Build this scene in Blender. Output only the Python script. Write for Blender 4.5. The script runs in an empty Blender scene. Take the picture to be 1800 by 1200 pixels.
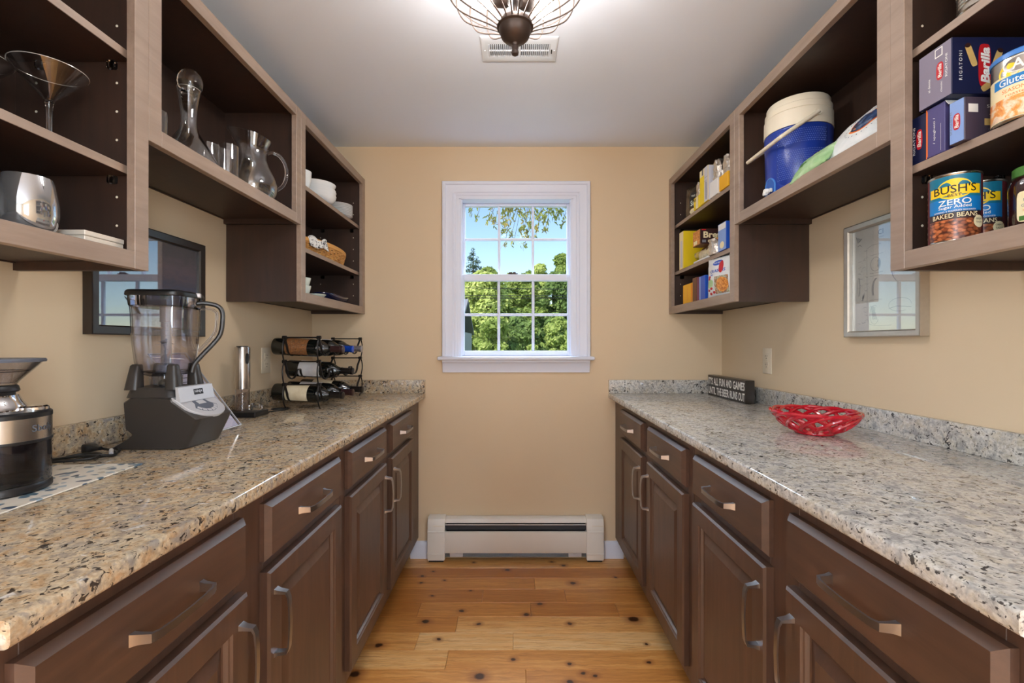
import bpy, bmesh, math, random
import numpy as np
from mathutils import Vector, Matrix, noise as mnoise

random.seed(7)
rng = np.random.default_rng(11)
SC = bpy.context.scene
COL = SC.collection
PI = math.pi
R = math.radians

# ------------------------------------------------------------------ camera, sky, sun, lights, exposure
cam_d = bpy.data.cameras.new('camera')
cam = bpy.data.objects.new('camera', cam_d)
COL.objects.link(cam)
cam.location = (0.0, 0.0, 1.188)
cam.rotation_euler = (R(90), 0, 0)
cam_d.sensor_width = 36.0
cam_d.lens = 16.0
cam_d.shift_x = -5.5 / 1800
cam_d.shift_y = 4.0 / 1800
cam_d.clip_start = 0.02
cam_d.clip_end = 500
SC.camera = cam

world = bpy.data.worlds.new('daylight')
SC.world = world
world.use_nodes = True
wn = world.node_tree.nodes
wl = world.node_tree.links
wbg = wn['Background']
sky = wn.new('ShaderNodeTexSky')
sky.sky_type = 'NISHITA'
sky.sun_disc = False
sky.sun_elevation = R(48)
sky.sun_rotation = R(215)
sky.altitude = 100
sky.air_density = 1.0
sky.dust_density = 0.1
sky.ozone_density = 2.0
wl.new(sky.outputs[0], wbg.inputs[0])
wbg.inputs[1].default_value = 0.20

sun_d = bpy.data.lights.new('sun', 'SUN')
sun_d.energy = 5.5
sun_d.angle = R(0.6)
sun_d.color = (1.0, 0.94, 0.84)
sun = bpy.data.objects.new('sun', sun_d)
COL.objects.link(sun)
sun.rotation_euler = Vector((-0.45, -0.55, 0.72)).to_track_quat('Z', 'Y').to_euler()

def area_light(name, loc, target, sx, sy, power, color):
    d = bpy.data.lights.new(name, 'AREA')
    d.shape = 'RECTANGLE'
    d.size = sx
    d.size_y = sy
    d.energy = power
    d.color = color
    o = bpy.data.objects.new(name, d)
    COL.objects.link(o)
    o.location = loc
    o.rotation_euler = (Vector(loc) - Vector(target)).to_track_quat('Z', 'Y').to_euler()
    return o
# added fill lamps, unseen: two behind the camera, one outside boosting the pantry window
area_light('left_fill_lamp', (-1.42, -1.75, 1.45), (0.0, -1.75, 1.40), 1.5, 1.2, 112, (0.78, 0.88, 1.0))
area_light('right_fill_lamp', (1.44, -1.75, 1.45), (0.0, -1.75, 1.40), 1.5, 1.2, 112, (0.78, 0.88, 1.0))
area_light('window_fill_lamp', (0.0, 3.75, 2.95), (0.0, 1.3, 0.75), 2.2, 0.9, 170, (0.72, 0.86, 1.0))
BULB_STRENGTH = 105.0

SC.view_settings.view_transform = 'Standard'
SC.view_settings.look = 'None'
SC.view_settings.gamma = 1.0
SC.view_settings.use_curve_mapping = False
SC.view_settings.exposure = 0.3
try:
    cy = SC.cycles
    cy.max_bounces = 10
    cy.diffuse_bounces = 5
    cy.glossy_bounces = 5
    cy.transmission_bounces = 10
    cy.transparent_max_bounces = 16
    cy.caustics_reflective = False
    cy.caustics_refractive = False
    cy.sample_clamp_indirect = 6.0
    cy.use_denoising = True
except Exception:
    pass

# ------------------------------------------------------------------ colour + materials
def c(r, g, b):
    def f(v):
        v /= 255.0
        return v / 12.92 if v <= 0.04045 else ((v + 0.055) / 1.055) ** 2.4
    return (f(r), f(g), f(b), 1.0)

class NT:
    """tiny node-graph helper"""
    def __init__(s, name):
        s.m = bpy.data.materials.new(name)
        s.m.use_nodes = True
        s.t = s.m.node_tree
        s.bsdf = s.t.nodes['Principled BSDF']
        s.out = s.t.nodes['Material Output']
    def n(s, typ, **kw):
        nd = s.t.nodes.new(typ)
        for k, v in kw.items():
            if isinstance(k, str) and hasattr(nd, k):
                setattr(nd, k, v)
        return nd
    def l(s, a, b):
        s.t.links.new(a, b)
    def coord(s, kind='Object', scale=(1, 1, 1), rot=(0, 0, 0)):
        tc = s.n('ShaderNodeTexCoord')
        mp = s.n('ShaderNodeMapping')
        mp.inputs['Scale'].default_value = scale
        mp.inputs['Rotation'].default_value = rot
        s.l(tc.outputs[kind], mp.inputs['Vector'])
        return mp.outputs[0]
    def world(s, scale=(1, 1, 1)):
        g = s.n('ShaderNodeNewGeometry')
        mp = s.n('ShaderNodeMapping')
        mp.inputs['Scale'].default_value = scale
        s.l(g.outputs['Position'], mp.inputs['Vector'])
        return mp.outputs[0]
    def noise(s, vec, scale, detail=4, rough=0.55, dist=0.0):
        nd = s.n('ShaderNodeTexNoise')
        nd.inputs['Scale'].default_value = scale
        nd.inputs['Detail'].default_value = detail
        nd.inputs['Roughness'].default_value = rough
        nd.inputs['Distortion'].default_value = dist
        if vec is not None:
            s.l(vec, nd.inputs['Vector'])
        return nd.outputs['Fac']
    def voro(s, vec, scale, feature='F1', out='Distance', rnd=1.0):
        nd = s.n('ShaderNodeTexVoronoi')
        nd.feature = feature
        nd.inputs['Scale'].default_value = scale
        nd.inputs['Randomness'].default_value = rnd
        if vec is not None:
            s.l(vec, nd.inputs['Vector'])
        return nd.outputs[out]
    def ramp(s, fac, stops, interp='LINEAR'):
        nd = s.n('ShaderNodeValToRGB')
        cr = nd.color_ramp
        cr.interpolation = interp
        while len(cr.elements) > 1:
            cr.elements.remove(cr.elements[0])
        cr.elements[0].position = stops[0][0]
        cr.elements[0].color = stops[0][1]
        for p, col in stops[1:]:
            e = cr.elements.new(p)
            e.color = col
        s.l(fac, nd.inputs['Fac'])
        return nd.outputs['Color']
    def mix(s, fac, a, b, blend='MIX'):
        nd = s.n('ShaderNodeMix')
        nd.data_type = 'RGBA'
        nd.blend_type = blend
        if isinstance(fac, float):
            nd.inputs[0].default_value = fac
        else:
            s.l(fac, nd.inputs[0])
        for k, v in ((6, a), (7, b)):
            if isinstance(v, tuple):
                nd.inputs[k].default_value = v
            else:
                s.l(v, nd.inputs[k])
        return nd.outputs[2]
    def math(s, op, a, b=None, cc=None):
        nd = s.n('ShaderNodeMath')
        nd.operation = op
        for i, v in enumerate((a, b, cc)):
            if v is None:
                continue
            if isinstance(v, (int, float)):
                nd.inputs[i].default_value = v
            else:
                s.l(v, nd.inputs[i])
        return nd.outputs[0]
    def bump(s, h, strength=0.2, dist=0.002):
        nd = s.n('ShaderNodeBump')
        nd.inputs['Strength'].default_value = strength
        nd.inputs['Distance'].default_value = dist
        s.l(h, nd.inputs['Height'])
        s.l(nd.outputs[0], s.bsdf.inputs['Normal'])
    def base(s, col):
        if isinstance(col, tuple):
            s.bsdf.inputs['Base Color'].default_value = col
        else:
            s.l(col, s.bsdf.inputs['Base Color'])
    def set(s, **kw):
        for k, v in kw.items():
            s.bsdf.inputs[k.replace('_', ' ')].default_value = v
        return s

def plain(name, col, rough=0.5, metal=0.0, spec=0.5, vary=0.06, scale=18.0, coat=0.0, bump=0.0):
    """simple material with slight procedural variation"""
    t = NT(name)
    v = t.coord('Object')
    n = t.noise(v, scale, 3)
    dark = tuple(x * (1 - vary) for x in col[:3]) + (1,)
    light = tuple(min(1, x * (1 + vary)) for x in col[:3]) + (1,)
    t.base(t.mix(n, dark, light))
    t.set(Roughness=rough, Metallic=metal)
    t.bsdf.inputs['Specular IOR Level'].default_value = spec
    if coat:
        t.bsdf.inputs['Coat Weight'].default_value = coat
        t.bsdf.inputs['Coat Roughness'].default_value = 0.08
    if bump:
        t.bump(t.noise(v, scale * 6, 3), bump)
    return t.m

M = {}
# wall paint
def paint(name, col, rough=0.75):
    t = NT(name)
    v = t.world()
    n = t.noise(v, 3.0, 3)
    t.base(t.mix(n, tuple(x * 0.985 for x in col[:3]) + (1,), tuple(min(1, x * 1.015) for x in col[:3]) + (1,)))
    t.set(Roughness=rough)
    t.bsdf.inputs['Specular IOR Level'].default_value = 0.3
    t.bump(t.noise(v, 350, 2), 0.06, 0.001)
    return t.m
M['wall'] = paint('beige_wall_paint', c(220, 198, 166), 0.6)
M['ceiling'] = paint('ceiling_paint', c(232, 239, 250), 0.85)
M['rear'] = paint('rear_room_paint', c(226, 222, 214), 0.8)
M['trim'] = plain('white_trim_paint', c(224, 229, 244), 0.35, vary=0.01)

def wood_dark(name, axis='z', lo=c(60, 41, 31), hi=c(96, 67, 51), rough=0.42):
    t = NT(name)
    sc = {'z': (14, 14, 1.2), 'y': (14, 1.2, 14), 'x': (1.2, 14, 14)}[axis]
    v = t.world(sc)
    n1 = t.noise(v, 3.0, 6, 0.6, 0.6)
    n2 = t.noise(t.world(), 5.0, 3)
    n3 = t.noise(v, 22.0, 3, 0.6)
    f = t.math('ADD', t.math('MULTIPLY', n1, 0.55), t.math('ADD', t.math('MULTIPLY', n2, 0.35), t.math('MULTIPLY', n3, 0.12)))
    t.base(t.ramp(f, [(0.32, lo), (0.72, hi)]))
    t.set(Roughness=rough)
    t.bsdf.inputs['Specular IOR Level'].default_value = 0.8
    t.l(t.math('ADD', t.math('MULTIPLY', n3, 0.10), rough - 0.05), t.bsdf.inputs['Roughness'])
    t.bump(n3, 0.03, 0.0006)
    return t.m
M['wood_z'] = wood_dark('dark_maple_vertical', 'z')
M['wood_y'] = wood_dark('dark_maple_lengthwise', 'y')
M['wood_x'] = wood_dark('dark_maple_crosswise', 'x')
M['face'] = wood_dark('lit_face_frame', 'y', c(134, 114, 100), c(168, 147, 130), 0.42)  # lamp light and sheen painted in: paler than the other cabinet wood
M['cab_in'] = wood_dark('shaded_cabinet_interior', 'z', c(42, 27, 19), c(66, 42, 29), 0.5)  # interior shade painted in: darker copy of the cabinet wood
M['toe'] = plain('toe_kick_dark', c(30, 20, 16), 0.6)

def granite(name, warm, pale, grey, dark, stretch=1.0):
    t = NT(name)
    v = t.world((1.0, stretch, 1.0))
    big = t.noise(v, 9.0, 4, 0.6, 0.8)
    mid = t.noise(v, 38.0, 5, 0.65, 0.5)
    fine = t.noise(v, 120.0, 4, 0.6, 0.3)
    a = t.ramp(big, [(0.34, warm), (0.62, pale)])
    b = t.ramp(mid, [(0.40, grey), (0.50, pale), (0.62, warm)])
    col = t.mix(0.62, a, b)
    col = t.mix(0.20, col, t.ramp(fine, [(0.38, dark), (0.6, (0.9, 0.88, 0.84, 1))]), 'OVERLAY')
    # grey clouds
    g2 = t.noise(v, 26.0, 3, 0.55, 1.2)
    col = t.mix(t.ramp(g2, [(0.56, (0, 0, 0, 1)), (0.68, (0.75, 0.75, 0.75, 1))]), col, grey)
    # dark mineral flecks, in clusters
    f1 = t.noise(v, 82.0, 3, 0.55, 0.9)
    cl = t.noise(v, 12.0, 2)
    s = t.math('ADD', f1, t.math('MULTIPLY', t.math('SUBTRACT', cl, 0.5), 0.28))
    col = t.mix(t.ramp(s, [(0.598, (0, 0, 0, 1)), (0.640, (0.92, 0.92, 0.92, 1))]), col, dark)
    f2 = t.noise(v, 150.0, 2, 0.5, 0.5)
    col = t.mix(t.ramp(f2, [(0.63, (0, 0, 0, 1)), (0.69, (0.75, 0.75, 0.75, 1))]), col, dark)
    f3 = t.noise(v, 48.0, 3, 0.5, 0.5)
    col = t.mix(t.ramp(f3, [(0.65, (0, 0, 0, 1)), (0.74, (0.6, 0.6, 0.6, 1))]), col, (0.80, 0.78, 0.74, 1))
    t.base(col)
    t.set(Roughness=0.05)
    t.bsdf.inputs['Specular IOR Level'].default_value = 0.5
    return t.m
M['granite_warm'] = granite('granite_warm_lit', c(170, 136, 98), c(194, 178, 152), c(140, 134, 128), c(44, 37, 36))  # one granite; the left side's warm light is put in its colour
M['granite_cool'] = granite('granite_cool_lit', c(182, 174, 158), c(204, 201, 196), c(146, 146, 146), c(52, 48, 48))  # same granite with the right side's cooler light in its colour

# knotty wood floor: knots sit where the boards have them
KNOTS = [(185, 515, 1.5), (415, 400, 1.4), (685, 670, 1.7), (1445, 388, 2.0), (480, 487, 0.9), (680, 410, 0.9), (1130, 410, 1.0),
         (850, 585, 0.9), (1130, 608, 0.8), (1195, 655, 0.9), (1255, 667, 0.9), (1130, 697, 1.1), (820, 145, 1.2), (1100, 122, 1.0),
         (1145, 210, 1.4), (1355, 180, 0.7), (915, 365, 1.2), (595, 347, 1.0), (400, 175, 0.9), (455, 153, 0.7), (510, 196, 0.7),
         (65, 660, 1.9), (1510, 511, 0.6), (980, 312, 1.2), (395, 208, 0.7), (640, 248, 0.7), (450, 272, 0.7), (1520, 600, 0.9), (1040, 105, 0.9), (655, 107, 0.7)]
def knot_world():
    out = []
    for x, y, s in KNOTS:
        px, py = 600 + x / 2.8125, 950 + y / 2.8125
        Y = 800 * 1.188 / (py - 604)
        out.append(((px - 905.5) * Y / 800, Y, s))
    return out
def floor_mat():
    t = NT('knotty_hickory_floor')
    oi = t.n('ShaderNodeObjectInfo')
    rnd = oi.outputs['Random']
    g = t.n('ShaderNodeNewGeometry')
    # distort the position a little, then look at the distance to every knot
    dn = t.n('ShaderNodeTexNoise')
    dn.inputs['Scale'].default_value = 30
    dn.inputs['Detail'].default_value = 3
    t.l(g.outputs['Position'], dn.inputs['Vector'])
    sub = t.n('ShaderNodeVectorMath'); sub.operation = 'SUBTRACT'
    t.l(dn.outputs['Color'], sub.inputs[0]); sub.inputs[1].default_value = (0.5, 0.5, 0.5)
    sc = t.n('ShaderNodeVectorMath'); sc.operation = 'SCALE'
    t.l(sub.outputs[0], sc.inputs[0]); sc.inputs['Scale'].default_value = 0.016
    ad = t.n('ShaderNodeVectorMath'); ad.operation = 'ADD'
    t.l(g.outputs['Position'], ad.inputs[0]); t.l(sc.outputs[0], ad.inputs[1])
    pos = ad.outputs[0]
    dmin = None
    for (x, y, s) in knot_world():
        sb = t.n('ShaderNodeVectorMath'); sb.operation = 'SUBTRACT'
        t.l(pos, sb.inputs[0]); sb.inputs[1].default_value = (x, y, 0)
        ml = t.n('ShaderNodeVectorMath'); ml.operation = 'MULTIPLY'
        t.l(sb.outputs[0], ml.inputs[0])
        r = 0.0082 * s
        ml.inputs[1].default_value = (1 / (r * 1.25), 1 / r, 0)
        ln = t.n('ShaderNodeVectorMath'); ln.operation = 'LENGTH'
        t.l(ml.outputs[0], ln.inputs[0])
        dmin = ln.outputs['Value'] if dmin is None else t.math('MINIMUM', dmin, ln.outputs['Value'])
    # grain along the boards (X), bending round the knots
    mp = t.n('ShaderNodeMapping')
    mp.inputs['Scale'].default_value = (1.6, 26, 1)
    t.l(pos, mp.inputs['Vector'])
    off = t.n('ShaderNodeVectorMath'); off.operation = 'ADD'
    cmb = t.n('ShaderNodeCombineXYZ')
    t.l(t.math('MULTIPLY', rnd, 37.0), cmb.inputs[0])
    t.l(t.math('MULTIPLY', rnd, 91.0), cmb.inputs[2])
    t.l(mp.outputs[0], off.inputs[0]); t.l(cmb.outputs[0], off.inputs[1])
    g1 = t.noise(off.outputs[0], 1.5, 5, 0.6, 1.1)
    g2 = t.noise(off.outputs[0], 7.0, 4, 0.6, 0.4)
    tone = t.math('ADD', t.math('MULTIPLY', g1, 0.75), t.math('MULTIPLY', t.math('SUBTRACT', rnd, 0.5), 0.52))
    col = t.ramp(tone, [(0.10, c(182, 116, 54)), (0.34, c(212, 146, 76)), (0.52, c(228, 172, 104)), (0.74, c(238, 200, 144))])
    col = t.mix(t.ramp(g2, [(0.30, (0.55, 0.55, 0.55, 1)), (0.52, (0, 0, 0, 1))]), col, c(160, 100, 50))
    halo = t.ramp(t.math('MULTIPLY', dmin, 0.25), [(0.2, (0.75, 0.75, 0.75, 1)), (0.8, (0, 0, 0, 1))])
    col = t.mix(halo, col, c(140, 78, 38))
    core = t.ramp(t.math('MULTIPLY', dmin, 0.5), [(0.36, (0.95, 0.95, 0.95, 1)), (0.62, (0, 0, 0, 1))])
    col = t.mix(core, col, c(54, 28, 18))
    t.base(col)
    t.set(Roughness=0.32)
    t.bump(g2, 0.04, 0.0008)
    return t.m
M['floor'] = floor_mat()
M['subfloor'] = plain('sub_floor', c(120, 80, 44), 0.7)

def glass(name, tint=(1, 1, 1, 1), rough=0.0, ior=1.45):
    t = NT(name)
    t.base(tint)
    t.set(Roughness=rough, IOR=ior)
    t.bsdf.inputs['Transmission Weight'].default_value = 1.0
    return t.m
M['glass'] = glass('clear_glass', (0.97, 0.98, 0.98, 1))
M['glass_smoke'] = glass('smoked_clear_plastic', (0.86, 0.84, 0.88, 1), 0.02, 1.45)
M['smoke_dark'] = glass('dark_smoked_plastic', (0.20, 0.21, 0.27, 1), 0.03, 1.45)
M['glass_mirror'] = plain('mirrored_glass', c(190, 190, 190), 0.06, 0.85, vary=0.05)
M['bottle'] = plain('dark_wine_bottle_glass', c(16, 18, 16), 0.05, spec=0.7)
def thin_pane(name, tint=(1, 1, 1, 1), refl=1.0, edge=1.0):
    """thin flat sheet of glass: a see-through layer with a fresnel reflection"""
    t = NT(name)
    gl = t.n('ShaderNodeBsdfGlossy'); gl.inputs['Roughness'].default_value = 0.01
    lw = t.n('ShaderNodeLayerWeight'); lw.inputs[0].default_value = 0.5
    f5 = t.math('POWER', lw.outputs['Facing'], 5.0)
    tr = t.n('ShaderNodeBsdfTransparent')
    if edge < 1.0:      # thicker material in the line of sight towards the silhouette
        t.l(t.mix(t.math('POWER', lw.outputs['Facing'], 2.5), tint, tuple(x * edge for x in tint[:3]) + (1,)), tr.inputs[0])
    else:
        tr.inputs[0].default_value = tint
    fr = t.math('MINIMUM', t.math('MULTIPLY', t.math('ADD', t.math('MULTIPLY', f5, 0.96), 0.04), refl), 0.9)
    mx = t.n('ShaderNodeMixShader')
    t.l(fr, mx.inputs[0])
    t.l(tr.outputs[0], mx.inputs[1]); t.l(gl.outputs[0], mx.inputs[2])
    t.l(mx.outputs[0], t.out.inputs['Surface'])
    return t.m
M['pane'] = thin_pane('window_pane_glass', (0.985, 0.99, 0.985, 1), 0.05)
M['picture_glass'] = thin_pane('picture_glass', (0.97, 0.98, 0.98, 1), 3.2)
M['clear_plastic'] = thin_pane('clear_tinted_plastic', (0.94, 0.935, 0.965, 1), 2.2, 0.35)
M['thin_glass'] = thin_pane('thin_clear_glass', (0.97, 0.975, 0.975, 1), 3.0, 0.6)
M['sleeve'] = thin_pane('clear_sleeve', (0.94, 0.94, 0.97, 1), 1.5)

M['steel'] = plain('brushed_steel', c(196, 192, 188), 0.24, 1.0, vary=0.08, scale=40)
M['steel_dark'] = plain('dark_satin_nickel', c(168, 168, 172), 0.3, 1.0, vary=0.05)
M['chrome'] = plain('chrome', c(220, 220, 222), 0.08, 1.0, vary=0.02)
M['bronze'] = plain('dark_bronze', c(78, 66, 60), 0.42, 0.6, vary=0.08)
M['wire'] = plain('cage_wire_bronze', c(96, 82, 74), 0.4, 0.5, vary=0.05)
M['iron'] = plain('black_wrought_iron', c(34, 29, 27), 0.4, 0.5, vary=0.1)
M['black'] = plain('black_plastic', c(22, 22, 24), 0.35, vary=0.05)
M['blackmat'] = plain('black_rubber', c(26, 25, 25), 0.6, vary=0.05)
M['charcoal'] = plain('charcoal_plastic', c(52, 48, 45), 0.38, vary=0.05, bump=0.02)
M['silver'] = plain('silver_plastic', c(204, 203, 206), 0.35, 0.25, vary=0.02)
M['greyblue'] = plain('grey_button_plastic', c(92, 98, 110), 0.4, vary=0.05)
M['white'] = plain('white_plastic', c(238, 236, 232), 0.4, vary=0.015)
M['cream'] = plain('cream_plastic', c(232, 222, 200), 0.4, vary=0.02)
M['ivory'] = plain('ivory_outlet_plastic', c(226, 212, 188), 0.4, vary=0.01)
M['china'] = plain('white_china', c(236, 238, 238), 0.12, vary=0.01, coat=0.5)
M['china_green'] = plain('pale_celadon_china', c(214, 222, 212), 0.15, vary=0.03)
M['navydish'] = plain('navy_glazed_dish', c(24, 30, 64), 0.12, vary=0.08, coat=0.4)
M['heater'] = plain('heater_cream_enamel', c(234, 230, 222), 0.45, vary=0.01)
M['heater_in'] = plain('heater_dark_interior', c(52, 58, 66), 0.4, 0.3, vary=0.1)
M['galv'] = plain('galvanised_strip', c(120, 136, 152), 0.25, 0.85, vary=0.15, scale=9)
M['ventw'] = plain('white_register_enamel', c(232, 237, 244), 0.4, vary=0.01)
M['ventdark'] = plain('duct_dark', c(40, 40, 42), 0.8)
M['red'] = plain('red_glazed_ceramic', c(186, 22, 40), 0.16, vary=0.08, coat=0.6)
M['blue_cooler'] = plain('blue_cooler_plastic', c(30, 58, 150), 0.3, vary=0.05)
M['blue_light'] = plain('light_blue_plastic', c(70, 130, 205), 0.35, vary=0.04)
M['print_black'] = plain('black_print', c(22, 20, 22), 0.5, vary=0.02)
M['print_white'] = plain('white_print', c(240, 238, 232), 0.5, vary=0.02)
M['print_grey'] = plain('grey_print', c(120, 122, 130), 0.6, vary=0.02)
M['print_red'] = plain('red_print', c(190, 28, 36), 0.45, vary=0.04)
M['print_yellow'] = plain('yellow_print', c(250, 205, 20), 0.45, vary=0.03)
M['print_orange'] = plain('orange_print', c(236, 120, 40), 0.45, vary=0.1)
M['print_blue'] = plain('blue_print', c(20, 120, 190), 0.4, vary=0.06)
M['print_brown'] = plain('dark_brown_print', c(52, 26, 24), 0.45, vary=0.06)
M['print_maroon'] = plain('maroon_print', c(96, 28, 36), 0.45, vary=0.06)
M['print_cream'] = plain('cream_print', c(240, 224, 180), 0.5, vary=0.03)
M['navy_card'] = plain('navy_cardboard', c(24, 30, 66), 0.45, vary=0.08)
M['purple_card'] = plain('violet_cardboard', c(78, 72, 124), 0.45, vary=0.08)
M['mauve_card'] = plain('mauve_cardboard', c(130, 122, 140), 0.42, vary=0.06)
M['lightblue_card'] = plain('pale_blue_cardboard', c(130, 160, 215), 0.45, vary=0.05)
M['taupe_card'] = plain('taupe_cardboard', c(70, 60, 76), 0.45, vary=0.06)
M['yellow_card'] = plain('yellow_cardboard', c(240, 208, 30), 0.45, vary=0.05)
M['amber_card'] = plain('amber_cardboard', c(240, 178, 24), 0.45, vary=0.06)
M['brown_card'] = plain('brown_cardboard', c(104, 64, 44), 0.45, vary=0.08)
M['plum_card'] = plain('plum_cardboard', c(110, 40, 74), 0.45, vary=0.06)
M['blue_card'] = plain('blue_cardboard', c(36, 86, 190), 0.4, vary=0.08)
M['white_card'] = plain('white_cardboard', c(232, 230, 228), 0.5, vary=0.03)
M['grey_card'] = plain('pale_grey_cardboard', c(206, 206, 216), 0.5, vary=0.04)
M['rigatoni'] = plain('pasta_print', c(214, 178, 108), 0.5, vary=0.18, scale=60)
M['foil'] = plain('crinkled_foil', c(222, 214, 204), 0.2, 0.9, vary=0.2, scale=60, bump=0.8)
M['greenlid'] = plain('green_lid', c(70, 120, 50), 0.4, vary=0.06)
M['jam'] = plain('dark_jam', c(44, 18, 18), 0.12, vary=0.3, coat=0.6)
M['wicker_rim'] = plain('honey_wood_rim', c(214, 156, 84), 0.45, vary=0.15, scale=30)
M['paper'] = plain('white_paper', c(226, 222, 232), 0.6, vary=0.03)
M['cord'] = plain('black_cord', c(18, 18, 18), 0.5, vary=0.05)
M['tin'] = plain('tin_can_metal', c(198, 194, 184), 0.25, 1.0, vary=0.08)
M['boxwhite'] = plain('whitewashed_box', c(226, 214, 198), 0.5, vary=0.04)

def wicker():
    t = NT('woven_splint')
    v = t.coord('Object')
    n = t.noise(v, 40, 3)
    t.base(t.ramp(n, [(0.3, c(178, 118, 56)), (0.7, c(222, 168, 96))]))
    t.set(Roughness=0.5)
    return t.m
M['wicker'] = wicker()

def beans():
    t = NT('beans_print')
    v = t.coord('Object', (1, 1, 1.5))
    d = t.voro(v, 105)
    col = t.voro(v, 105, out='Color')
    sep = t.n('ShaderNodeSeparateColor'); t.l(col, sep.inputs[0])
    b = t.ramp(sep.outputs[0], [(0.0, c(128, 62, 34)), (1.0, c(206, 122, 74))])
    t.base(t.mix(t.ramp(d, [(0.40, (0, 0, 0, 1)), (0.72, (0.9, 0.9, 0.9, 1))]), b, c(60, 26, 18)))
    t.set(Roughness=0.3)
    return t.m
M['beans'] = beans()

def mottled(name, stops, scale, rough=0.45, dist=0.6):
    t = NT(name)
    v = t.coord('Object')
    n = t.noise(v, scale, 4, 0.6, dist)
    t.base(t.ramp(n, stops))
    t.set(Roughness=rough)
    return t.m
M['crackers'] = mottled('cracker_print', [(0.3, c(150, 70, 26)), (0.55, c(226, 150, 66)), (0.75, c(240, 196, 120))], 120)
M['nuts'] = mottled('nut_mix_print', [(0.3, c(196, 78, 40)), (0.48, c(236, 160, 80)), (0.6, c(240, 222, 196)), (0.75, c(210, 120, 60))], 45)
M['chipbag'] = mottled('snack_bag_print', [(0.35, c(236, 236, 236)), (0.6, c(222, 226, 226)), (0.75, c(214, 216, 220))], 20, 0.3)
M['salad'] = mottled('salad_print', [(0.3, c(70, 110, 50)), (0.45, c(200, 200, 170)), (0.55, c(120, 40, 36)), (0.68, c(226, 160, 80))], 90)
M['feather_label'] = mottled('brown_plumage_label', [(0.3, c(48, 32, 24)), (0.46, c(150, 98, 54)), (0.6, c(94, 62, 44)), (0.7, c(214, 176, 128))], 55, 0.5, 1.5)
M['wine_label'] = mottled('cream_wine_label', [(0.3, c(218, 200, 164)), (0.7, c(232, 218, 188))], 30, 0.6)
M['wine_label2'] = mottled('pale_wine_label', [(0.3, c(206, 204, 208)), (0.7, c(226, 222, 220))], 30, 0.6)
M['dimdark_bag'] = mottled('dark_snack_bag', [(0.3, c(40, 34, 28)), (0.6, c(90, 74, 56))], 20, 0.25)
M['greenbag'] = mottled('green_snack_bag', [(0.3, c(126, 176, 112)), (0.6, c(176, 208, 160)), (0.75, c(210, 226, 200))], 18, 0.3)
M['redbag'] = mottled('red_foil_bag', [(0.3, c(120, 24, 16)), (0.55, c(190, 60, 36)), (0.75, c(220, 110, 70))], 25, 0.25)

def terrazzo():
    t = NT('terrazzo_mat_print')
    v = t.coord('Object')
    dist = t.n('ShaderNodeTexNoise'); dist.inputs['Scale'].default_value = 26
    t.l(v, dist.inputs['Vector'])
    vv = t.n('ShaderNodeVectorMath'); vv.operation = 'MULTIPLY_ADD'
    t.l(dist.outputs['Color'], vv.inputs[0]); vv.inputs[1].default_value = (0.03, 0.03, 0.03); t.l(v, vv.inputs[2])
    d = t.voro(vv.outputs[0], 44)
    cc = t.voro(vv.outputs[0], 44, out='Color')
    sep = t.n('ShaderNodeSeparateColor'); t.l(cc, sep.inputs[0])
    chip = t.ramp(sep.outputs[0], [(0.0, c(88, 112, 128)), (0.35, c(150, 166, 176)), (0.6, c(74, 92, 112)), (0.85, c(190, 180, 160))], 'CONSTANT')
    t.base(t.mix(t.ramp(d, [(0.36, (1, 1, 1, 1)), (0.42, (0, 0, 0, 1))]), c(228, 220, 206), chip))
    t.set(Roughness=0.3)
    return t.m
M['terrazzo'] = terrazzo()

def dusk_art():
    t = NT('dusk_landscape_print')
    v = t.coord('Generated')
    sep = t.n('ShaderNodeSeparateXYZ'); t.l(v, sep.inputs[0])
    n = t.noise(t.coord('Object', (1, 3, 8)), 6, 5, 0.6, 0.8)
    f = t.math('ADD', sep.outputs[2], t.math('MULTIPLY', t.math('SUBTRACT', n, 0.5), 0.35))
    t.base(t.ramp(f, [(0.1, c(34, 44, 72)), (0.3, c(66, 86, 130)), (0.5, c(60, 56, 84)), (0.7, c(96, 74, 84)), (0.9, c(70, 60, 66))]))
    t.set(Roughness=0.6)
    return t.m
M['dusk'] = dusk_art()
M['sketch_paper'] = mottled('sketch_paper', [(0.3, c(228, 224, 214)), (0.7, c(240, 237, 230))], 8, 0.7)
M['frame_silver'] = plain('silver_leaf_frame', c(196, 188, 176), 0.38, 0.75, vary=0.12, scale=50)
M['frame_black'] = plain('black_brown_frame', c(44, 36, 31), 0.3, vary=0.1)

def leafmat(name, a, b, cc):
    t = NT(name)
    v = t.world()
    n = t.noise(v, 0.9, 3)
    n2 = t.noise(v, 7.0, 2)
    col = t.ramp(t.math('ADD', t.math('MULTIPLY', n, 0.6), t.math('MULTIPLY', n2, 0.4)), [(0.32, a), (0.52, b), (0.68, cc)])
    df = t.n('ShaderNodeBsdfDiffuse'); tl = t.n('ShaderNodeBsdfTranslucent'); mx = t.n('ShaderNodeMixShader')
    t.l(col, df.inputs[0]); t.l(col, tl.inputs[0]); mx.inputs[0].default_value = 0.35
    t.l(df.outputs[0], mx.inputs[1]); t.l(tl.outputs[0], mx.inputs[2]); t.l(mx.outputs[0], t.out.inputs['Surface'])
    return t.m
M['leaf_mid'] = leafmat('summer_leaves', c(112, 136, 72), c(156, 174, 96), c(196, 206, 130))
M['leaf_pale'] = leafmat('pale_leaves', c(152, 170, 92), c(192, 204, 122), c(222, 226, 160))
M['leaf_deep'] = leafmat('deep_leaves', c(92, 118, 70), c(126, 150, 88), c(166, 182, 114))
M['leaf_blue'] = leafmat('spruce_needles', c(74, 96, 84), c(98, 118, 100), c(128, 144, 120))
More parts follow.
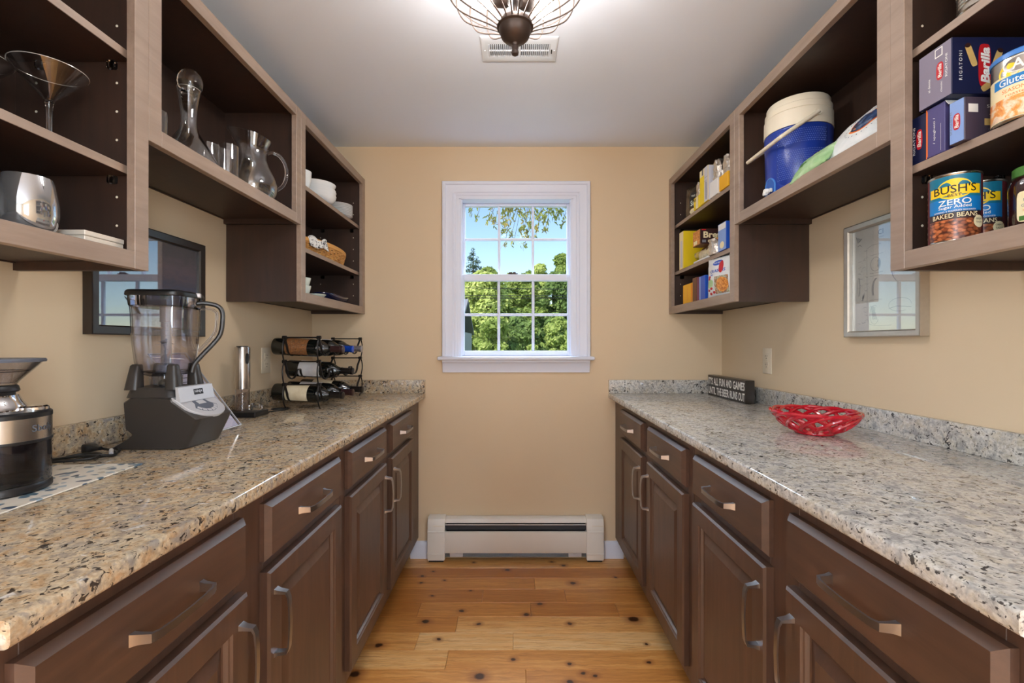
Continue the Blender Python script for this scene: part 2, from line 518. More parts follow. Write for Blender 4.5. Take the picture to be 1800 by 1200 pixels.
M['leaf_branch'] = leafmat('branch_leaves', c(122, 136, 76), c(160, 168, 100), c(190, 164, 108))
M['leaf_yellow'] = leafmat('yellow_flowers', c(206, 170, 40), c(230, 196, 60), c(160, 170, 80))
M['bark'] = plain('bark', c(92, 76, 62), 0.9, vary=0.2)
M['grass'] = plain('lawn', c(110, 132, 70), 0.9, vary=0.15, scale=3)
M['house_wall'] = plain('grey_siding', c(176, 178, 184), 0.7, vary=0.05)
M['house_roof'] = plain('grey_shingles', c(128, 130, 140), 0.8, vary=0.12)
M['rearfloor'] = plain('rear_floor', c(196, 150, 92), 0.4)

def bulb_mat():
    t = NT('lit_bulb')
    t.base((1, 1, 1, 1))
    t.bsdf.inputs['Emission Color'].default_value = (1.0, 0.955, 0.915, 1)
    t.bsdf.inputs['Emission Strength'].default_value = BULB_STRENGTH
    return t.m
M['bulb'] = bulb_mat()

# ------------------------------------------------------------------ mesh helpers
class MB:
    def __init__(s):
        s.bm = bmesh.new()
    def mesh(s, verts, faces, mi=0, T=None):
        vs = [s.bm.verts.new(T @ Vector(v) if T is not None else v) for v in verts]
        for f in faces:
            try:
                fc = s.bm.faces.new([vs[i] for i in f])
                fc.material_index = mi
            except ValueError:
                pass
        return s
    def merge(s, b2, mi=None, T=None):
        b2.verts.index_update()
        vs = [s.bm.verts.new(T @ v.co if T is not None else v.co) for v in b2.verts]
        for f in b2.faces:
            try:
                fc = s.bm.faces.new([vs[v.index] for v in f.verts])
                fc.material_index = f.material_index if mi is None else mi
            except ValueError:
                pass
        b2.free()
        return s
    def box(s, x0, x1, y0, y1, z0, z1, bev=0.0, seg=1, mi=0, T=None):
        x0, x1 = min(x0, x1), max(x0, x1); y0, y1 = min(y0, y1), max(y0, y1); z0, z1 = min(z0, z1), max(z0, z1)
        b = bmesh.new()
        vs = [b.verts.new((x, y, z)) for x in (x0, x1) for y in (y0, y1) for z in (z0, z1)]
        for f in ((0, 1, 3, 2), (4, 6, 7, 5), (0, 4, 5, 1), (2, 3, 7, 6), (0, 2, 6, 4), (1, 5, 7, 3)):
            b.faces.new([vs[i] for i in f])
        if bev:
            bev = min(bev, 0.49 * min(x1 - x0, y1 - y0, z1 - z0))
            bmesh.ops.bevel(b, geom=list(b.edges), offset=bev, segments=seg, affect='EDGES', profile=0.5)
        return s.merge(b, mi, T)
    def lathe(s, prof, cx=0, cy=0, cz=0, seg=32, mi=0, T=None, sx=1.0, sy=1.0):
        """revolve (r,z) points about Z; r=0 ends close the surface"""
        verts, rings = [], []
        for (r, z) in prof:
            if r < 1e-6:
                rings.append([len(verts)]); verts.append((cx, cy, cz + z))
            else:
                st = len(verts)
                for k in range(seg):
                    a = 2 * PI * k / seg
                    verts.append((cx + r * sx * math.cos(a), cy + r * sy * math.sin(a), cz + z))
                rings.append(list(range(st, st + seg)))
        faces = []
        for A, B in zip(rings[:-1], rings[1:]):
            for k in range(seg):
                k2 = (k + 1) % seg
                if len(A) == 1 and len(B) == 1:
                    continue
                if len(A) == 1:
                    faces.append((A[0], B[k], B[k2]))
                elif len(B) == 1:
                    faces.append((A[k], A[k2], B[0]))
                else:
                    faces.append((A[k], A[k2], B[k2], B[k]))
        return s.mesh(verts, faces, mi, T)
    def tube(s, pts, r, seg=8, closed=False, mi=0, T=None, radii=None, flat=None):
        pts = [Vector(p) for p in pts]
        n = len(pts)
        verts, faces = [], []
        up = None
        for i, p in enumerate(pts):
            a = pts[(i - 1) % n] if (closed or i > 0) else p
            b = pts[(i + 1) % n] if (closed or i < n - 1) else p
            t = (b - a)
            if t.length < 1e-9:
                t = Vector((0, 0, 1))
            t.normalize()
            if up is None:
                ref = Vector((0, 0, 1)) if abs(t.z) < 0.9 else Vector((1, 0, 0))
                up = (ref - t * ref.dot(t)).normalized()
            else:
                up = (up - t * up.dot(t))
                up = up.normalized() if up.length > 1e-6 else Vector((1, 0, 0))
            sd = t.cross(up)
            rr = radii[i] if radii else r
            for k in range(seg):
                q = 2 * PI * k / seg
                fx = flat if flat else 1.0
                verts.append(p + up * (rr * math.cos(q)) + sd * (rr * fx * math.sin(q)))
        m = n if closed else n - 1
        for i in range(m):
            j = (i + 1) % n
            for k in range(seg):
                k2 = (k + 1) % seg
                faces.append((i * seg + k, i * seg + k2, j * seg + k2, j * seg + k))
        if not closed:
            faces.append(tuple(range(seg - 1, -1, -1)))
            faces.append(tuple(range((n - 1) * seg, n * seg)))
        return s.mesh(verts, faces, mi, T)
    def prism(s, poly, axis, c0, c1, mi=0, T=None, bev=0.0):
        """extrude a 2-D polygon along an axis: x -> poly is (y,z); y -> (x,z); z -> (x,y)"""
        def P(u, v, w):
            return {'x': (w, u, v), 'y': (u, w, v), 'z': (u, v, w)}[axis]
        n = len(poly)
        b = bmesh.new()
        A = [b.verts.new(P(u, v, c0)) for u, v in poly]
        B = [b.verts.new(P(u, v, c1)) for u, v in poly]
        fa = b.faces.new(A[::-1]); fb = b.faces.new(B)
        for i in range(n):
            b.faces.new((A[i], A[(i + 1) % n], B[(i + 1) % n], B[i]))
        if bev:
            bmesh.ops.recalc_face_normals(b, faces=list(b.faces))
            bmesh.ops.bevel(b, geom=[e for f in (fa, fb) for e in f.edges], offset=bev, segments=2, affect='EDGES', profile=0.5)
        return s.merge(b, mi, T)
    def loft(s, rings, mi=0, T=None, cap0=True, cap1=True):
        n = len(rings[0])
        verts = [v for r in rings for v in r]
        faces = []
        for i in range(len(rings) - 1):
            for k in range(n):
                k2 = (k + 1) % n
                faces.append((i * n + k, i * n + k2, (i + 1) * n + k2, (i + 1) * n + k))
        if cap0:
            faces.append(tuple(range(n - 1, -1, -1)))
        if cap1:
            faces.append(tuple(range((len(rings) - 1) * n, len(rings) * n)))
        return s.mesh(verts, faces, mi, T)
    def ball(s, x, y, z, r, sx=1, sy=1, sz=1, seg=16, mi=0, T=None):
        prof = [(0 if i in (0, 8) else r * math.sin(PI * i / 8), -r * sz * math.cos(PI * i / 8)) for i in range(9)]
        return s.lathe(prof, x, y, z, seg, mi, T, sx, sy)
    def quad(s, p0, p1, p2, p3, mi=0):
        return s.mesh([p0, p1, p2, p3], [(0, 1, 2, 3)], mi)

def root_of(o):
    while o.parent is not None:
        o = o.parent
    return o

def tag(o, label=None, cat=None, group=None, kind=None):
    if label: o['label'] = label
    if cat: o['category'] = cat
    if group: o['group'] = group
    if kind: o['kind'] = kind
    return o

def thing(name, loc, label=None, cat=None, group=None, kind=None, rz=0.0):
    o = bpy.data.objects.new(name, None)
    o.empty_display_size = 0.05
    o.location = loc
    o.rotation_euler = (0, 0, rz)
    COL.objects.link(o)
    return tag(o, label, cat, group, kind)

def obj(name, mb, mats, parent=None, origin=None, smooth=35, normals=True, local=False):
    """link a builder as one mesh object. Coordinates are world ones unless local"""
    if not isinstance(mats, (list, tuple)):
        mats = [mats]
    bm = mb.bm
    if normals:
        bmesh.ops.recalc_face_normals(bm, faces=list(bm.faces))
    if not local:
        if parent is not None:
            rt = root_of(parent)
            mt = Matrix.Translation(rt.location) @ rt.rotation_euler.to_matrix().to_4x4()
            bm.transform(mt.inverted())
        elif origin is not None:
            bm.transform(Matrix.Translation(-Vector(origin)))
    me = bpy.data.meshes.new(name)
    bm.to_mesh(me)
    bm.free()
    for m in mats:
        me.materials.append(m)
    if smooth:
        me.polygons.foreach_set('use_smooth', [True] * len(me.polygons))
        try:
            me.set_sharp_from_angle(angle=R(smooth))
        except Exception:
            pass
    o = bpy.data.objects.new(name, me)
    COL.objects.link(o)
    if parent is not None:
        o.parent = parent
    elif origin is not None:
        o.location = origin
    return o

def copy_tree(o, parent=None):
    n = o.copy()
    COL.objects.link(n)
    if parent is not None:
        n.parent = parent
    for ch in list(o.children):
        copy_tree(ch, n)
    return n

_text_cache = {}
def text_mesh(txt, size, bold=0.0, spacing=1.0, shear=0.0):
    """(verts, faces) of flat lettering, centred on the origin in XY"""
    key = (txt, size, bold, spacing, shear)
    if key in _text_cache:
        return _text_cache[key]
    cu = bpy.data.curves.new('lettering_curve', 'FONT')
    cu.body = txt
    cu.size = size
    cu.align_x = 'CENTER'
    cu.align_y = 'CENTER'
    cu.offset = bold
    cu.space_character = spacing
    cu.shear = shear
    cu.resolution_u = 3
    ob = bpy.data.objects.new('lettering_tmp', cu)
    COL.objects.link(ob)
    dg = bpy.context.evaluated_depsgraph_get()
    me = bpy.data.meshes.new_from_object(ob.evaluated_get(dg))
    vs = [tuple(v.co) for v in me.vertices]
    fs = [tuple(p.vertices) for p in me.polygons]
    bpy.data.objects.remove(ob)
    bpy.data.curves.remove(cu)
    bpy.data.meshes.remove(me)
    if vs:
        xs = [v[0] for v in vs]; ys = [v[1] for v in vs]
        ox, oy = (min(xs) + max(xs)) / 2, (min(ys) + max(ys)) / 2
        vs = [(v[0] - ox, v[1] - oy, 0.0) for v in vs]
    _text_cache[key] = (vs, fs)
    return vs, fs

def frame_M(origin, right, up):
    r = Vector(right).normalized(); u = Vector(up).normalized(); n = r.cross(u)
    m = Matrix((r, u, n)).transposed().to_4x4()
    m.translation = Vector(origin)
    return m

def add_text(mb, txt, size, T, bold=0.0, width=None, height=None, spacing=1.0, shear=0.0, mi=0, lift=0.0004):
    vs, fs = text_mesh(txt, size, bold, spacing, shear)
    if not vs:
        return mb
    sx = sy = 1.0
    if width:
        w = max(v[0] for v in vs) - min(v[0] for v in vs); sx = width / w
    if height:
        h = max(v[1] for v in vs) - min(v[1] for v in vs); sy = height / h
    return mb.mesh([(v[0] * sx, v[1] * sy, lift) for v in vs], fs, mi, T)

def cyl_pt(cx, cy, rr, ang, z):
    return (cx + rr * math.cos(ang), cy + rr * math.sin(ang), z)

def add_cyl_text(mb, txt, cx, cy, rr, ang, z, width, height, bold=0.0, mi=0, shear=0.0, lift=0.0005, tilt=0.0):
    vs, fs = text_mesh(txt, 0.05, bold, 1.0, shear)
    w = max(v[0] for v in vs) - min(v[0] for v in vs)
    h = max(v[1] for v in vs) - min(v[1] for v in vs)
    out = []
    for v in vs:
        x, y = v[0] * width / w, v[1] * height / h
        x, y = x * math.cos(tilt) - y * math.sin(tilt), x * math.sin(tilt) + y * math.cos(tilt)
        out.append(cyl_pt(cx, cy, rr + lift, ang + x / rr, z + y))
    return mb.mesh(out, fs, mi)

def add_cyl_patch(mb, cx, cy, rr, a0, a1, z0, z1, n=16, mi=0, lift=0.0002, nz=1):
    vs, fs = [], []
    for j in range(nz + 1):
        for i in range(n + 1):
            vs.append(cyl_pt(cx, cy, rr + lift, a0 + (a1 - a0) * i / n, z0 + (z1 - z0) * j / nz))
    for j in range(nz):
        for i in range(n):
            a = j * (n + 1) + i
            fs.append((a, a + 1, a + n + 2, a + n + 1))
    return mb.mesh(vs, fs, mi)

def add_cyl_oval(mb, cx, cy, rr, ang, z, w, h, mi=0, lift=0.0003, n=28, power=2.0):
    vs = [cyl_pt(cx, cy, rr + lift, ang, z)]
    for k in range(n):
        q = 2 * PI * k / n
        u, v = math.cos(q), math.sin(q)
        u = math.copysign(abs(u) ** (2 / power), u); v = math.copysign(abs(v) ** (2 / power), v)
        vs.append(cyl_pt(cx, cy, rr + lift, ang + u * w / 2 / rr, z + v * h / 2))
    return mb.mesh(vs, [(0, 1 + k, 1 + (k + 1) % n) for k in range(n)], mi)

def add_flat_oval(mb, T, w, h, mi=0, lift=0.0003, n=24, power=2.0):
    vs = [(0, 0, lift)]
    for k in range(n):
        q = 2 * PI * k / n
        u, v = math.cos(q), math.sin(q)
        u = math.copysign(abs(u) ** (2 / power), u); v = math.copysign(abs(v) ** (2 / power), v)
        vs.append((u * w / 2, v * h / 2, lift))
    return mb.mesh(vs, [(0, 1 + k, 1 + (k + 1) % n) for k in range(n)], mi, T)

def add_flat_rect(mb, T, x0, x1, y0, y1, mi=0, lift=0.0003):
    return mb.mesh([(x0, y0, lift), (x1, y0, lift), (x1, y1, lift), (x0, y1, lift)], [(0, 1, 2, 3)], mi, T)

def rrect(w, d, r, n=4):
    """rounded rectangle outline (x,y) centred on the origin"""
    r = min(r, w / 2 - 1e-4, d / 2 - 1e-4)
    out = []
    for sx, sy, a0 in ((1, 1, 0), (-1, 1, 90), (-1, -1, 180), (1, -1, 270)):
        for k in range(n + 1):
            a = R(a0 + 90 * k / n)
            out.append((sx * (w / 2 - r) + r * math.cos(a), sy * (d / 2 - r) + r * math.sin(a)))
    return out

def bez(p0, p1, p2, p3, n=12):
    p0, p1, p2, p3 = map(Vector, (p0, p1, p2, p3))
    return [p0 * (1 - t) ** 3 + p1 * 3 * t * (1 - t) ** 2 + p2 * 3 * t * t * (1 - t) + p3 * t ** 3 for t in [i / n for i in range(n + 1)]]

def smooth_path(pts, n=6, closed=False):
    """Catmull-Rom"""
    P = [Vector(p) for p in pts]
    out = []
    m = len(P)
    for i in range(m if closed else m - 1):
        a = P[(i - 1) % m] if (closed or i > 0) else P[i]
        b = P[i]; d = P[(i + 1) % m]
        e = P[(i + 2) % m] if (closed or i + 2 < m) else P[(i + 1) % m]
        for k in range(n):
            t = k / n
            out.append(0.5 * ((2 * b) + (d - a) * t + (2 * a - 5 * b + 4 * d - e) * t * t + (3 * b - a - 3 * d + e) * t ** 3))
    if not closed:
        out.append(P[-1])
    return out

# ------------------------------------------------------------------ dimensions
XL, XR = -1.130, 1.150       # side walls
YB = 2.532                   # far wall
YF = -3.20                   # wall of the room behind the camera
ZC = 2.283                   # ceiling
CT = 0.914                   # counter top
# ------------------------------------------------------------------ room shell
def struct(name, mb, m, parent=None, origin=None):
    o = obj(name, mb, m, parent, origin)
    if parent is None:
        o['kind'] = 'structure'
    return o

mb = MB(); mb.box(XL - 0.1, XR + 0.1, YF - 0.1, YB + 0.1, -0.12, -0.019)
floor = struct('floor', mb, M['subfloor'])
# boards run across the room; joints where the photograph shows them
ROW_Y = [2.532, 2.412, 2.312, 2.205, 2.091, 1.984, 1.875, 1.767, 1.662, 1.555]
while ROW_Y[-1] > YF + 0.11:
    ROW_Y.append(ROW_Y[-1] - 0.107)
ENDS = {0: [-0.72, 0.62], 1: [-0.9, 0.72], 2: [0.097, 0.95], 3: [-0.154, 0.237], 4: [-0.429, 0.069, 0.457], 5: [-0.247, 0.75],
        6: [-0.392, -0.008], 7: [-0.257, 0.66], 8: [-0.75, 0.038]}
for i in range(len(ROW_Y) - 1):
    y1, y0 = ROW_Y[i], ROW_Y[i + 1]
    if i in ENDS:
        e = ENDS[i]
    else:
        a = -0.9 + random.random() * 0.7
        e = [a, a + 0.6 + random.random() * 0.6]
    xs = [XL] + [x for x in e if XL < x < XR] + [XR]
    for xa, xb in zip(xs[:-1], xs[1:]):
        mb = MB(); mb.box(xa + 0.0004, xb - 0.0004, y0 + 0.0005, y1 - 0.0005, -0.019, 0.0, 0.0012)
        obj('plank', mb, M['floor'], floor, smooth=0)

mb = MB(); mb.box(XL - 0.1, XR + 0.1, YF - 0.1, YB + 0.14, ZC, ZC + 0.12); struct('ceiling', mb, M['ceiling'])
RW = (-2.5, -1.0, 0.85, 2.05)      # unseen side windows added behind the camera to admit fill light (y0, y1, z0, z1)
for nm, xa, xb in (('wall_left', XL - 0.12, XL), ('wall_right', XR, XR + 0.12)):
    mb = MB()
    mb.box(xa, xb, YF - 0.1, RW[0], -0.12, ZC); mb.box(xa, xb, RW[1], YB + 0.14, -0.12, ZC)
    mb.box(xa, xb, RW[0], RW[1], -0.12, RW[2]); mb.box(xa, xb, RW[0], RW[1], RW[3], ZC)
    struct(nm, mb, M['wall'])
WX0, WX1, WZ0, WZ1 = -0.312, 0.322, 1.095, 2.001
mb = MB()
yb1 = YB + 0.14
mb.box(XL, WX0, YB, yb1, -0.02, ZC); mb.box(WX1, XR, YB, yb1, -0.02, ZC)
mb.box(WX0, WX1, YB, yb1, -0.02, WZ0); mb.box(WX0, WX1, YB, yb1, WZ1, ZC)
struct('wall_back', mb, M['wall'])
mb = MB(); mb.box(XL, XR, YF - 0.1, YF, -0.02, ZC); struct('wall_front', mb, M['rear'])
for nm, xc in (('added_window_2', XL - 0.06), ('added_window_3', XR + 0.06)):
    w2 = thing(nm, (xc, (RW[0] + RW[1]) / 2, RW[2]), kind='structure')
    mb = MB()
    for ya, yb_ in ((RW[0], RW[0] + 0.05), (RW[1] - 0.05, RW[1]), ((RW[0] + RW[1]) / 2 - 0.02, (RW[0] + RW[1]) / 2 + 0.02)): mb.box(xc - 0.03, xc + 0.03, ya, yb_, RW[2], RW[3])
    for za, zb in ((RW[2], RW[2] + 0.05), (RW[3] - 0.05, RW[3])): mb.box(xc - 0.028, xc + 0.028, RW[0] + 0.05, RW[1] - 0.05, za, zb)
    obj('sash_frame', mb, M['trim'], w2)
    ym = (RW[0] + RW[1]) / 2
    for ya, yb_ in ((RW[0] + 0.05, ym - 0.02), (ym + 0.02, RW[1] - 0.05)):
        mb = MB(); mb.box(xc - 0.002, xc + 0.002, ya, yb_, RW[2] + 0.05, RW[3] - 0.05); obj('pane', mb, M['pane'], w2)

# baseboard on the far wall
mb = MB()
prof = [(0, 0), (0.016, 0), (0.016, 0.074), (0.011, 0.083), (0.008, 0.090), (0, 0.093)]
for xa, xb in ((XL + 0.55, -0.474), (0.481, XR - 0.55)):
    mb.prism([(YB - p, z) for p, z in prof], 'x', xa, xb)
struct('baseboard_back', mb, M['trim'])

# ------------------------------------------------------------------ the window
win = thing('window_1', (0.005, YB, WZ0), kind='structure')
cas = [(0, 0), (0, 0.020), (0.004, 0.024), (0.016, 0.024), (0.021, 0.018), (0.030, 0.016), (0.058, 0.017), (0.064, 0.012), (0.074, 0.012),
       (0.079, 0.008), (0.092, 0.007), (0.092, 0)]
cx0, cx1, cz0, cz1 = -0.404, 0.416, 1.118, 2.086
rings = [[(cx0 + s, YB - p, cz0) for s, p in cas], [(cx0 + s, YB - p, cz1 - s) for s, p in cas],
         [(cx1 - s, YB - p, cz1 - s) for s, p in cas], [(cx1 - s, YB - p, cz0) for s, p in cas]]
mb = MB(); mb.loft(rings); obj('casing', mb, M['trim'], win, smooth=20)
mb = MB(); mb.box(-0.426, 0.436, YB - 0.052, YB + 0.03, 1.097, 1.118, 0.008, 3); obj('sill', mb, M['trim'], win)
mb = MB(); mb.prism([(YB, 1.030), (YB - 0.012, 1.030), (YB - 0.012, 1.042), (YB - 0.016, 1.05), (YB - 0.018, 1.075), (YB - 0.028, 1.088), (YB - 0.028, 1.097), (YB, 1.097)], 'x', -0.402, 0.413)
obj('apron', mb, M['trim'], win)
mb = MB()
mb.box(WX0 - 0.002, WX0 + 0.012, YB - 0.004, yb1, 1.118, WZ1); mb.box(WX1 - 0.012, WX1 + 0.002, YB - 0.004, yb1, 1.118, WZ1)
mb.box(WX0, WX1, YB - 0.004, yb1, WZ1 - 0.010, WZ1 + 0.002); mb.box(WX0, WX1, YB + 0.02, yb1, 1.095, 1.120)
mb.box(WX0 + 0.012, WX0 + 0.017, YB + 0.012, YB + 0.026, 1.12, WZ1 - 0.01); mb.box(WX1 - 0.017, WX1 - 0.012, YB + 0.012, YB + 0.026, 1.12, WZ1 - 0.01)
obj('jamb', mb, M['trim'], win)
def sash(name, y0, gx0, gx1, gz0, gz1, fx0, fx1, fz0, fz1, zmid):
    y1 = y0 + 0.034
    mb = MB()
    mb.box(fx0, gx0, y0, y1, fz0, fz1, 0.003); mb.box(gx1, fx1, y0, y1, fz0, fz1, 0.003)
    mb.box(gx0, gx1, y0, y1, fz0, gz0, 0.003); mb.box(gx0, gx1, y0, y1, gz1, fz1, 0.003)
    f = obj(name, mb, M['trim'], win)
    w = (gx1 - gx0) / 3
    for k in (1, 2):
        mb = MB(); mb.box(gx0 + w * k - 0.0075, gx0 + w * k + 0.0075, y0 + 0.006, y0 + 0.026, gz0, gz1, 0.004); obj('muntin', mb, M['trim'], f)
    mb = MB(); mb.box(gx0, gx1, y0 + 0.007, y0 + 0.025, zmid - 0.0075, zmid + 0.0075, 0.004); obj('muntin', mb, M['trim'], f)
    for k in range(3):
        for (a, b) in ((gz0, zmid), (zmid, gz1)):
            mb = MB(); mb.box(gx0 + w * k, gx0 + w * (k + 1), y0 + 0.014, y0 + 0.017, a, b); obj('pane', mb, M['pane'], f, smooth=0)
    return f
sash('lower_sash', YB + 0.030, -0.287, 0.296, 1.149, 1.542, WX0 + 0.012, WX1 - 0.012, 1.120, 1.580, 1.352)
sash('upper_sash', YB + 0.072, -0.286, 0.296, 1.572, 1.975, WX0 + 0.012, WX1 - 0.012, 1.548, WZ1 - 0.010, 1.787)
mb = MB(); mb.box(-0.040, 0.016, YB + 0.036, YB + 0.060, 1.580, 1.586, 0.002); mb.box(-0.012, 0.004, YB + 0.034, YB + 0.070, 1.585, 1.594, 0.003); mb.box(-0.036, -0.016, YB + 0.030, YB + 0.040, 1.585, 1.592, 0.003)
obj('sash_lock', mb, M['bronze'], win)

# ------------------------------------------------------------------ baseboard heater
ht = thing('baseboard_heater', (0.003, YB, 0), 'cream enamel baseboard heater on the far wall under the window', 'heater')
hx0, hx1, he = -0.476, 0.482, 0.094
mb = MB(); mb.box(hx0 + 0.01, hx1 - 0.01, YB - 0.006, YB, 0.012, 0.228); obj('back_plate', mb, M['heater_in'], ht)
mb = MB(); mb.prism([(YB - 0.006, 0.236), (YB - 0.034, 0.236), (YB - 0.044, 0.230), (YB - 0.050, 0.212), (YB - 0.048, 0.210), (YB - 0.042, 0.226), (YB - 0.006, 0.230)], 'x', hx0 + he, hx1 - he)
obj('hood', mb, M['heater'], ht)
mb = MB(); mb.prism([(YB - 0.054, 0.168), (YB - 0.062, 0.166), (YB - 0.064, 0.060), (YB - 0.058, 0.050), (YB - 0.054, 0.054), (YB - 0.060, 0.064), (YB - 0.058, 0.162)], 'x', hx0 + he, hx1 - he)
obj('front_panel', mb, M['heater'], ht)
mb = MB(); mb.box(hx0 + he, hx1 - he, YB - 0.046, YB - 0.044, 0.172, 0.196); mb.box(hx0 + he, hx1 - he, YB - 0.05, YB - 0.038, 0.196, 0.199)
obj('damper', mb, M['heater_in'], ht)
mb = MB(); mb.box(hx0 + he, hx1 - he, YB - 0.052, YB - 0.047, 0.199, 0.2035); obj('damper_rail', mb, M['silver'], ht)
mb = MB(); mb.box(hx0 + he - 0.01, hx1 - he + 0.01, YB - 0.046, YB - 0.01, 0.025, 0.05); obj('bottom_strip', mb, M['galv'], ht)
for bx in (hx0 + 0.155, hx1 - 0.155):
    mb = MB(); mb.box(bx - 0.036, bx + 0.036, YB - 0.050, YB - 0.046, 0.026, 0.052, 0.002); mb.lathe([(0, 0), (0.004, 0), (0.003, 0.003), (0, 0.003)], 0, 0, 0, 10, 0, Matrix.Translation((bx, YB - 0.0505, 0.042)) @ Matrix.Rotation(R(90), 4, 'X'))
    obj('bracket', mb, M['silver'], ht)
for xa, xb in ((hx0, hx0 + he), (hx1 - he, hx1)):
    mb = MB()
    mb.prism([(YB - 0.001, 0.242), (YB - 0.036, 0.242), (YB - 0.052, 0.234), (YB - 0.062, 0.212), (YB - 0.066, 0.170), (YB - 0.067, 0.050), (YB - 0.062, 0.012), (YB - 0.001, 0.012)], 'x', xa, xb, bev=0.004)
    mb.box(xa + 0.001, xb - 0.001, YB - 0.0695, YB - 0.066, 0.164, 0.172, 0.001); mb.box(xa, xb, YB - 0.0695, YB - 0.066, 0.046, 0.050, 0.001)
    e = obj('end_cap', mb, M['heater'], ht)
    mb = MB(); mb.box(xa + 0.03, xb - 0.004, YB - 0.0655, YB - 0.0625, 0.1985, 0.2005); obj('seam', mb, M['cream'], e)
    mb = MB(); mb.box(xa + 0.006, xb - 0.008, YB - 0.056, YB - 0.004, 0.0, 0.012, 0.002); obj('foot', mb, M['blackmat'], e)

# ------------------------------------------------------------------ cabinets
def WX(side, a):
    return XL + a if side == 'l' else XR - a
SG = {'l': 1, 'r': -1}

def ring_loft(mb, side, a0, y0, y1, z0, z1, rings, cap=True, capback=True, mi=0):
    """nested rectangles (inset, depth) climbing off a plane a0 that faces the aisle"""
    rs = []
    for ins, d in rings:
        x = WX(side, a0 + d)
        rs.append([(x, y0 + ins, z0 + ins), (x, y1 - ins, z0 + ins), (x, y1 - ins, z1 - ins), (x, y0 + ins, z1 - ins)])
    return mb.loft(rs, mi, None, capback, cap)

def handle(side, a, y, z, vertical, parent, L=0.128):
    """arched bar pull on flared square feet; a = face it stands on"""
    h = L / 2
    path = [(-h - 0.004, 0.0), (-h - 0.002, 0.008), (-h, 0.024), (-h + 0.010, 0.0285), (-h * 0.5, 0.0305), (0, 0.0315), (h * 0.5, 0.0305), (h - 0.010, 0.0285), (h, 0.024), (h + 0.002, 0.008), (h + 0.004, 0.0)]
    width = [0.0085, 0.0070, 0.0062, 0.0058, 0.0056, 0.0054, 0.0056, 0.0058, 0.0062, 0.0070, 0.0085]
    thick = [0.0100, 0.0075, 0.0060, 0.0042, 0.0034, 0.0032, 0.0034, 0.0042, 0.0060, 0.0075, 0.0100]
    rings = []
    n = len(path)
    for i, (s, d) in enumerate(path):
        p0 = path[max(i - 1, 0)]; p1 = path[min(i + 1, n - 1)]
        ts, td = p1[0] - p0[0], p1[1] - p0[1]
        l = math.hypot(ts, td); ts, td = ts / l, td / l
        nx, ny = -td, ts
        if i in (0, n - 1):
            nx, ny = (1, 0) if i == n - 1 else (-1, 0)
            nx = -abs(nx) if i == 0 else abs(nx)
            nx, ny = (-1, 0) if i == 0 else (1, 0)
        if 0 < i < n - 1 and i in (1, 2):
            pass
        r = []
        for (u, v) in ((1, 1), (1, -1), (-1, -1), (-1, 1)):
            ss = s + nx * thick[i] * 0.5 * u
            dd = d + ny * thick[i] * 0.5 * u
            w = width[i] * v
            x = WX(side, a + max(dd, 0.0))
            r.append((x, y + ss, z + w) if not vertical else (x, y + w, z + ss))
        rings.append(r)
    mb = MB(); mb.loft(rings)
    return obj('handle', mb, M['steel_dark'], parent, smooth=30)

FA, DA = 0.593, 0.022        # face-frame plane (from the wall) and front thickness
def drawer_front(side, y0, y1, z0, z1, parent):
    mb = MB(); ring_loft(mb, side, FA, y0, y1, z0, z1, [(0.0, 0.0005), (0.0, 0.011), (0.0105, DA)])
    d = obj('drawer', mb, M['wood_y'], parent, smooth=0)
    handle(side, FA + DA, (y0 + y1) / 2, (z0 + z1) / 2, False, d)
    return d
def door_front(side, y0, y1, z0, z1, parent, hinge_far):
    mb = MB(); ring_loft(mb, side, FA, y0, y1, z0, z1, [(0.0, 0.0005), (0.0, 0.017), (0.005, DA), (0.050, DA), (0.053, 0.0185), (0.056, 0.0165), (0.060, 0.010), (0.064, 0.0080)], cap=False)
    d = obj('door', mb, M['wood_z'], parent, smooth=0)
    mb = MB(); ring_loft(mb, side, FA, y0, y1, z0, z1, [(0.0635, 0.004), (0.0635, 0.0085), (0.068, 0.0095), (0.088, 0.0185)])
    obj('panel', mb, M['wood_z'], d, smooth=0)
    hy = y0 + 0.026 if hinge_far else y1 - 0.026
    handle(side, FA + DA, hy, z1 - 0.118, True, d)
    return d

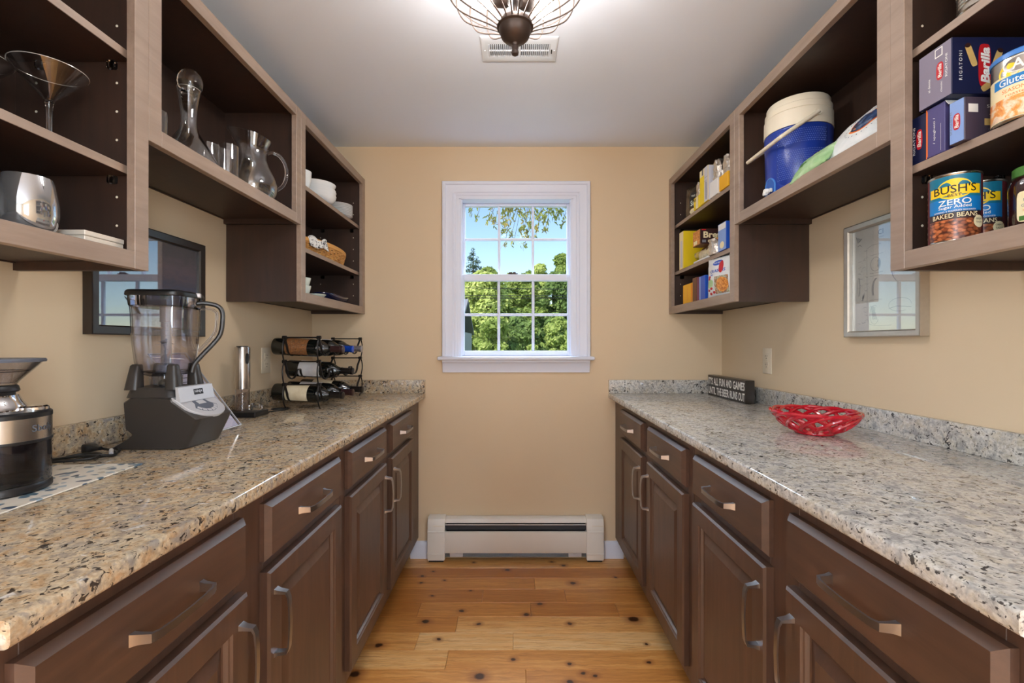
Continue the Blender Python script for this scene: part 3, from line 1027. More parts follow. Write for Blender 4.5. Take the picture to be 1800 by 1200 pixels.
FR_Z0, FR_Z1 = 0.112, 0.884
def base_unit(side, y0, y1, fronts, label, filler=0.0):
    """two-door, two-drawer base cabinet; fronts = [(y0,y1) near, (y0,y1) far]"""
    t = thing('base_cabinet', (WX(side, 0.30), (y0 + y1) / 2, 0), label, 'cabinet', 'dark base cabinets under the granite worktops')
    mb = MB()
    mb.box(WX(side, 0.004), WX(side, FA - 0.019), y0 + 0.001, y0 + 0.017, FR_Z0, FR_Z1)
    mb.box(WX(side, 0.004), WX(side, FA - 0.019), y1 - 0.017, y1 - 0.003, FR_Z0, FR_Z1)
    mb.box(WX(side, 0.004), WX(side, 0.018), y0 + 0.017, y1 - 0.017, FR_Z0, FR_Z1)
    mb.box(WX(side, 0.018), WX(side, FA - 0.019), y0 + 0.017, y1 - 0.017, FR_Z0, FR_Z0 + 0.016)
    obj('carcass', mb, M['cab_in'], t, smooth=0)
    mb = MB()
    a0, a1 = WX(side, FA - 0.019), WX(side, FA)
    (n0, n1), (f0, f1) = fronts
    ys = [y0 + 0.001, n0 + 0.014, n1 - 0.014, f0 + 0.014, f1 - 0.014, y1 - 0.003]
    for a, b in ((ys[0], ys[1]), (ys[2], ys[3]), (ys[4], ys[5])):
        mb.box(a0, a1, a, b, FR_Z0, FR_Z1, 0.0008)
    for a, b in ((ys[1], ys[2]), (ys[3], ys[4])):
        for z0, z1 in ((FR_Z0, 0.172), (0.695, 0.742), (0.838, FR_Z1)):
            mb.box(a0, a1, a, b, z0, z1, 0.0006)
    obj('face_frame', mb, M['wood_z'], t, smooth=0)
    mb = MB(); mb.box(WX(side, FA - 0.075), WX(side, FA - 0.088), y0 + 0.001, y1 - 0.003, 0.001, FR_Z0)
    mb.box(WX(side, 0.004), WX(side, FA - 0.09), y0 + 0.001, y0 + 0.014, 0.001, FR_Z0)
    obj('toe_kick', mb, M['toe'], t, smooth=0)
    for (a, b), far in (((n0, n1), False), ((f0, f1), True)):
        drawer_front(side, a, b, 0.7300, 0.8520, t)
        door_front(side, a, b, 0.158, 0.7080, t, far)
    return t
for side, dy, nm in (('l', 0.0, 'left'), ('r', 0.024, 'right')):
    base_unit(side, 1.396 + dy, YB, [(1.430 + dy, 1.833 + dy), (1.907 + dy, 2.312 + dy)],
              f'dark brown two-door base cabinet in the far {nm} corner under the {nm} worktop')
    base_unit(side, 0.458 + dy * 0.85, 1.394 + dy, [(0.478 + dy, 0.881 + dy), (0.954 + dy, 1.357 + dy)],
              f'dark brown two-door base cabinet nearest the camera under the {nm} worktop')

UA = 0.295                   # upper face plane
UZ0, UZ1 = 1.353, 2.100
def upper_unit(side, y0, y1, z0, z1, shelves, label, name='wall_cabinet'):
    t = thing(name, (WX(side, 0.15), (y0 + y1) / 2, z0), label, 'cabinet', 'dark open wall cabinets')
    fi = UA - 0.019
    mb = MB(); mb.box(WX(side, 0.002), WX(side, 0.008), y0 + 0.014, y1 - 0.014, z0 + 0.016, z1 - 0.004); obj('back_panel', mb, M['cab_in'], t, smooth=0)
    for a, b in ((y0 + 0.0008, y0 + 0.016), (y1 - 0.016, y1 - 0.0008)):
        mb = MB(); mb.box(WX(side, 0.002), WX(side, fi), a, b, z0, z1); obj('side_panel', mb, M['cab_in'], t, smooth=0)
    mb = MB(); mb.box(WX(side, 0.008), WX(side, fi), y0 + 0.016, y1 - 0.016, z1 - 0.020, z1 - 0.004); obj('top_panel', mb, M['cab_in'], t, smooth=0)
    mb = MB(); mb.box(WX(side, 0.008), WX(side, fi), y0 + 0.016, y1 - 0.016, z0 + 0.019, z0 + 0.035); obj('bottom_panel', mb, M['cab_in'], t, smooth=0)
    mb = MB(); w = 0.038
    a0, a1 = WX(side, fi), WX(side, UA)
    mb.box(a0, a1, y0 + 0.0004, y0 + w, z0, z1, 0.001); mb.box(a0, a1, y1 - w, y1 - 0.0004, z0, z1, 0.001)
    mb.box(a0, a1, y0 + w, y1 - w, z0, z0 + w, 0.001); mb.box(a0, a1, y0 + w, y1 - w, z1 - w, z1, 0.001)
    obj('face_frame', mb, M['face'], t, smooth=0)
    for zs in shelves:
        mb = MB(); mb.box(WX(side, 0.012), WX(side, fi - 0.0075), y0 + 0.018, y1 - 0.018, zs - 0.018, zs, 0.0006)
        s = obj('shelf', mb, M['cab_in'], t, smooth=0)
        mb = MB(); mb.box(WX(side, fi - 0.0075), WX(side, fi - 0.006), y0 + 0.018, y1 - 0.018, zs - 0.018, zs, 0.0006); obj('lit_edge_strip', mb, M['face'], s, smooth=0)  # added strip in the paler wood, standing in for light on the edge
        for yy in (y0 + 0.016, y1 - 0.016 - 0.012):
            for aa in (0.06, fi - 0.055):
                mb = MB(); mb.box(WX(side, aa), WX(side, aa + 0.018), yy, yy + 0.012, zs - 0.036, zs - 0.0184, 0.002); obj('shelf_clip', mb, M['glass_smoke'], s)
    # rows of shelf-pin holes drilled in the end panels
    if shelves:
        mb = MB()
        for yy, sgn in ((y1 - 0.0161, -1),):
            z = z0 + 0.10
            while z < z1 - 0.08:
                for aa in (0.055, fi - 0.040):
                    mb.lathe([(0.0028, 0), (0.0028, 0.0006), (0.0016, 0.0006), (0.0, 0.0003)], 0, 0, 0, 8, 0, Matrix.Translation((WX(side, aa), yy, z)) @ Matrix.Rotation(R(90), 4, 'X'))
                z += 0.064
        o = obj('pin_holes', mb, M['cream'], t); o['kind'] = 'stuff'
    return t
SH = [1.582, 1.838]
for side, nm, far_c, mid_c, near_c in (('l', 'left', 'white dishes and a basket', 'the decanter and the glass pitcher', 'martini glasses'),
                                       ('r', 'right', 'yellow cracker boxes and snack bags', 'the blue drink cooler', 'pasta boxes and bean cans')):
    upper_unit(side, 1.776, YB - 0.001, UZ0, UZ1, SH, f'dark open wall cabinet by the far wall holding {far_c}')
    upper_unit(side, 1.038, 1.776, 1.652, UZ1, [], f'short dark open wall cabinet holding {mid_c}')
    upper_unit(side, 0.299, 1.038, UZ0, UZ1, SH, f'dark open wall cabinet nearest the camera holding {near_c}')

# ------------------------------------------------------------------ granite worktops
for side, nm, mk, yn in (('l', 'left', 'granite_warm', 0.4497), ('r', 'right', 'granite_cool', 0.469)):
    t = thing('worktop', (WX(side, 0.31), (yn + YB) / 2, 0.884), f'polished speckled granite worktop along the {nm} wall' + (', tan with warm light painted in, dark flecks' if side == 'l' else ', pale grey with cool light painted in, dark flecks'), 'countertop')
    e = 0.006
    prof = [(0.0015, 0.885), (0.625, 0.885), (0.6292, 0.887), (0.631, 0.891), (0.631, CT - e), (0.6292, CT - 0.0018), (0.625, CT), (0.0015, CT)]
    mb = MB(); mb.prism([(WX(side, a), z) for a, z in prof], 'y', yn, YB - 0.0015)
    obj('slab', mb, M[mk], t, smooth=50)
    mb = MB(); mb.box(WX(side, 0.0015), WX(side, 0.0205), yn, YB - 0.0225, CT + 0.0002, 0.985, 0.0015, 2); obj('side_splash', mb, M[mk], t)
    mb = MB(); mb.box(WX(side, 0.0015), WX(side, 0.631), YB - 0.0215, YB - 0.0015, CT + 0.0002, 0.988, 0.0015, 2); obj('end_splash', mb, M[mk], t)

# ------------------------------------------------------------------ wall outlets
def outlet(side, y, z, label):
    t = thing('wall_outlet', (WX(side, 0), y, z), label, 'outlet', 'wall outlets')
    mb = MB(); mb.box(WX(side, 0.0005), WX(side, 0.006), y - 0.036, y + 0.036, z - 0.058, z + 0.058, 0.003, 2); obj('cover_plate', mb, M['ivory'], t)
    for dz in (-0.0195, 0.0195):
        mb = MB(); mb.box(WX(side, 0.005), WX(side, 0.0075), y - 0.0165, y + 0.0165, z + dz - 0.0145, z + dz + 0.0145, 0.003, 2)
        s = obj('socket', mb, M['ivory'], t)
        mb = MB()
        for dy, hh in ((-0.0065, 0.0045), (0.0065, 0.0035)):
            mb.box(WX(side, 0.0073), WX(side, 0.0078), y + dy - 0.0012, y + dy + 0.0012, z + dz + 0.001 - 0.001, z + dz + 0.001 + hh * 1.6)
        mb.lathe([(0.0024, 0), (0.0024, 0.0005), (0, 0.0005)], 0, 0, 0, 8, 0, Matrix.Translation((WX(side, 0.0075), y, z + dz - 0.0075)) @ Matrix.Rotation(R(90) * SG[side], 4, 'Y'))
        obj('slots', mb, M['print_black'], s)
    mb = MB(); mb.lathe([(0.0028, 0), (0.002, 0.0012), (0, 0.0014)], 0, 0, 0, 10, 0, Matrix.Translation((WX(side, 0.006), y, z)) @ Matrix.Rotation(R(90) * SG[side], 4, 'Y'))
    obj('screw', mb, M['ivory'], t)
outlet('l', 2.057, 1.113, 'ivory wall outlet behind the steel wine opener on the left wall')
outlet('r', 2.070, 1.110, 'ivory wall outlet above the black box sign on the right wall')

# ------------------------------------------------------------------ framed pictures
def picture(side, y0, y1, z0, z1, depth, fw, fm, label, tilt=0.0):
    t = thing('framed_picture', (WX(side, 0.0), (y0 + y1) / 2, z0), label, 'picture')
    rings = []
    a = 0.001
    prof = [(0, 0), (0, depth), (0.003, depth + 0.001), (fw - 0.004, depth - 0.001), (fw, depth - 0.005), (fw, depth - 0.012), (fw, 0)]
    def rect(ins, d):
        return [(WX(side, a + d), y0 + ins, z0 + ins), (WX(side, a + d), y1 - ins, z0 + ins), (WX(side, a + d), y1 - ins, z1 - ins), (WX(side, a + d), y0 + ins, z1 - ins)]
    mb = MB()
    pts = [rect(i, d) for i, d in prof]
    pts.append(pts[0])
    mb.loft(pts, 0, None, False, False)
    obj('frame', mb, fm, t, smooth=20)
    return t
# left: dark landscape print
pl = picture('l', 1.188, 1.624, 1.213, 1.537, 0.024, 0.026, M['frame_black'], 'wide black framed dusky blue picture on the left wall behind the blender')
mb = MB(); mb.box(WX('l', 0.002), WX('l', 0.012), 1.212, 1.600, 1.237, 1.513); obj('print', mb, M['dusk'], pl, smooth=0)
mb = MB(); mb.box(WX('l', 0.0135), WX('l', 0.0150), 1.2135, 1.5985, 1.2385, 1.5115); obj('glazing', mb, M['picture_glass'], pl, smooth=0)
# right: pencil sketch sheet in a silver frame
pr_ = picture('r', 1.262, 1.556, 1.210, 1.581, 0.026, 0.020, M['frame_silver'], 'upright silver framed pale sketch sheet on the right wall')
mb = MB(); mb.box(WX('r', 0.002), WX('r', 0.010), 1.281, 1.537, 1.229, 1.562); obj('sheet', mb, M['sketch_paper'], pr_, smooth=0)
mb = MB(); mb.box(WX('r', 0.0115), WX('r', 0.0130), 1.2825, 1.5355, 1.2305, 1.5605); obj('glazing', mb, M['picture_glass'], pr_, smooth=0)
def stroke(mb, pts, T, w=0.0008):
    """thin flat pen stroke through 2-D points"""
    P = [Vector((x, y, 0)) for x, y in pts]
    vs, fs = [], []
    for i, p in enumerate(P):
        d = (P[min(i + 1, len(P) - 1)] - P[max(i - 1, 0)])
        d = d.normalized() if d.length > 0 else Vector((1, 0, 0))
        nn = Vector((-d.y, d.x, 0)) * w * 0.5
        vs += [tuple(p + nn + Vector((0, 0, 0.0004))), tuple(p - nn + Vector((0, 0, 0.0004)))]
    for i in range(len(P) - 1):
        fs.append((2 * i, 2 * i + 1, 2 * i + 3, 2 * i + 2))
    return mb.mesh(vs, fs, 0, T)
T = frame_M((WX('r', 0.0100), 1.409, 1.395), (0, -1, 0), (0, 0, 1))
mb = MB(); rr = random.Random(5)
def arc(cx_, cy_, rx, ry, a0, a1, n=18):
    return [(cx_ + rx * math.cos(R(a0 + (a1 - a0) * i / n)), cy_ + ry * math.sin(R(a0 + (a1 - a0) * i / n))) for i in range(n + 1)]
stroke(mb, arc(-0.030, 0.045, 0.020, 0.022, 0, 360), T, 0.0010)
for k in range(5): stroke(mb, arc(-0.026, 0.047, 0.014 - k * 0.002, 0.018 - k * 0.002, -60, 50), T, 0.0012)
stroke(mb, [(-0.066, 0.10), (-0.064, -0.12), (-0.055, -0.145), (-0.03, -0.15), (0.03, -0.15)], T, 0.0007)
stroke(mb, [(-0.066, 0.10), (-0.04, 0.108), (-0.01, 0.106)], T, 0.0007)
for k in range(7): stroke(mb, [(-0.112 + k * 0.004, 0.148 - k * 0.002), (-0.104 + k * 0.003, 0.126 + k * 0.002), (-0.096, 0.13)], T, 0.0016)
stroke(mb, [(-0.105, 0.115), (-0.095, 0.118), (-0.088, 0.112)], T, 0.0014)
for k in range(4): stroke(mb, arc(-0.025 + k * 0.002, -0.035, 0.020, 0.036, 100, 210), T, 0.0009)
stroke(mb, arc(-0.100, -0.020, 0.006, 0.030, 0, 360), T, 0.0010); stroke(mb, [(-0.098, 0.010), (-0.098, -0.05)], T, 0.0014)
for k in range(5): stroke(mb, [(-0.085, -0.055 - k * 0.003), (-0.075 - k * 0.001, -0.040 - k * 0.004), (-0.078, -0.058)], T, 0.0012)
for k in range(7): stroke(mb, [(-0.050 + 0.003 * k, -0.085 - 0.001 * k), (-0.045 + 0.002 * k, -0.105), (-0.042 + 0.003 * k, -0.13)], T, 0.0009)
stroke(mb, arc(-0.035, -0.115, 0.018, 0.030, 60, 330), T, 0.0009)
for k in range(26):
    x, y = rr.uniform(-0.11, -0.07), rr.uniform(-0.14, 0.10)
    stroke(mb, [(x, y), (x + rr.uniform(0.003, 0.012), y + rr.uniform(-0.006, 0.006)), (x + rr.uniform(0.006, 0.016), y)], T, 0.0007)
for yy in (0.075, 0.017, 0.008, -0.068):
    x = -0.052
    while x < -0.005:
        wq = rr.uniform(0.003, 0.008); stroke(mb, [(x, yy), (x + wq * 0.5, yy + rr.uniform(-0.002, 0.002)), (x + wq, yy)], T, 0.0008); x += wq + 0.002
# loose sketches on the other half
for k in range(3): stroke(mb, arc(0.055 + k * 0.003, 0.03 - k * 0.004, 0.028, 0.045, 70, 250), T, 0.0009)
stroke(mb, arc(0.06, -0.09, 0.04, 0.02, 0, 300), T, 0.0008); stroke(mb, [(0.02, -0.10), (0.05, -0.094), (0.10, -0.10)], T, 0.0010)
add_text(mb, 'CI', 0.02, T @ Matrix.Translation((-0.010, 0.143, 0)), width=0.020, height=0.016)
for k in range(3): stroke(mb, [(-0.018 + 0.007 * k, 0.126), (-0.014 + 0.007 * k, 0.129), (-0.012 + 0.007 * k, 0.125)], T, 0.0010)
obj('drawing', mb, M['print_grey'], pr_, smooth=0, normals=False)

# ------------------------------------------------------------------ ceiling vent
vt = thing('ceiling_vent', (0.015, 1.691, ZC), 'white louvred air register in the ceiling beyond the lamp', 'vent')
vx0, vx1, vy0, vy1 = -0.126, 0.156, 1.619, 1.763
mb = MB()
rs = []
for ins, d in ((0, 0.0), (0.001, 0.003), (0.010, 0.006), (0.024, 0.0065), (0.029, 0.0045), (0.029, 0.001)):
    z = ZC - 0.0006 - d
    rs.append([(vx0 + ins, vy0 + ins * 1.3, z), (vx1 - ins, vy0 + ins * 1.3, z), (vx1 - ins, vy1 - ins * 1.3, z), (vx0 + ins, vy1 - ins * 1.3, z)])
mb.loft(rs, 0, None, False, False)
obj('frame', mb, M['ventw'], vt, smooth=20)
mb = MB(); mb.box(vx0 + 0.028, vx1 - 0.028, vy0 + 0.036, vy1 - 0.036, ZC - 0.0012, ZC - 0.0006); obj('duct_opening', mb, M['ventdark'], vt)
mb = MB(); n = 30
for k in range(n):
    x = vx0 + 0.032 + (vx1 - vx0 - 0.064) * k / (n - 1)
    mb.box(-0.0007, 0.0007, vy0 + 0.037, vy1 - 0.037, -0.004, 0.003, T=Matrix.Translation((x, 0, ZC - 0.0052)) @ Matrix.Rotation(R(32 if k < n // 2 else -32), 4, 'Y'))
mb.box(vx0 + 0.03, vx1 - 0.03, 1.6895, 1.6925, ZC - 0.0085, ZC - 0.003)
mb.box(0.0125, 0.0175, vy0 + 0.037, vy1 - 0.037, ZC - 0.009, ZC - 0.003)
o = obj('louvre_slats', mb, M['ventw'], vt); o['kind'] = 'stuff'
mb = MB(); mb.box(vx1 - 0.023, vx1 - 0.019, 1.684, 1.700, ZC - 0.014, ZC - 0.006, 0.001); obj('damper_lever', mb, M['print_black'], vt)
for xx in (vx0 + 0.014, vx1 - 0.010):
    mb = MB(); mb.ball(xx, 1.691, ZC - 0.007, 0.0035, sz=0.5, seg=10); obj('screw', mb, M['ventw'], vt)

# ------------------------------------------------------------------ cage ceiling lamp
LX, LY = 0.0, 1.20
lp = thing('cage_ceiling_lamp', (LX, LY, ZC), 'dark bronze ceiling lamp in a flared wire cage', 'ceiling lamp')
mb = MB(); mb.lathe([(0, 2.2825), (0.066, 2.2825), (0.066, 2.274), (0.058, 2.262), (0.030, 2.256), (0, 2.255)], LX, LY, 0, 36); obj('canopy', mb, M['bronze'], lp)
mb = MB(); mb.tube([(LX, LY, 2.256), (LX, LY, 2.03)], 0.006, 12); obj('stem', mb, M['bronze'], lp)
mb = MB(); mb.lathe([(0, 2.034), (0.040, 2.034), (0.0470, 2.031), (0.0485, 2.026), (0.0480, 2.020), (0.0430, 2.017), (0.0415, 2.009), (0.0365, 1.996), (0.026, 1.986), (0.015, 1.981), (0.010, 1.978), (0.0080, 1.973),
                     (0.0092, 1.968), (0.0080, 1.963), (0.0088, 1.960), (0.0098, 1.956), (0.0085, 1.950), (0.004, 1.947), (0, 1.946)], LX, LY, 0, 40)
obj('cup', mb, M['bronze'], lp)
prof = [(0.044, 2.021), (0.056, 2.030), (0.085, 2.046), (0.125, 2.066), (0.158, 2.090), (0.180, 2.125), (0.186, 2.160), (0.176, 2.198), (0.148, 2.232), (0.105, 2.252), (0.060, 2.266)]
P = smooth_path([(r, 0, z) for r, z in prof], 4)
NW = 20
for k in range(NW):
    a = 2 * PI * (k + 0.5) / NW
    mb = MB(); mb.tube([(LX + p.x * math.cos(a), LY + p.x * math.sin(a), p.z) for p in P], 0.0021, 6); obj('cage_wire', mb, M['wire'], lp)
mb = MB(); mb.tube([(LX + 0.1835 * math.cos(2 * PI * k / 60), LY + 0.1835 * math.sin(2 * PI * k / 60), 2.135) for k in range(60)], 0.0013, 6, True); obj('cage_ring', mb, M['wire'], lp)
for k, a in enumerate((R(40), R(160), R(280))):
    tilt = Matrix.Translation((LX, LY, 2.10)) @ Matrix.Rotation(a, 4, 'Z') @ Matrix.Translation((0.028, 0, 0)) @ Matrix.Rotation(R(72), 4, 'Y')
    mb = MB(); mb.lathe([(0, -0.012), (0.012, -0.012), (0.016, -0.006), (0.018, 0.004), (0.018, 0.028), (0.0165, 0.031), (0.0145, 0.031), (0.0145, 0.024), (0, 0.024)], 0, 0, 0, 24, 0, tilt)
    s = obj('socket', mb, M['bronze'], lp)
    mb = MB(); mb.lathe([(0, 0.026), (0.012, 0.026), (0.0125, 0.038), (0.018, 0.048), (0.026, 0.062), (0.029, 0.076), (0.027, 0.090), (0.019, 0.101), (0.009, 0.106), (0, 0.107)], 0, 0, 0, 24, 0, tilt)
    obj('bulb', mb, M['bulb'], s)
# ================================================================== things on the left worktop
# ---- terrazzo-print mat under the coffee grinder
Tm = Matrix.Translation((-0.945, 0.82, 0)) @ Matrix.Rotation(R(4.0), 4, 'Z')
mb = MB(); mb.box(-0.145, 0.115, -0.215, 0.205, CT + 0.0006, CT + 0.0034, 0.0008, T=Tm)
o = obj('counter_mat', mb, M['terrazzo'], None, (-0.945, 0.82, CT)); tag(o, 'cream mat with blue grey terrazzo chips under the coffee grinder', 'mat')

# ---- coffee grinder (its left half is outside the picture)
MT = CT + 0.0036
gx, gy = -0.945, 0.830
g = thing('coffee_grinder', (gx, gy, MT), 'steel and black coffee grinder with a flared clear hopper on the terrazzo mat', 'coffee grinder')
gr = 0.072
mb = MB(); mb.lathe([(0, MT), (gr - 0.004, MT), (gr, MT + 0.004), (gr, MT + 0.013), (gr - 0.002, MT + 0.017), (0, MT + 0.017)], gx, gy, 0, 48); obj('base', mb, M['black'], g)
mb = MB(); mb.lathe([(gr - 0.002, MT + 0.017), (gr - 0.001, MT + 0.022), (gr - 0.001, MT + 0.100), (gr - 0.004, MT + 0.100), (gr - 0.004, MT + 0.020), (gr - 0.006, MT + 0.0175)], gx, gy, 0, 48); obj('grounds_bin', mb, M['smoke_dark'], g)
mb = MB(); mb.lathe([(0, MT + 0.018), (gr - 0.008, MT + 0.018), (gr - 0.010, MT + 0.026), (0.02, MT + 0.030), (0, MT + 0.031)], gx, gy, 0, 32); obj('bin_floor', mb, M['black'], g)
mb = MB(); mb.lathe([(0, MT + 0.098), (gr, MT + 0.100), (gr + 0.0008, MT + 0.104), (gr, MT + 0.106), (0, MT + 0.106)], gx, gy, 0, 48); obj('seal_ring', mb, M['black'], g)
mb = MB(); mb.lathe([(0, MT + 0.106), (gr - 0.0006, MT + 0.106), (gr - 0.0006, MT + 0.150), (0, MT + 0.150)], gx, gy, 0, 64); band = obj('steel_band', mb, M['steel'], g)
mb = MB(); add_cyl_text(mb, 'Sboly', gx, gy, gr - 0.0006, R(12), MT + 0.127, 0.044, 0.018, bold=0.0004); obj('lettering', mb, M['greyblue'], band, normals=False, smooth=0)
mb = MB(); mb.lathe([(0, MT + 0.150), (gr, MT + 0.150), (gr, MT + 0.158), (gr - 0.004, MT + 0.162), (0, MT + 0.163)], gx, gy, 0, 48); obj('lid', mb, M['black'], g)
kx, ky = gx + 0.038, gy + 0.028
mb = MB(); mb.lathe([(0.0, MT + 0.1625), (0.021, MT + 0.1625), (0.021, MT + 0.168), (0.018, MT + 0.171), (0.014, MT + 0.1695), (0.010, MT + 0.170), (0, MT + 0.171)], kx, ky, 0, 28); obj('start_knob', mb, M['chrome'], g)
nx, ny = gx - 0.020, gy + 0.004
mb = MB(); mb.lathe([(0, MT + 0.162), (0.052, MT + 0.162), (0.050, MT + 0.170), (0.044, MT + 0.180), (0.040, MT + 0.190), (0.039, MT + 0.194), (0, MT + 0.194)], nx, ny, 0, 40); obj('dial_collar', mb, M['chrome'], g)
mb = MB(); mb.lathe([(0, MT + 0.194), (0.034, MT + 0.194), (0.034, MT + 0.199), (0.038, MT + 0.200), (0.040, MT + 0.203), (0.038, MT + 0.212), (0.036, MT + 0.214), (0, MT + 0.214)], nx, ny, 0, 40); obj('neck_ring', mb, M['black'], g)
mb = MB(); mb.lathe([(0.0, MT + 0.215), (0.036, MT + 0.215), (0.040, MT + 0.222), (0.068, MT + 0.258), (0.070, MT + 0.262), (0.068, MT + 0.262), (0.039, MT + 0.2245), (0.034, MT + 0.218), (0, MT + 0.217)], nx, ny, 0, 48)
hp = obj('bean_hopper', mb, M['clear_plastic'], g)
mb = MB(); mb.lathe([(0.0665, MT + 0.2615), (0.0745, MT + 0.2615), (0.0755, MT + 0.2655), (0.0735, MT + 0.2685), (0.0, MT + 0.270), (0, MT + 0.2665), (0.0665, MT + 0.2655)], nx, ny, 0, 48); obj('hopper_lid', mb, M['greyblue'], g)
mb = MB(); mb.tube([(nx + 0.0535 * math.cos(2 * PI * k / 48), ny + 0.0535 * math.sin(2 * PI * k / 48), MT + 0.2425) for k in range(48)], 0.0009, 6, True); obj('fill_line', mb, M['print_black'], hp)

g.scale = (1.0, 1.0, 0.905)

# ---- blender
bl = thing('blender', (-0.98, 1.25, CT), 'large charcoal blender with a tall clear square pitcher and silver control panel', 'blender')
by0, by1 = 1.165, 1.325
T = Matrix.Translation((0, 0, 0))
# body: side outline swept across the width
body = [(-1.068, 0.9155), (-0.846, 0.9165), (-0.812, 0.982), (-0.805, 1.000), (-0.880, 1.052), (-0.884, 1.060), (-0.984, 1.066), (-1.004, 1.062), (-1.026, 1.048), (-1.020, 0.972), (-0.998, 0.954), (-1.014, 0.940)]
sec = []
def body_ring(y, grow):
    cxm, czm = -0.93, 0.99
    return [(cxm + (x - cxm) * grow, y, max(0.9155, czm + (z - czm) * (grow if z > 0.93 else 1))) for x, z in body]
mb = MB(); mb.loft([body_ring(by0, 0.93), body_ring(by0 + 0.006, 0.98), body_ring(by0 + 0.016, 1.0), body_ring(by1 - 0.016, 1.0), body_ring(by1 - 0.006, 0.98), body_ring(by1, 0.93)])
obj('base', mb, M['charcoal'], bl, smooth=40)
for (fx, fy) in ((-0.862, by0 + 0.02), (-0.862, by1 - 0.02), (-1.04, by0 + 0.02), (-1.04, by1 - 0.02)):
    mb = MB(); mb.lathe([(0, CT + 0.0004), (0.010, CT + 0.0004), (0.012, CT + 0.003), (0.012, 0.918), (0, 0.918)], fx, fy, 0, 14); obj('suction_foot', mb, M['blackmat'], bl)
# control panel: sloping silver plate with rounded nose
pw = (by1 - by0) / 2 - 0.004; pyc = (by0 + by1) / 2
sl0, sl1 = Vector((-0.887, 0, 1.0575)), Vector((-0.806, 0, 1.0025))
ax = (sl1 - sl0).normalized(); pn = Vector((-ax.z, 0, ax.x)) if ax.x > 0 else ax
pn = Vector((0.56, 0, 0.83)).normalized()
Lp = (sl1 - sl0).length
outl = []
for t_ in (0, 0.35): outl.append((t_ * Lp, -pw))
for k in range(0, 13):
    a = R(-90 + 180 * k / 12); outl.append((Lp * 0.52 + Lp * 0.52 * max(0, math.cos(a)), pw * math.sin(a)))
for t_ in (0.35, 0): outl.append((t_ * Lp, pw))
def PP(u, v, h): return tuple(sl0 + ax * u + Vector((0, pyc + v, 0)) + pn * h)
mb = MB(); mb.loft([[PP(u, v, -0.004) for u, v in outl], [PP(u, v, 0.002) for u, v in outl], [PP(u * 0.985 + 0.0008, v * 0.975, 0.0036) for u, v in outl]])
cp = obj('control_panel', mb, M['silver'], bl, smooth=30)
mb = MB()
arcp = []
for k in range(0, 11):
    a = R(-64 + 128 * k / 10); arcp.append((0.040 + 0.043 * math.cos(a), 0.052 * math.sin(a)))
arcp += [(0.042, 0.030), (0.022, 0.026), (0.022, -0.026), (0.042, -0.030)]
mb.loft([[PP(u, v, 0.0030) for u, v in arcp], [PP(u, v, 0.0044) for u, v in arcp]])
kp = obj('keypad', mb, M['greyblue'], cp, smooth=0)
for k in range(6):
    a = R(-54 + 108 * k / 5); u, v = 0.043 + 0.034 * math.cos(a), 0.043 * math.sin(a)
    mb = MB(); TT = Matrix((tuple(ax) + (0,), (0, 1, 0, 0), tuple(pn) + (0,), (0, 0, 0, 1))).transposed(); TT.translation = Vector(PP(u, v, 0.0044))
    mb.box(-0.0055, 0.0055, -0.0065, 0.0065, 0, 0.001, 0.0005, T=TT @ Matrix.Rotation(a, 4, 'Z')); obj('button', mb, M['silver'], kp)
mb = MB(); TT.translation = Vector(PP(0.040, 0, 0.0044)); mb.box(-0.010, 0.006, -0.016, 0.016, 0, 0.001, 0.0005, T=TT); obj('display', mb, M['silver'], kp)
# upright badge plate above the panel
mb = MB(); mb.prism([(-0.874, 1.046), (-0.860, 1.046), (-0.869, 1.088), (-0.876, 1.090)], 'y', by0 + 0.006, by1 - 0.006)
bp = obj('badge_plate', mb, M['silver'], bl, smooth=0)
Tb = frame_M((-0.8652, pyc + 0.006, 1.0705), (0, 1, 0), (-0.21, 0, 0.978))
mb = MB(); add_flat_rect(mb, Tb, -0.020, 0.020, -0.0085, 0.0085, 0, 0.0006); add_text(mb, 'NINJA', 0.012, Tb, 0.0003, 0.034, 0.010, mi=1, lift=0.0010)
obj('badge', mb, [M['print_black'], M['silver']], bp, normals=False, smooth=0)
# collar under the pitcher and four corner posts
jx, jy = -0.957, 1.243
TJ = Matrix.Translation((jx, jy, 0)) @ Matrix.Rotation(R(6), 4, 'Z')
def sq(w, z, r): return [(x, y, z) for x, y in rrect(w, w, r, 4)]
mb = MB(); mb.loft([sq(0.150, 1.060, 0.03), sq(0.138, 1.084, 0.03), sq(0.134, 1.088, 0.03)], 0, TJ); obj('deck', mb, M['charcoal'], bl)
for sx in (-1, 1):
    for sy in (-1, 1):
        rr_ = []
        for z, w, off in ((1.082, 0.040, 0.054), (1.115, 0.034, 0.052), (1.150, 0.026, 0.050), (1.154, 0.020, 0.049)):
            rr_.append([(sx * off + x, sy * off + y, z) for x, y in rrect(w, w, w * 0.32, 3)])
        mb = MB(); mb.loft(rr_, 0, TJ); obj('corner_post', mb, M['charcoal'], bl)
# pitcher
mb = MB()
wall = [(0.070, 1.094, .02), (0.072, 1.118, .02), (0.096, 1.123, .026), (0.116, 1.134, .03), (0.127, 1.160, .03), (0.136, 1.220, .03), (0.140, 1.300, .03), (0.143, 1.322, .03)]
outer = [sq(w, z, r) for w, z, r in wall]
inner = [sq(w - 0.006, z + (0.004 if i < 3 else 0), r) for i, (w, z, r) in enumerate(wall)][2:]
mb.loft(outer + inner[::-1], 0, TJ, True, True)
jar = obj('pitcher', mb, M['clear_plastic'], bl)
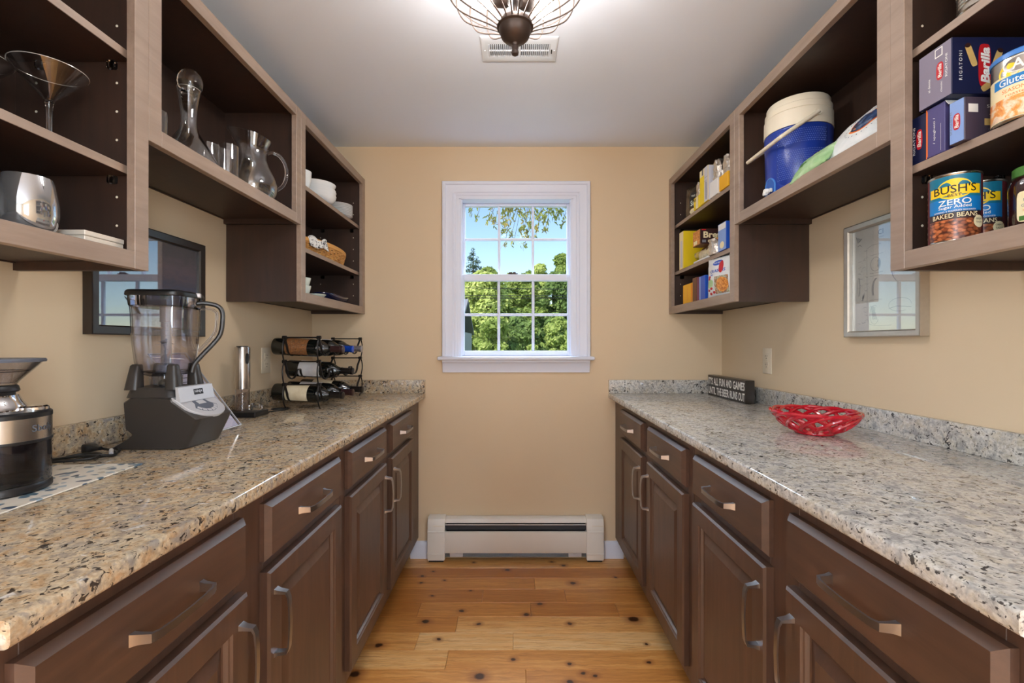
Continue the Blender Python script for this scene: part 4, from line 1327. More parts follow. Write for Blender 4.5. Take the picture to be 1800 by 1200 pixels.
# spout lip at the wall-side corner
mb = MB()
mb.loft([[(-0.064, -0.030, 1.300), (-0.064, 0.030, 1.300), (-0.072, 0.022, 1.322), (-0.072, -0.022, 1.322)], [(-0.082, -0.016, 1.322), (-0.082, 0.016, 1.322), (-0.094, 0.010, 1.345), (-0.094, -0.010, 1.345)], [(-0.097, -0.010, 1.349), (-0.097, 0.010, 1.349), (-0.098, 0.009, 1.350), (-0.098, -0.009, 1.350)]], 0, TJ @ Matrix.Rotation(R(25), 4, 'Z'))
obj('spout', mb, M['glass_smoke'], jar)
# measuring marks printed on the two faces towards the room
mb = MB()
for fr in (frame_M((0, -0.0668, 1.235), (1, 0, 0), (0, -0.09, 1)), frame_M((0.0668, 0, 1.235), (0, 1, 0), (0.09, 0, 1))):
    for k in range(9):
        wq = 0.020 if k % 3 else 0.034
        add_flat_rect(mb, TJ @ fr, 0.045 - wq, 0.045, -0.066 + k * 0.0135, -0.0652 + k * 0.0135, 0, 0.0014 + 0.0002 * k)
obj('measure_marks', mb, M['print_grey'], jar, normals=False, smooth=0)
# blade tower
mb = MB(); mb.lathe([(0, 1.128), (0.026, 1.128), (0.024, 1.150), (0.0135, 1.156), (0.0135, 1.275), (0.016, 1.278), (0.016, 1.318), (0, 1.318)], 0, 0, 0, 20, 0, TJ); tw = obj('blade_tower', mb, M['greyblue'], bl)
for z, a in ((1.170, 20), (1.215, 100), (1.258, 50)):
    mb = MB(); Tz = TJ @ Matrix.Translation((0, 0, z)) @ Matrix.Rotation(R(a), 4, 'Z')
    mb.loft([[(-0.046, -0.003, 0.004), (-0.046, 0.003, 0.004), (-0.046, 0.003, 0.005), (-0.046, -0.003, 0.005)], [(0, -0.009, 0), (0, 0.009, 0), (0, 0.009, 0.0015), (0, -0.009, 0.0015)], [(0.046, -0.003, -0.004), (0.046, 0.003, -0.004), (0.046, 0.003, -0.003), (0.046, -0.003, -0.003)]], 0, Tz); obj('blade', mb, M['steel'], tw)
# drive socket seen through the clear foot
mb = MB(); mb.lathe([(0, 1.088), (0.022, 1.088), (0.020, 1.100), (0.012, 1.108), (0, 1.109)], 0, 0, 0, 20, 0, TJ); obj('drive_socket', mb, M['black'], bl)
# lid: skirt, top, latch
mb = MB(); mb.loft([sq(0.1365, 1.318, .03), sq(0.146, 1.323, .03), sq(0.150, 1.345, .032), sq(0.150, 1.350, .032), sq(0.144, 1.350, .03)], 0, TJ); ld = obj('lid', mb, M['smoke_dark'], bl)
mb = MB(); mb.loft([sq(0.158, 1.3505, .034), sq(0.160, 1.354, .034), sq(0.158, 1.362, .034), sq(0.148, 1.367, .03), sq(0.10, 1.368, .03)], 0, TJ); obj('lid_top', mb, M['black'], ld)
mb = MB(); mb.box(0.02, 0.088, -0.018, 0.045, 1.352, 1.3665, 0.004, 2, T=TJ @ Matrix.Rotation(R(24), 4, 'Z')); obj('lid_latch', mb, M['silver'], ld)
mb = MB(); mb.box(0.066, 0.090, 0.006, 0.032, 1.332, 1.352, 0.004, 2, T=TJ @ Matrix.Rotation(R(24), 4, 'Z')); obj('latch_hinge', mb, M['black'], ld)
# handle: bent bar from the rim down to the foot of the pitcher
hp_ = smooth_path([(0.072, 0, 1.335), (0.096, 0, 1.338), (0.128, 0, 1.332), (0.142, 0, 1.316), (0.144, 0, 1.288), (0.138, 0, 1.244), (0.118, 0, 1.212), (0.090, 0, 1.178), (0.070, 0, 1.150), (0.064, 0, 1.126)], 4)
TH = TJ @ Matrix.Rotation(R(26), 4, 'Z')
mb = MB(); mb.tube(hp_, 0.0068, 10, T=TH, flat=1.7); hd = obj('pitcher_handle', mb, M['charcoal'], bl)
hi = smooth_path([(0.080, 0, 1.320), (0.112, 0, 1.320), (0.126, 0, 1.310), (0.128, 0, 1.286), (0.124, 0, 1.250), (0.106, 0, 1.222), (0.080, 0, 1.190)], 4)
mb = MB(); mb.tube(hi, 0.0042, 8, T=TH, flat=2.0); obj('grip_insert', mb, M['glass_smoke'], hd)

def squeeze(o, S):
    """scale the meshes of a thing about its own base point"""
    for ch in o.children:
        if ch.type == 'MESH': ch.data.transform(S)
        squeeze(ch, S)
bl.location.x += 0.006
squeeze(bl, Matrix.Diagonal((0.90, 0.90, 0.917, 1)))
# ---- clear document sleeve leaning on the wall behind the blender
s0, s1 = Vector((-0.920, 0, CT + 0.001)), Vector((-1.104, 0, 1.155))
d = (s1 - s0).normalized(); nrm = Vector((-d.z, 0, d.x)).normalized() * -1
sv = thing('leaning_sheet', (-1.0, 1.43, CT), 'pale printed sheet in a clear holder leaning on the wall beside the blender', 'document holder')
def slab_between(ya, yb, u0, u1, h0, h1):
    rs = []
    for h in (h0, h1):
        rs.append([tuple(s0 + d * u0 + nrm * h + Vector((0, ya, 0))), tuple(s0 + d * u0 + nrm * h + Vector((0, yb, 0))), tuple(s0 + d * u1 + nrm * h + Vector((0, yb, 0))), tuple(s0 + d * u1 + nrm * h + Vector((0, ya, 0)))])
    return MB().loft(rs)
Ls = (s1 - s0).length
nrm = Vector((d.z * 1, 0, -d.x)).normalized()
if nrm.x < 0: nrm = -nrm
obj('page', slab_between(1.375, 1.512, 0.004, Ls - 0.004, 0.0016, 0.0022), M['paper'], sv, smooth=0)
obj('holder', slab_between(1.368, 1.522, 0.0, Ls, 0.0026, 0.0046), M['sleeve'], sv, smooth=0)
mb = MB()
for ya, yb, u0, u1 in ((1.366, 1.524, -0.001, 0.0016), (1.366, 1.524, Ls - 0.0016, Ls + 0.001), (1.366, 1.3685, 0, Ls), (1.5215, 1.524, 0, Ls)):
    mb.merge(slab_between(ya, yb, u0, u1, 0.0008, 0.0052).bm)
obj('holder_edge', mb, M['silver'], sv, smooth=0)
mb = MB(); TT = frame_M(tuple(s0 + d * (Ls * 0.5) + nrm * 0.0023 + Vector((0, 1.444, 0))), (0, 1, 0), tuple(d))
for k in range(9):
    add_flat_rect(mb, TT, -0.055, -0.055 + [0.10, 0.08, 0.11, 0.06, 0.10, 0.09, 0.11, 0.07, 0.05][k], 0.085 - k * 0.016, 0.0885 - k * 0.016, 0, 0.0001)
add_flat_oval(mb, TT @ Matrix.Translation((0.03, -0.075, 0)), 0.05, 0.03, 1, 0.0001)
obj('print', mb, [M['print_grey'], M['lightblue_card']], sv, normals=False, smooth=0)

# ---- blender cord with plug, coiled on the worktop
cz = CT + 0.0042
path = smooth_path([(-1.040, 1.185, cz), (-1.000, 1.150, cz), (-0.985, 1.105, cz), (-1.000, 1.072, cz + 0.001), (-1.035, 1.055, cz), (-1.060, 1.075, cz + 0.002), (-1.040, 1.100, cz + 0.004), (-0.995, 1.092, cz + 0.006), (-0.978, 1.060, cz + 0.005),
                    (-0.995, 1.036, cz + 0.005), (-1.030, 1.018, cz + 0.006), (-1.075, 1.005, cz + 0.003), (-1.095, 0.985, cz), (-1.098, 0.95, cz)], 6)
mb = MB(); mb.tube(path, 0.0032, 8)
path = smooth_path([(-1.045, 1.150, cz + 0.006), (-1.015, 1.140, cz + 0.004), (-0.988, 1.128, cz + 0.002), (-0.972, 1.10, cz), (-0.985, 1.075, cz + 0.007), (-1.02, 1.062, cz + 0.007), (-1.06, 1.046, cz + 0.004), (-1.098, 1.03, cz)], 6)
mb.tube(path, 0.0032, 8); cd = obj('power_cord', mb, M['cord'], bl)
Tp = Matrix.Translation((-1.056, 1.142, cz + 0.008)) @ Matrix.Rotation(R(-8), 4, 'Z')
mb = MB(); mb.loft([[(x, y, z) for y, z in rrect(wy, wz, 0.004, 3)] for x, wy, wz in ((-0.022, 0.026, 0.020), (-0.020, 0.028, 0.022), (-0.004, 0.024, 0.018), (0.004, 0.014, 0.012), (0.018, 0.010, 0.009))], 0, Tp)
for yy in (-0.0065, 0.0065): mb.box(-0.038, -0.021, yy - 0.001, yy + 0.001, -0.003, 0.003, mi=1, T=Tp)
obj('plug', mb, [M['black'], M['steel']], cd)
mb = MB(); mb.tube([(-1.003, 1.128, cz + 0.001), (-0.992, 1.118, cz + 0.009), (-0.980, 1.104, cz + 0.003)], 0.0045, 8); obj('tie_band', mb, M['silver'], cd)

# ---- electric wine opener on its stand, with foil cutter and charger lead
wo = thing('wine_opener', (-1.045, 1.725, CT), 'tall brushed steel wine opener standing on a square black base', 'wine opener')
mb = MB(); mb.box(-1.092, -0.962, 1.682, 1.775, CT + 0.0005, CT + 0.020, 0.002); obj('stand', mb, M['black'], wo)
ox, oy = -1.036, 1.728
mb = MB(); mb.lathe([(0.0235, 0.9345), (0.0245, 0.9345), (0.0245, 1.018), (0.0225, 1.018), (0.0225, 0.9365), (0, 0.9365), (0, 0.9345)], ox, oy, 0, 32); obj('clear_sleeve', mb, M['glass_smoke'], wo)
hel = [(ox + 0.0045 * math.cos(t), oy + 0.0045 * math.sin(t), 0.945 + 0.07 * t / (2 * PI * 5)) for t in [2 * PI * 5 * k / 60 for k in range(61)]]
mb = MB(); mb.tube(hel, 0.0015, 6); obj('corkscrew', mb, M['steel_dark'], wo)
mb = MB(); mb.lathe([(0, 1.018), (0.0262, 1.018), (0.0265, 1.021), (0.0265, 1.172), (0.0255, 1.176), (0, 1.177)], ox, oy, 0, 40); ob = obj('steel_barrel', mb, M['steel'], wo)
a = R(-22)
mb = MB(); add_cyl_oval(mb, ox, oy, 0.0265, a, 1.132, 0.013, 0.040, 0, 0.0010, power=3.0); obj('switch', mb, M['blackmat'], ob, normals=False)
mb = MB(); mb.lathe([(0, 1.1765), (0.020, 1.1768), (0.0195, 1.1795), (0, 1.180)], ox, oy, 0, 32); obj('cap', mb, M['black'], wo)
fc = thing('foil_cutter', (-0.992, 1.742, CT + 0.0202), 'small clear plastic foil cutter on the black opener stand', 'foil cutter')
mb = MB(); mb.lathe([(0.012, 0), (0.019, 0.002), (0.021, 0.010), (0.019, 0.020), (0.014, 0.026), (0.011, 0.024), (0.010, 0.006)], -0.992, 1.742, CT + 0.0206, 20, sx=1.15); obj('ring_body', mb, M['glass'], fc)
mb = MB(); mb.box(-1.002, -0.982, 1.739, 1.745, CT + 0.030, CT + 0.036, 0.001); obj('cutting_wheel_bar', mb, M['steel'], fc)
mb = MB(); mb.tube(smooth_path([(-0.985, 1.79, CT + 0.003), (-0.975, 1.83, CT + 0.003), (-0.945, 1.86, CT + 0.003), (-0.955, 1.90, CT + 0.003), (-0.995, 1.89, CT + 0.006), (-0.990, 1.85, CT + 0.008), (-0.950, 1.85, CT + 0.008), (-0.935, 1.885, CT + 0.006), (-0.965, 1.91, CT + 0.005), (-1.01, 1.90, CT + 0.003)], 6), 0.0022, 6)
o = obj('charger_lead', mb, M['cord'], None, (-0.97, 1.86, CT)); tag(o, 'thin black charger lead coiled between the wine opener and wine rack', 'cord')

# ---- wine rack: three tiers, two scrolled frames, with bottles lying in it
XA, XB_ = -0.960, -0.817         # the two scrolled frames
YN, YFAR = 1.895, 2.400
TIER = [0.982, 1.078, 1.178]
rk = thing('wine_rack', (-0.915, 2.15, CT), 'black wrought iron stacking wine rack in the far left corner', 'wine rack')
slots = [YN + 0.065 + 0.118 * k for k in range(4)]
for zi, z in enumerate(TIER):
    for xf in (XA, XB_):
        # scalloped cradle bar: dips under every bottle
        pts = [(xf, YN, z + 0.036)]
        for ys in slots:
            for a in range(-80, 81, 20):
                pts.append((xf, ys + 0.045 * math.sin(R(a)), z - 0.0445 * math.cos(R(a)) + 0.004))
        pts.append((xf, YFAR, z + 0.036))
        mb = MB(); mb.tube(pts, 0.0036, 6, flat=1.4); obj('cradle_bar', mb, M['iron'], rk)
    for yy in (YN, YFAR):
        mb = MB(); mb.tube([(XA - 0.004, yy, z + 0.036), (XB_ + 0.004, yy, z + 0.036)], 0.0030, 8); obj('cross_rod', mb, M['iron'], rk)
        for xf in (XA, XB_):
            mb = MB(); mb.tube([(xf - 0.008, yy, z + 0.036), (xf + 0.008, yy, z + 0.036)], 0.0075, 10); obj('scroll_end', mb, M['iron'], rk)
    for xf in (XA, XB_):
        for yy, sg in ((YN, -1), (YFAR, 1)):
            z_lo = CT + 0.003 if zi == 0 else TIER[zi - 1] + 0.036
            pts = bez((xf, yy, z + 0.036), (xf + 0.004, yy + sg * 0.030, z + 0.020), (xf + 0.004, yy + sg * 0.030, z_lo + 0.03), (xf, yy + sg * (0.004 if zi else -0.012), z_lo), 14)
            mb = MB(); mb.tube(pts, 0.0030, 8); obj('side_arch', mb, M['iron'], rk)
B_PROF = [(0, 0.004), (0.014, 0.002), (0.030, 0.0), (0.0360, 0.004), (0.0370, 0.010), (0.0370, 0.185), (0.0355, 0.197), (0.0300, 0.211), (0.0200, 0.227), (0.0150, 0.240), (0.0138, 0.252), (0.0134, 0.288), (0.0150, 0.290), (0.0150, 0.298), (0.0120, 0.300), (0, 0.300)]
def bottle(y, z, label_m, caps_m, label, ang=8.0, lab=True):
    loc = (-1.034, y, z)
    t = thing('wine_bottle', loc, label, 'bottle', 'wine bottles lying in the iron rack')
    Tb_ = Matrix.Translation(loc) @ Matrix.Rotation(R(-3.0), 4, 'Z') @ Matrix.Rotation(R(90 + ang * 0.35), 4, 'Y')
    mb = MB(); mb.lathe(B_PROF, 0, 0, 0, 28, 0, Tb_); obj('glass_body', mb, M['bottle'], t)
    if lab:
        vs = MB(); vs.lathe([(0.0373, 0.062), (0.0373, 0.158)], 0, 0, 0, 40, 0)
        # label wraps most of the way round; leave a gap underneath
        bm = vs.bm
        kill = [f for f in bm.faces if abs(math.atan2(f.calc_center_median().y, f.calc_center_median().x)) < R(32)]
        bmesh.ops.delete(bm, geom=kill, context='FACES'); bm.transform(Tb_)
        obj('paper_label', vs, label_m, t, normals=False)
    mb = MB(); mb.lathe([(0.0142, 0.243), (0.0142, 0.288), (0.0156, 0.2895), (0.0156, 0.3005), (0.0120, 0.3015), (0, 0.3018)], 0, 0, 0, 24, 0, Tb_); obj('capsule', mb, caps_m, t)
    return t
M['caps_dark'] = plain('dark_red_capsule', c(58, 34, 34), 0.3, 0.3, vary=0.1)
M['caps_white'] = plain('cream_capsule', c(214, 196, 180), 0.3, 0.2, vary=0.1)
M['caps_black'] = plain('black_capsule', c(30, 24, 22), 0.3, 0.2, vary=0.1)
M['caps_blue'] = plain('royal_blue_capsule', c(20, 70, 180), 0.25, 0.4, vary=0.05)
M['caps_silver'] = plain('silver_capsule', c(176, 176, 186), 0.25, 0.8, vary=0.05)
bottle(slots[0], TIER[2], M['feather_label'], M['caps_dark'], 'wine bottle with a brown plumage label, nearest bottle in the top tier of the rack')
bottle(slots[1], TIER[2], M['wine_label'], M['caps_blue'], 'wine bottle with a bright blue capsule in the top tier of the rack')
bottle(slots[2], TIER[2], M['wine_label2'], M['caps_silver'], 'wine bottle with a silver capsule, farthest bottle in the top tier of the rack')
bottle(slots[1], TIER[1], M['wine_label2'], M['caps_black'], 'dark wine bottle alone in the middle tier of the iron rack')
bottle(slots[0], TIER[0], M['wine_label'], M['caps_black'], 'wine bottle with a large cream label, nearest bottle in the bottom tier')
bottle(slots[1], TIER[0], M['wine_label2'], M['caps_dark'], 'dark wine bottle between two cream labelled bottles in the bottom tier')
bottle(slots[2] + 0.012, TIER[0], M['wine_label'], M['caps_black'], 'cream labelled wine bottle farthest back in the bottom tier of the rack')

# ================================================================== left wall cabinets
FL0, FL1, FL2, FLM = UZ0 + 0.0352, SH[0] + 0.0003, SH[1] + 0.0003, 1.652 + 0.0352
def stem_glass(name, loc, prof_out, thick, label, group, parts, cat='glass', seg=36):
    """lathed drinking glass: outline of (r,z) outside; the bowl is hollowed from parts['bowl'] upward"""
    t = thing(name, loc, label, cat, group)
    return t
def martini(x, y, z, label):
    t = thing('martini_glass', (x, y, z), label, 'glass', 'martini glasses')
    mb = MB(); mb.lathe([(0, 0.001), (0.034, 0.001), (0.0345, 0.0022), (0.012, 0.005), (0.0055, 0.010), (0.0042, 0.030), (0.0045, 0.070), (0.0062, 0.094), (0.0072, 0.098), (0.0060, 0.1005), (0, 0.1010)], x, y, z, 24)
    obj('stem', mb, M['glass'], t)
    mb = MB(); mb.lathe([(0, 0.1012), (0.0085, 0.1012), (0.0095, 0.1035), (0.0600, 0.163), (0.0608, 0.1645), (0.0598, 0.1645), (0.0088, 0.1050), (0.0, 0.1046)], x, y, z, 40)
    obj('bowl', mb, M['thin_glass'], t)
    mb = MB(); mb.tube([(x + 0.0603 * math.cos(2 * PI * k / 48), y + 0.0603 * math.sin(2 * PI * k / 48), z + 0.1645) for k in range(48)], 0.0008, 6, True); obj('rim', mb, M['rim_glint'], t)
    return t
M['rim_glint'] = plain('glass_rim_glint', c(210, 206, 198), 0.1, 0.3, vary=0.05)  # glint on clear glass rims, put in as an opaque pale colour
martini(-0.952, 0.930, FL1, 'large martini glass beside the cabinet end on the middle left shelf')
martini(-1.062, 0.885, FL1, 'martini glass standing behind and left of the larger martini glass')
x, y, z = -0.938, 0.745, FL1
t = thing('wine_glass', (x, y, z), 'round wine goblet at the left edge beside the martini glasses', 'glass')
mb = MB(); mb.lathe([(0, 0.001), (0.034, 0.001), (0.0345, 0.0022), (0.012, 0.005), (0.0045, 0.012), (0.0042, 0.050), (0.0065, 0.060), (0, 0.0608)], x, y, z, 24); obj('stem', mb, M['glass'], t)
mb = MB(); mb.lathe([(0, 0.061), (0.012, 0.063), (0.030, 0.074), (0.041, 0.094), (0.0435, 0.112), (0.041, 0.135), (0.036, 0.152), (0.0345, 0.152), (0.0395, 0.135), (0.0420, 0.112), (0.0395, 0.095), (0.029, 0.0765), (0.011, 0.0655), (0, 0.064)], x, y, z, 36); obj('bowl', mb, M['thin_glass'], t)
x, y, z = -0.905, 0.846, FL0
mb = MB(); mb.lathe([(0, 0.0008), (0.024, 0.0008), (0.030, 0.003), (0.0385, 0.018), (0.0425, 0.040), (0.0420, 0.062), (0.0375, 0.092), (0.0340, 0.108), (0.0330, 0.108), (0.0364, 0.092), (0.0408, 0.062), (0.0412, 0.040), (0.0372, 0.020), (0.029, 0.007), (0, 0.006)], 0, 0, 0, 44)
o = obj('stemless_glass', mb, M['glass_mirror'], None, None, local=True); o.location = (x, y, z); tag(o, 'silvered stemless wine glass on the lowest left shelf', 'glass')
bx = thing('flat_box', (-0.90, 0.968, FL0), 'flat whitewashed box lying on the lowest left shelf beside the stemless glass', 'box')
mb = MB(); mb.box(-0.985, -0.872, 0.922, 1.014, FL0 + 0.0004, FL0 + 0.020, 0.0015); obj('box_base', mb, M['boxwhite'], bx)
mb = MB(); mb.box(-0.986, -0.871, 0.921, 1.015, FL0 + 0.0205, FL0 + 0.031, 0.0015); obj('box_lid', mb, M['boxwhite'], bx)

# decanter with its stopper
x, y, z = -0.945, 1.318, FLM
t = thing('decanter', (x, y, z), 'wide bottomed clear glass decanter with a tilted ball stopper', 'decanter')
mb = MB()
out = [(0, 0.001), (0.072, 0.001), (0.0775, 0.005), (0.0785, 0.012), (0.073, 0.030), (0.058, 0.060), (0.038, 0.092), (0.026, 0.112), (0.0205, 0.132), (0.0195, 0.152), (0.0215, 0.180), (0.0265, 0.214), (0.0290, 0.232), (0.0300, 0.236)]
inn = [(0.0270, 0.236), (0.0240, 0.214), (0.0190, 0.180), (0.0170, 0.152), (0.0180, 0.132), (0.0235, 0.112), (0.0355, 0.091), (0.0555, 0.059), (0.070, 0.030), (0.074, 0.014), (0, 0.010)]
mb.lathe(out + inn, x, y, z, 48); obj('glass_body', mb, M['thin_glass'], t)
mb = MB(); mb.tube([(x + 0.0288 * math.cos(2 * PI * k / 40), y + 0.0288 * math.sin(2 * PI * k / 40), z + 0.236) for k in range(40)], 0.0011, 6, True); obj('lip', mb, M['rim_glint'], t)
mb = MB(); mb.lathe([(0.0, 0.196), (0.014, 0.197), (0.0165, 0.206), (0.0205, 0.232), (0.0275, 0.2375), (0.0315, 0.250), (0.0310, 0.266), (0.0250, 0.281), (0.0140, 0.290), (0, 0.292)], 0, 0, 0, 32, 0, Matrix.Translation((x, y, z)) @ Matrix.Translation((0, 0, 0.22)) @ Matrix.Rotation(R(6), 4, 'Y') @ Matrix.Translation((0, 0, -0.22))); obj('stopper', mb, M['glass'], t)
# tumblers
TUM = [(0, 0.001), (0.0265, 0.001), (0.0285, 0.004), (0.0290, 0.020), (0.0295, 0.135), (0.0285, 0.1355), (0.0272, 0.020), (0.026, 0.012), (0, 0.011)]
def tumbler(x, y, z, label):
    mb = MB(); mb.lathe(TUM, 0, 0, 0, 32)
    o = obj('tumbler', mb, M['thin_glass'], None, None, local=True); o.location = (x, y, z); tag(o, label, 'glass', 'clear tumblers')
    return o
tumbler(-0.945, 1.190, FLM, 'clear tumbler left of the decanter beside the cabinet stile').scale = (1.0, 1.0, 0.80)
tumbler(-0.978, 1.450, FLM, 'clear tumbler just right of the decanter, behind another tumbler')
tumbler(-0.922, 1.463, FLM - 0.0, 'clear tumbler against the glass pitcher, in front of another tumbler')
# pitcher with loop handle
x, y, z = -0.930, 1.615, FLM
t = thing('glass_pitcher', (x, y, z), 'hammered clear glass pitcher with a loop handle on the short left cabinet', 'pitcher')
prof_o = [(0.0, 0.001), (0.050, 0.001), (0.058, 0.006), (0.070, 0.032), (0.073, 0.056), (0.068, 0.086), (0.053, 0.120), (0.043, 0.146), (0.041, 0.166), (0.046, 0.190), (0.054, 0.212)]
prof_i = [(r_ - 0.0035 if r_ > 0 else 0, z_ + (0.006 if i_ < 3 else 0.0)) for i_, (r_, z_) in enumerate(prof_o)][::-1]
mb = MB(); mb.lathe(prof_o + prof_i, 0, 0, 0, 48)
sp = R(215)                     # spout points to the camera side, away from the handle
for v in mb.bm.verts:
    if v.co.z > 0.16:
        f = (v.co.z - 0.16) / 0.052
        a = math.atan2(v.co.y, v.co.x)
        w = max(0, math.cos(a - sp)) ** 6
        rad = math.hypot(v.co.x, v.co.y)
        k = 1 + 0.40 * w * f
        v.co.x *= k; v.co.y *= k
        v.co.z += 0.020 * f * (0.5 + 0.5 * math.cos(a - sp)) + 0.006 * w * f
    elif 0.02 < v.co.z < 0.14:
        nz_ = mnoise.noise(Vector((v.co.x * 60, v.co.y * 60, v.co.z * 60)))
        v.co.x *= 1 + 0.018 * nz_; v.co.y *= 1 + 0.018 * nz_
mb.bm.transform(Matrix.Translation((x, y, z)))
obj('glass_body', mb, M['thin_glass'], t, smooth=60)
ha = sp + PI
hpth = smooth_path([(0.040, 0, 0.176), (0.058, 0, 0.186), (0.082, 0, 0.176), (0.098, 0, 0.146), (0.100, 0, 0.110), (0.090, 0, 0.078), (0.074, 0, 0.060), (0.066, 0, 0.056)], 5)
mb = MB(); mb.tube(hpth, 0.0055, 12, T=Matrix.Translation((x, y, z)) @ Matrix.Rotation(ha, 4, 'Z')); obj('handle', mb, M['glass'], t)
squeeze(t, Matrix.Diagonal((1.07, 1.07, 1.04, 1)))

# dishes on the far left cabinet's upper shelf
def plate_prof(rad, h, th=0.003):
    return [(0, 0.0005), (rad * 0.52, 0.0005), (rad * 0.56, 0.0015), (rad * 0.72, h * 0.55), (rad, h), (rad, h + th * 0.6), (rad * 0.71, h * 0.55 + th), (rad * 0.52, th + 0.0012), (0, th + 0.001)]
def bowl_prof(rad, h, th=0.0032):
    return [(0, 0.0005), (rad * 0.45, 0.0005), (rad * 0.50, 0.003), (rad * 0.80, h * 0.35), (rad * 0.97, h * 0.85), (rad, h), (rad - th * 0.7, h), (rad * 0.94 - th * 0.5, h * 0.85), (rad * 0.78 - th * 0.6, h * 0.38), (rad * 0.46, 0.005 + th), (0, 0.004 + th)]
def dish(name, prof, x, y, z, m, label, cat, group):
    mb = MB(); mb.lathe(prof, 0, 0, 0, 40)
    o = obj(name, mb, m, None, None, local=True); o.location = (x, y, z); tag(o, label, cat, group); return o
ords = ['lowest', 'second lowest', 'third lowest', 'fourth lowest', 'fifth lowest', 'sixth lowest', 'seventh lowest', 'topmost']
bxp, byp = -0.930, 2.140
for k in range(5):
    dish('soup_bowl', bowl_prof(0.082 + 0.002 * (k % 2), 0.036), bxp, byp, FL2 + 0.0003 + k * 0.0088, M['china'], f'shallow white bowl, {ords[k]} in the bowl stack on the upper left shelf', 'bowl', 'stack of shallow white bowls')
dish('serving_bowl', bowl_prof(0.082, 0.050), bxp, byp, FL2 + 0.0443 + 0.003, M['china'], 'deep white bowl crowning the stack of bowls on the upper left shelf', 'bowl', None)
for k in range(8):
    dish('side_plate', plate_prof(0.066, 0.012), -0.915, 2.368, FL2 + 0.0003 + k * 0.0078, M['china'], f'small white plate, {ords[k]} in the plate stack nearest the far wall', 'plate', 'stack of small white plates')
x, y, z = -0.915, 1.945, FL2
t = thing('white_cup', (x, y, z), 'white cup half hidden behind the stile beside the bowl stack', 'cup')
mb = MB(); mb.lathe([(0, 0.001), (0.024, 0.001), (0.032, 0.010), (0.040, 0.045), (0.042, 0.085), (0.0395, 0.085), (0.0375, 0.045), (0.030, 0.013), (0, 0.006)], x, y, z, 32); obj('cup_body', mb, M['china'], t)
mb = MB(); mb.tube(smooth_path([(0.038, 0, 0.072), (0.058, 0, 0.070), (0.064, 0, 0.045), (0.052, 0, 0.025), (0.036, 0, 0.024)], 4), 0.004, 8, T=Matrix.Translation((x, y, z)) @ Matrix.Rotation(R(160), 4, 'Z')); obj('handle', mb, M['china'], t)

# oval splint basket with a patterned liner
bc = Vector((-0.948, 2.215, FL1))
t = thing('oval_basket', tuple(bc), 'oval honey coloured woven basket on the middle left shelf', 'basket')
A_, B_ = 0.082, 0.235
def oval(k, n, grow, z):
    a = 2 * PI * k / n
    return (bc.x + (A_ + grow) * math.cos(a), bc.y + (B_ + grow) * math.sin(a), bc.z + z)
NB = 44
mb = MB(); mb.loft([[oval(k, 40, -0.016, 0.001) for k in range(40)], [oval(k, 40, -0.016, 0.005) for k in range(40)]]); obj('basket_floor', mb, M['wicker'], t)
for r_ in range(6):
    pts = []
    for k in range(NB * 2):
        w = 0.0022 * (1 if (k // 2 + r_) % 2 else -1)
        pts.append(oval(k, NB * 2, -0.014 + 0.0026 * r_ + w, 0.009 + r_ * 0.0088))
    mb = MB(); mb.tube(pts, 0.0042, 4, True, flat=0.35); obj('weaver', mb, M['wicker'], t)
mb = MB()
for k in range(NB):
    p0 = Vector(oval(k, NB, -0.0165, 0.002)); p1 = Vector(oval(k, NB, -0.001, 0.060))
    mb.tube([p0, p1], 0.0045, 4, flat=0.3)
o = obj('upright_splints', mb, M['wicker'], t); o['kind'] = 'stuff'
mb = MB()
mb.loft([[oval(k, 48, g_, z_) for k in range(48)] for g_, z_ in ((0.003, 0.056), (0.005, 0.058), (0.006, 0.073), (0.003, 0.076), (-0.004, 0.076), (-0.005, 0.056), (0.003, 0.056))], 0, None, False, False); obj('rim', mb, M['wicker_rim'], t)
mb = MB(); vs, fs = [], []
for j in range(7):
    for i in range(13):
        u = i / 12; v = j / 6
        yy = bc.y - 0.215 + 0.105 * u; xx = bc.x + (A_ * 0.98) * math.sqrt(max(0.02, 1 - ((yy - bc.y) / B_) ** 2))
        vs.append((xx + 0.010 * v * (1 if v > 0.3 else 0.3) + 0.005, yy, bc.z + 0.0785 - 0.044 * v + 0.008 * math.sin(u * 9 + v * 2) * (1 - v * 0.5)))
for j in range(6):
    for i in range(12):
        fs.append((j * 13 + i, j * 13 + i + 1, (j + 1) * 13 + i + 1, (j + 1) * 13 + i))
mb.mesh(vs, fs)
ln = obj('napkin_liner', mb, mottled('black_white_napkin', [(0.42, c(20, 20, 22)), (0.48, c(232, 230, 226))], 70, 0.7), t)
sm = ln.modifiers.new('thickness', 'SOLIDIFY'); sm.thickness = 0.0015
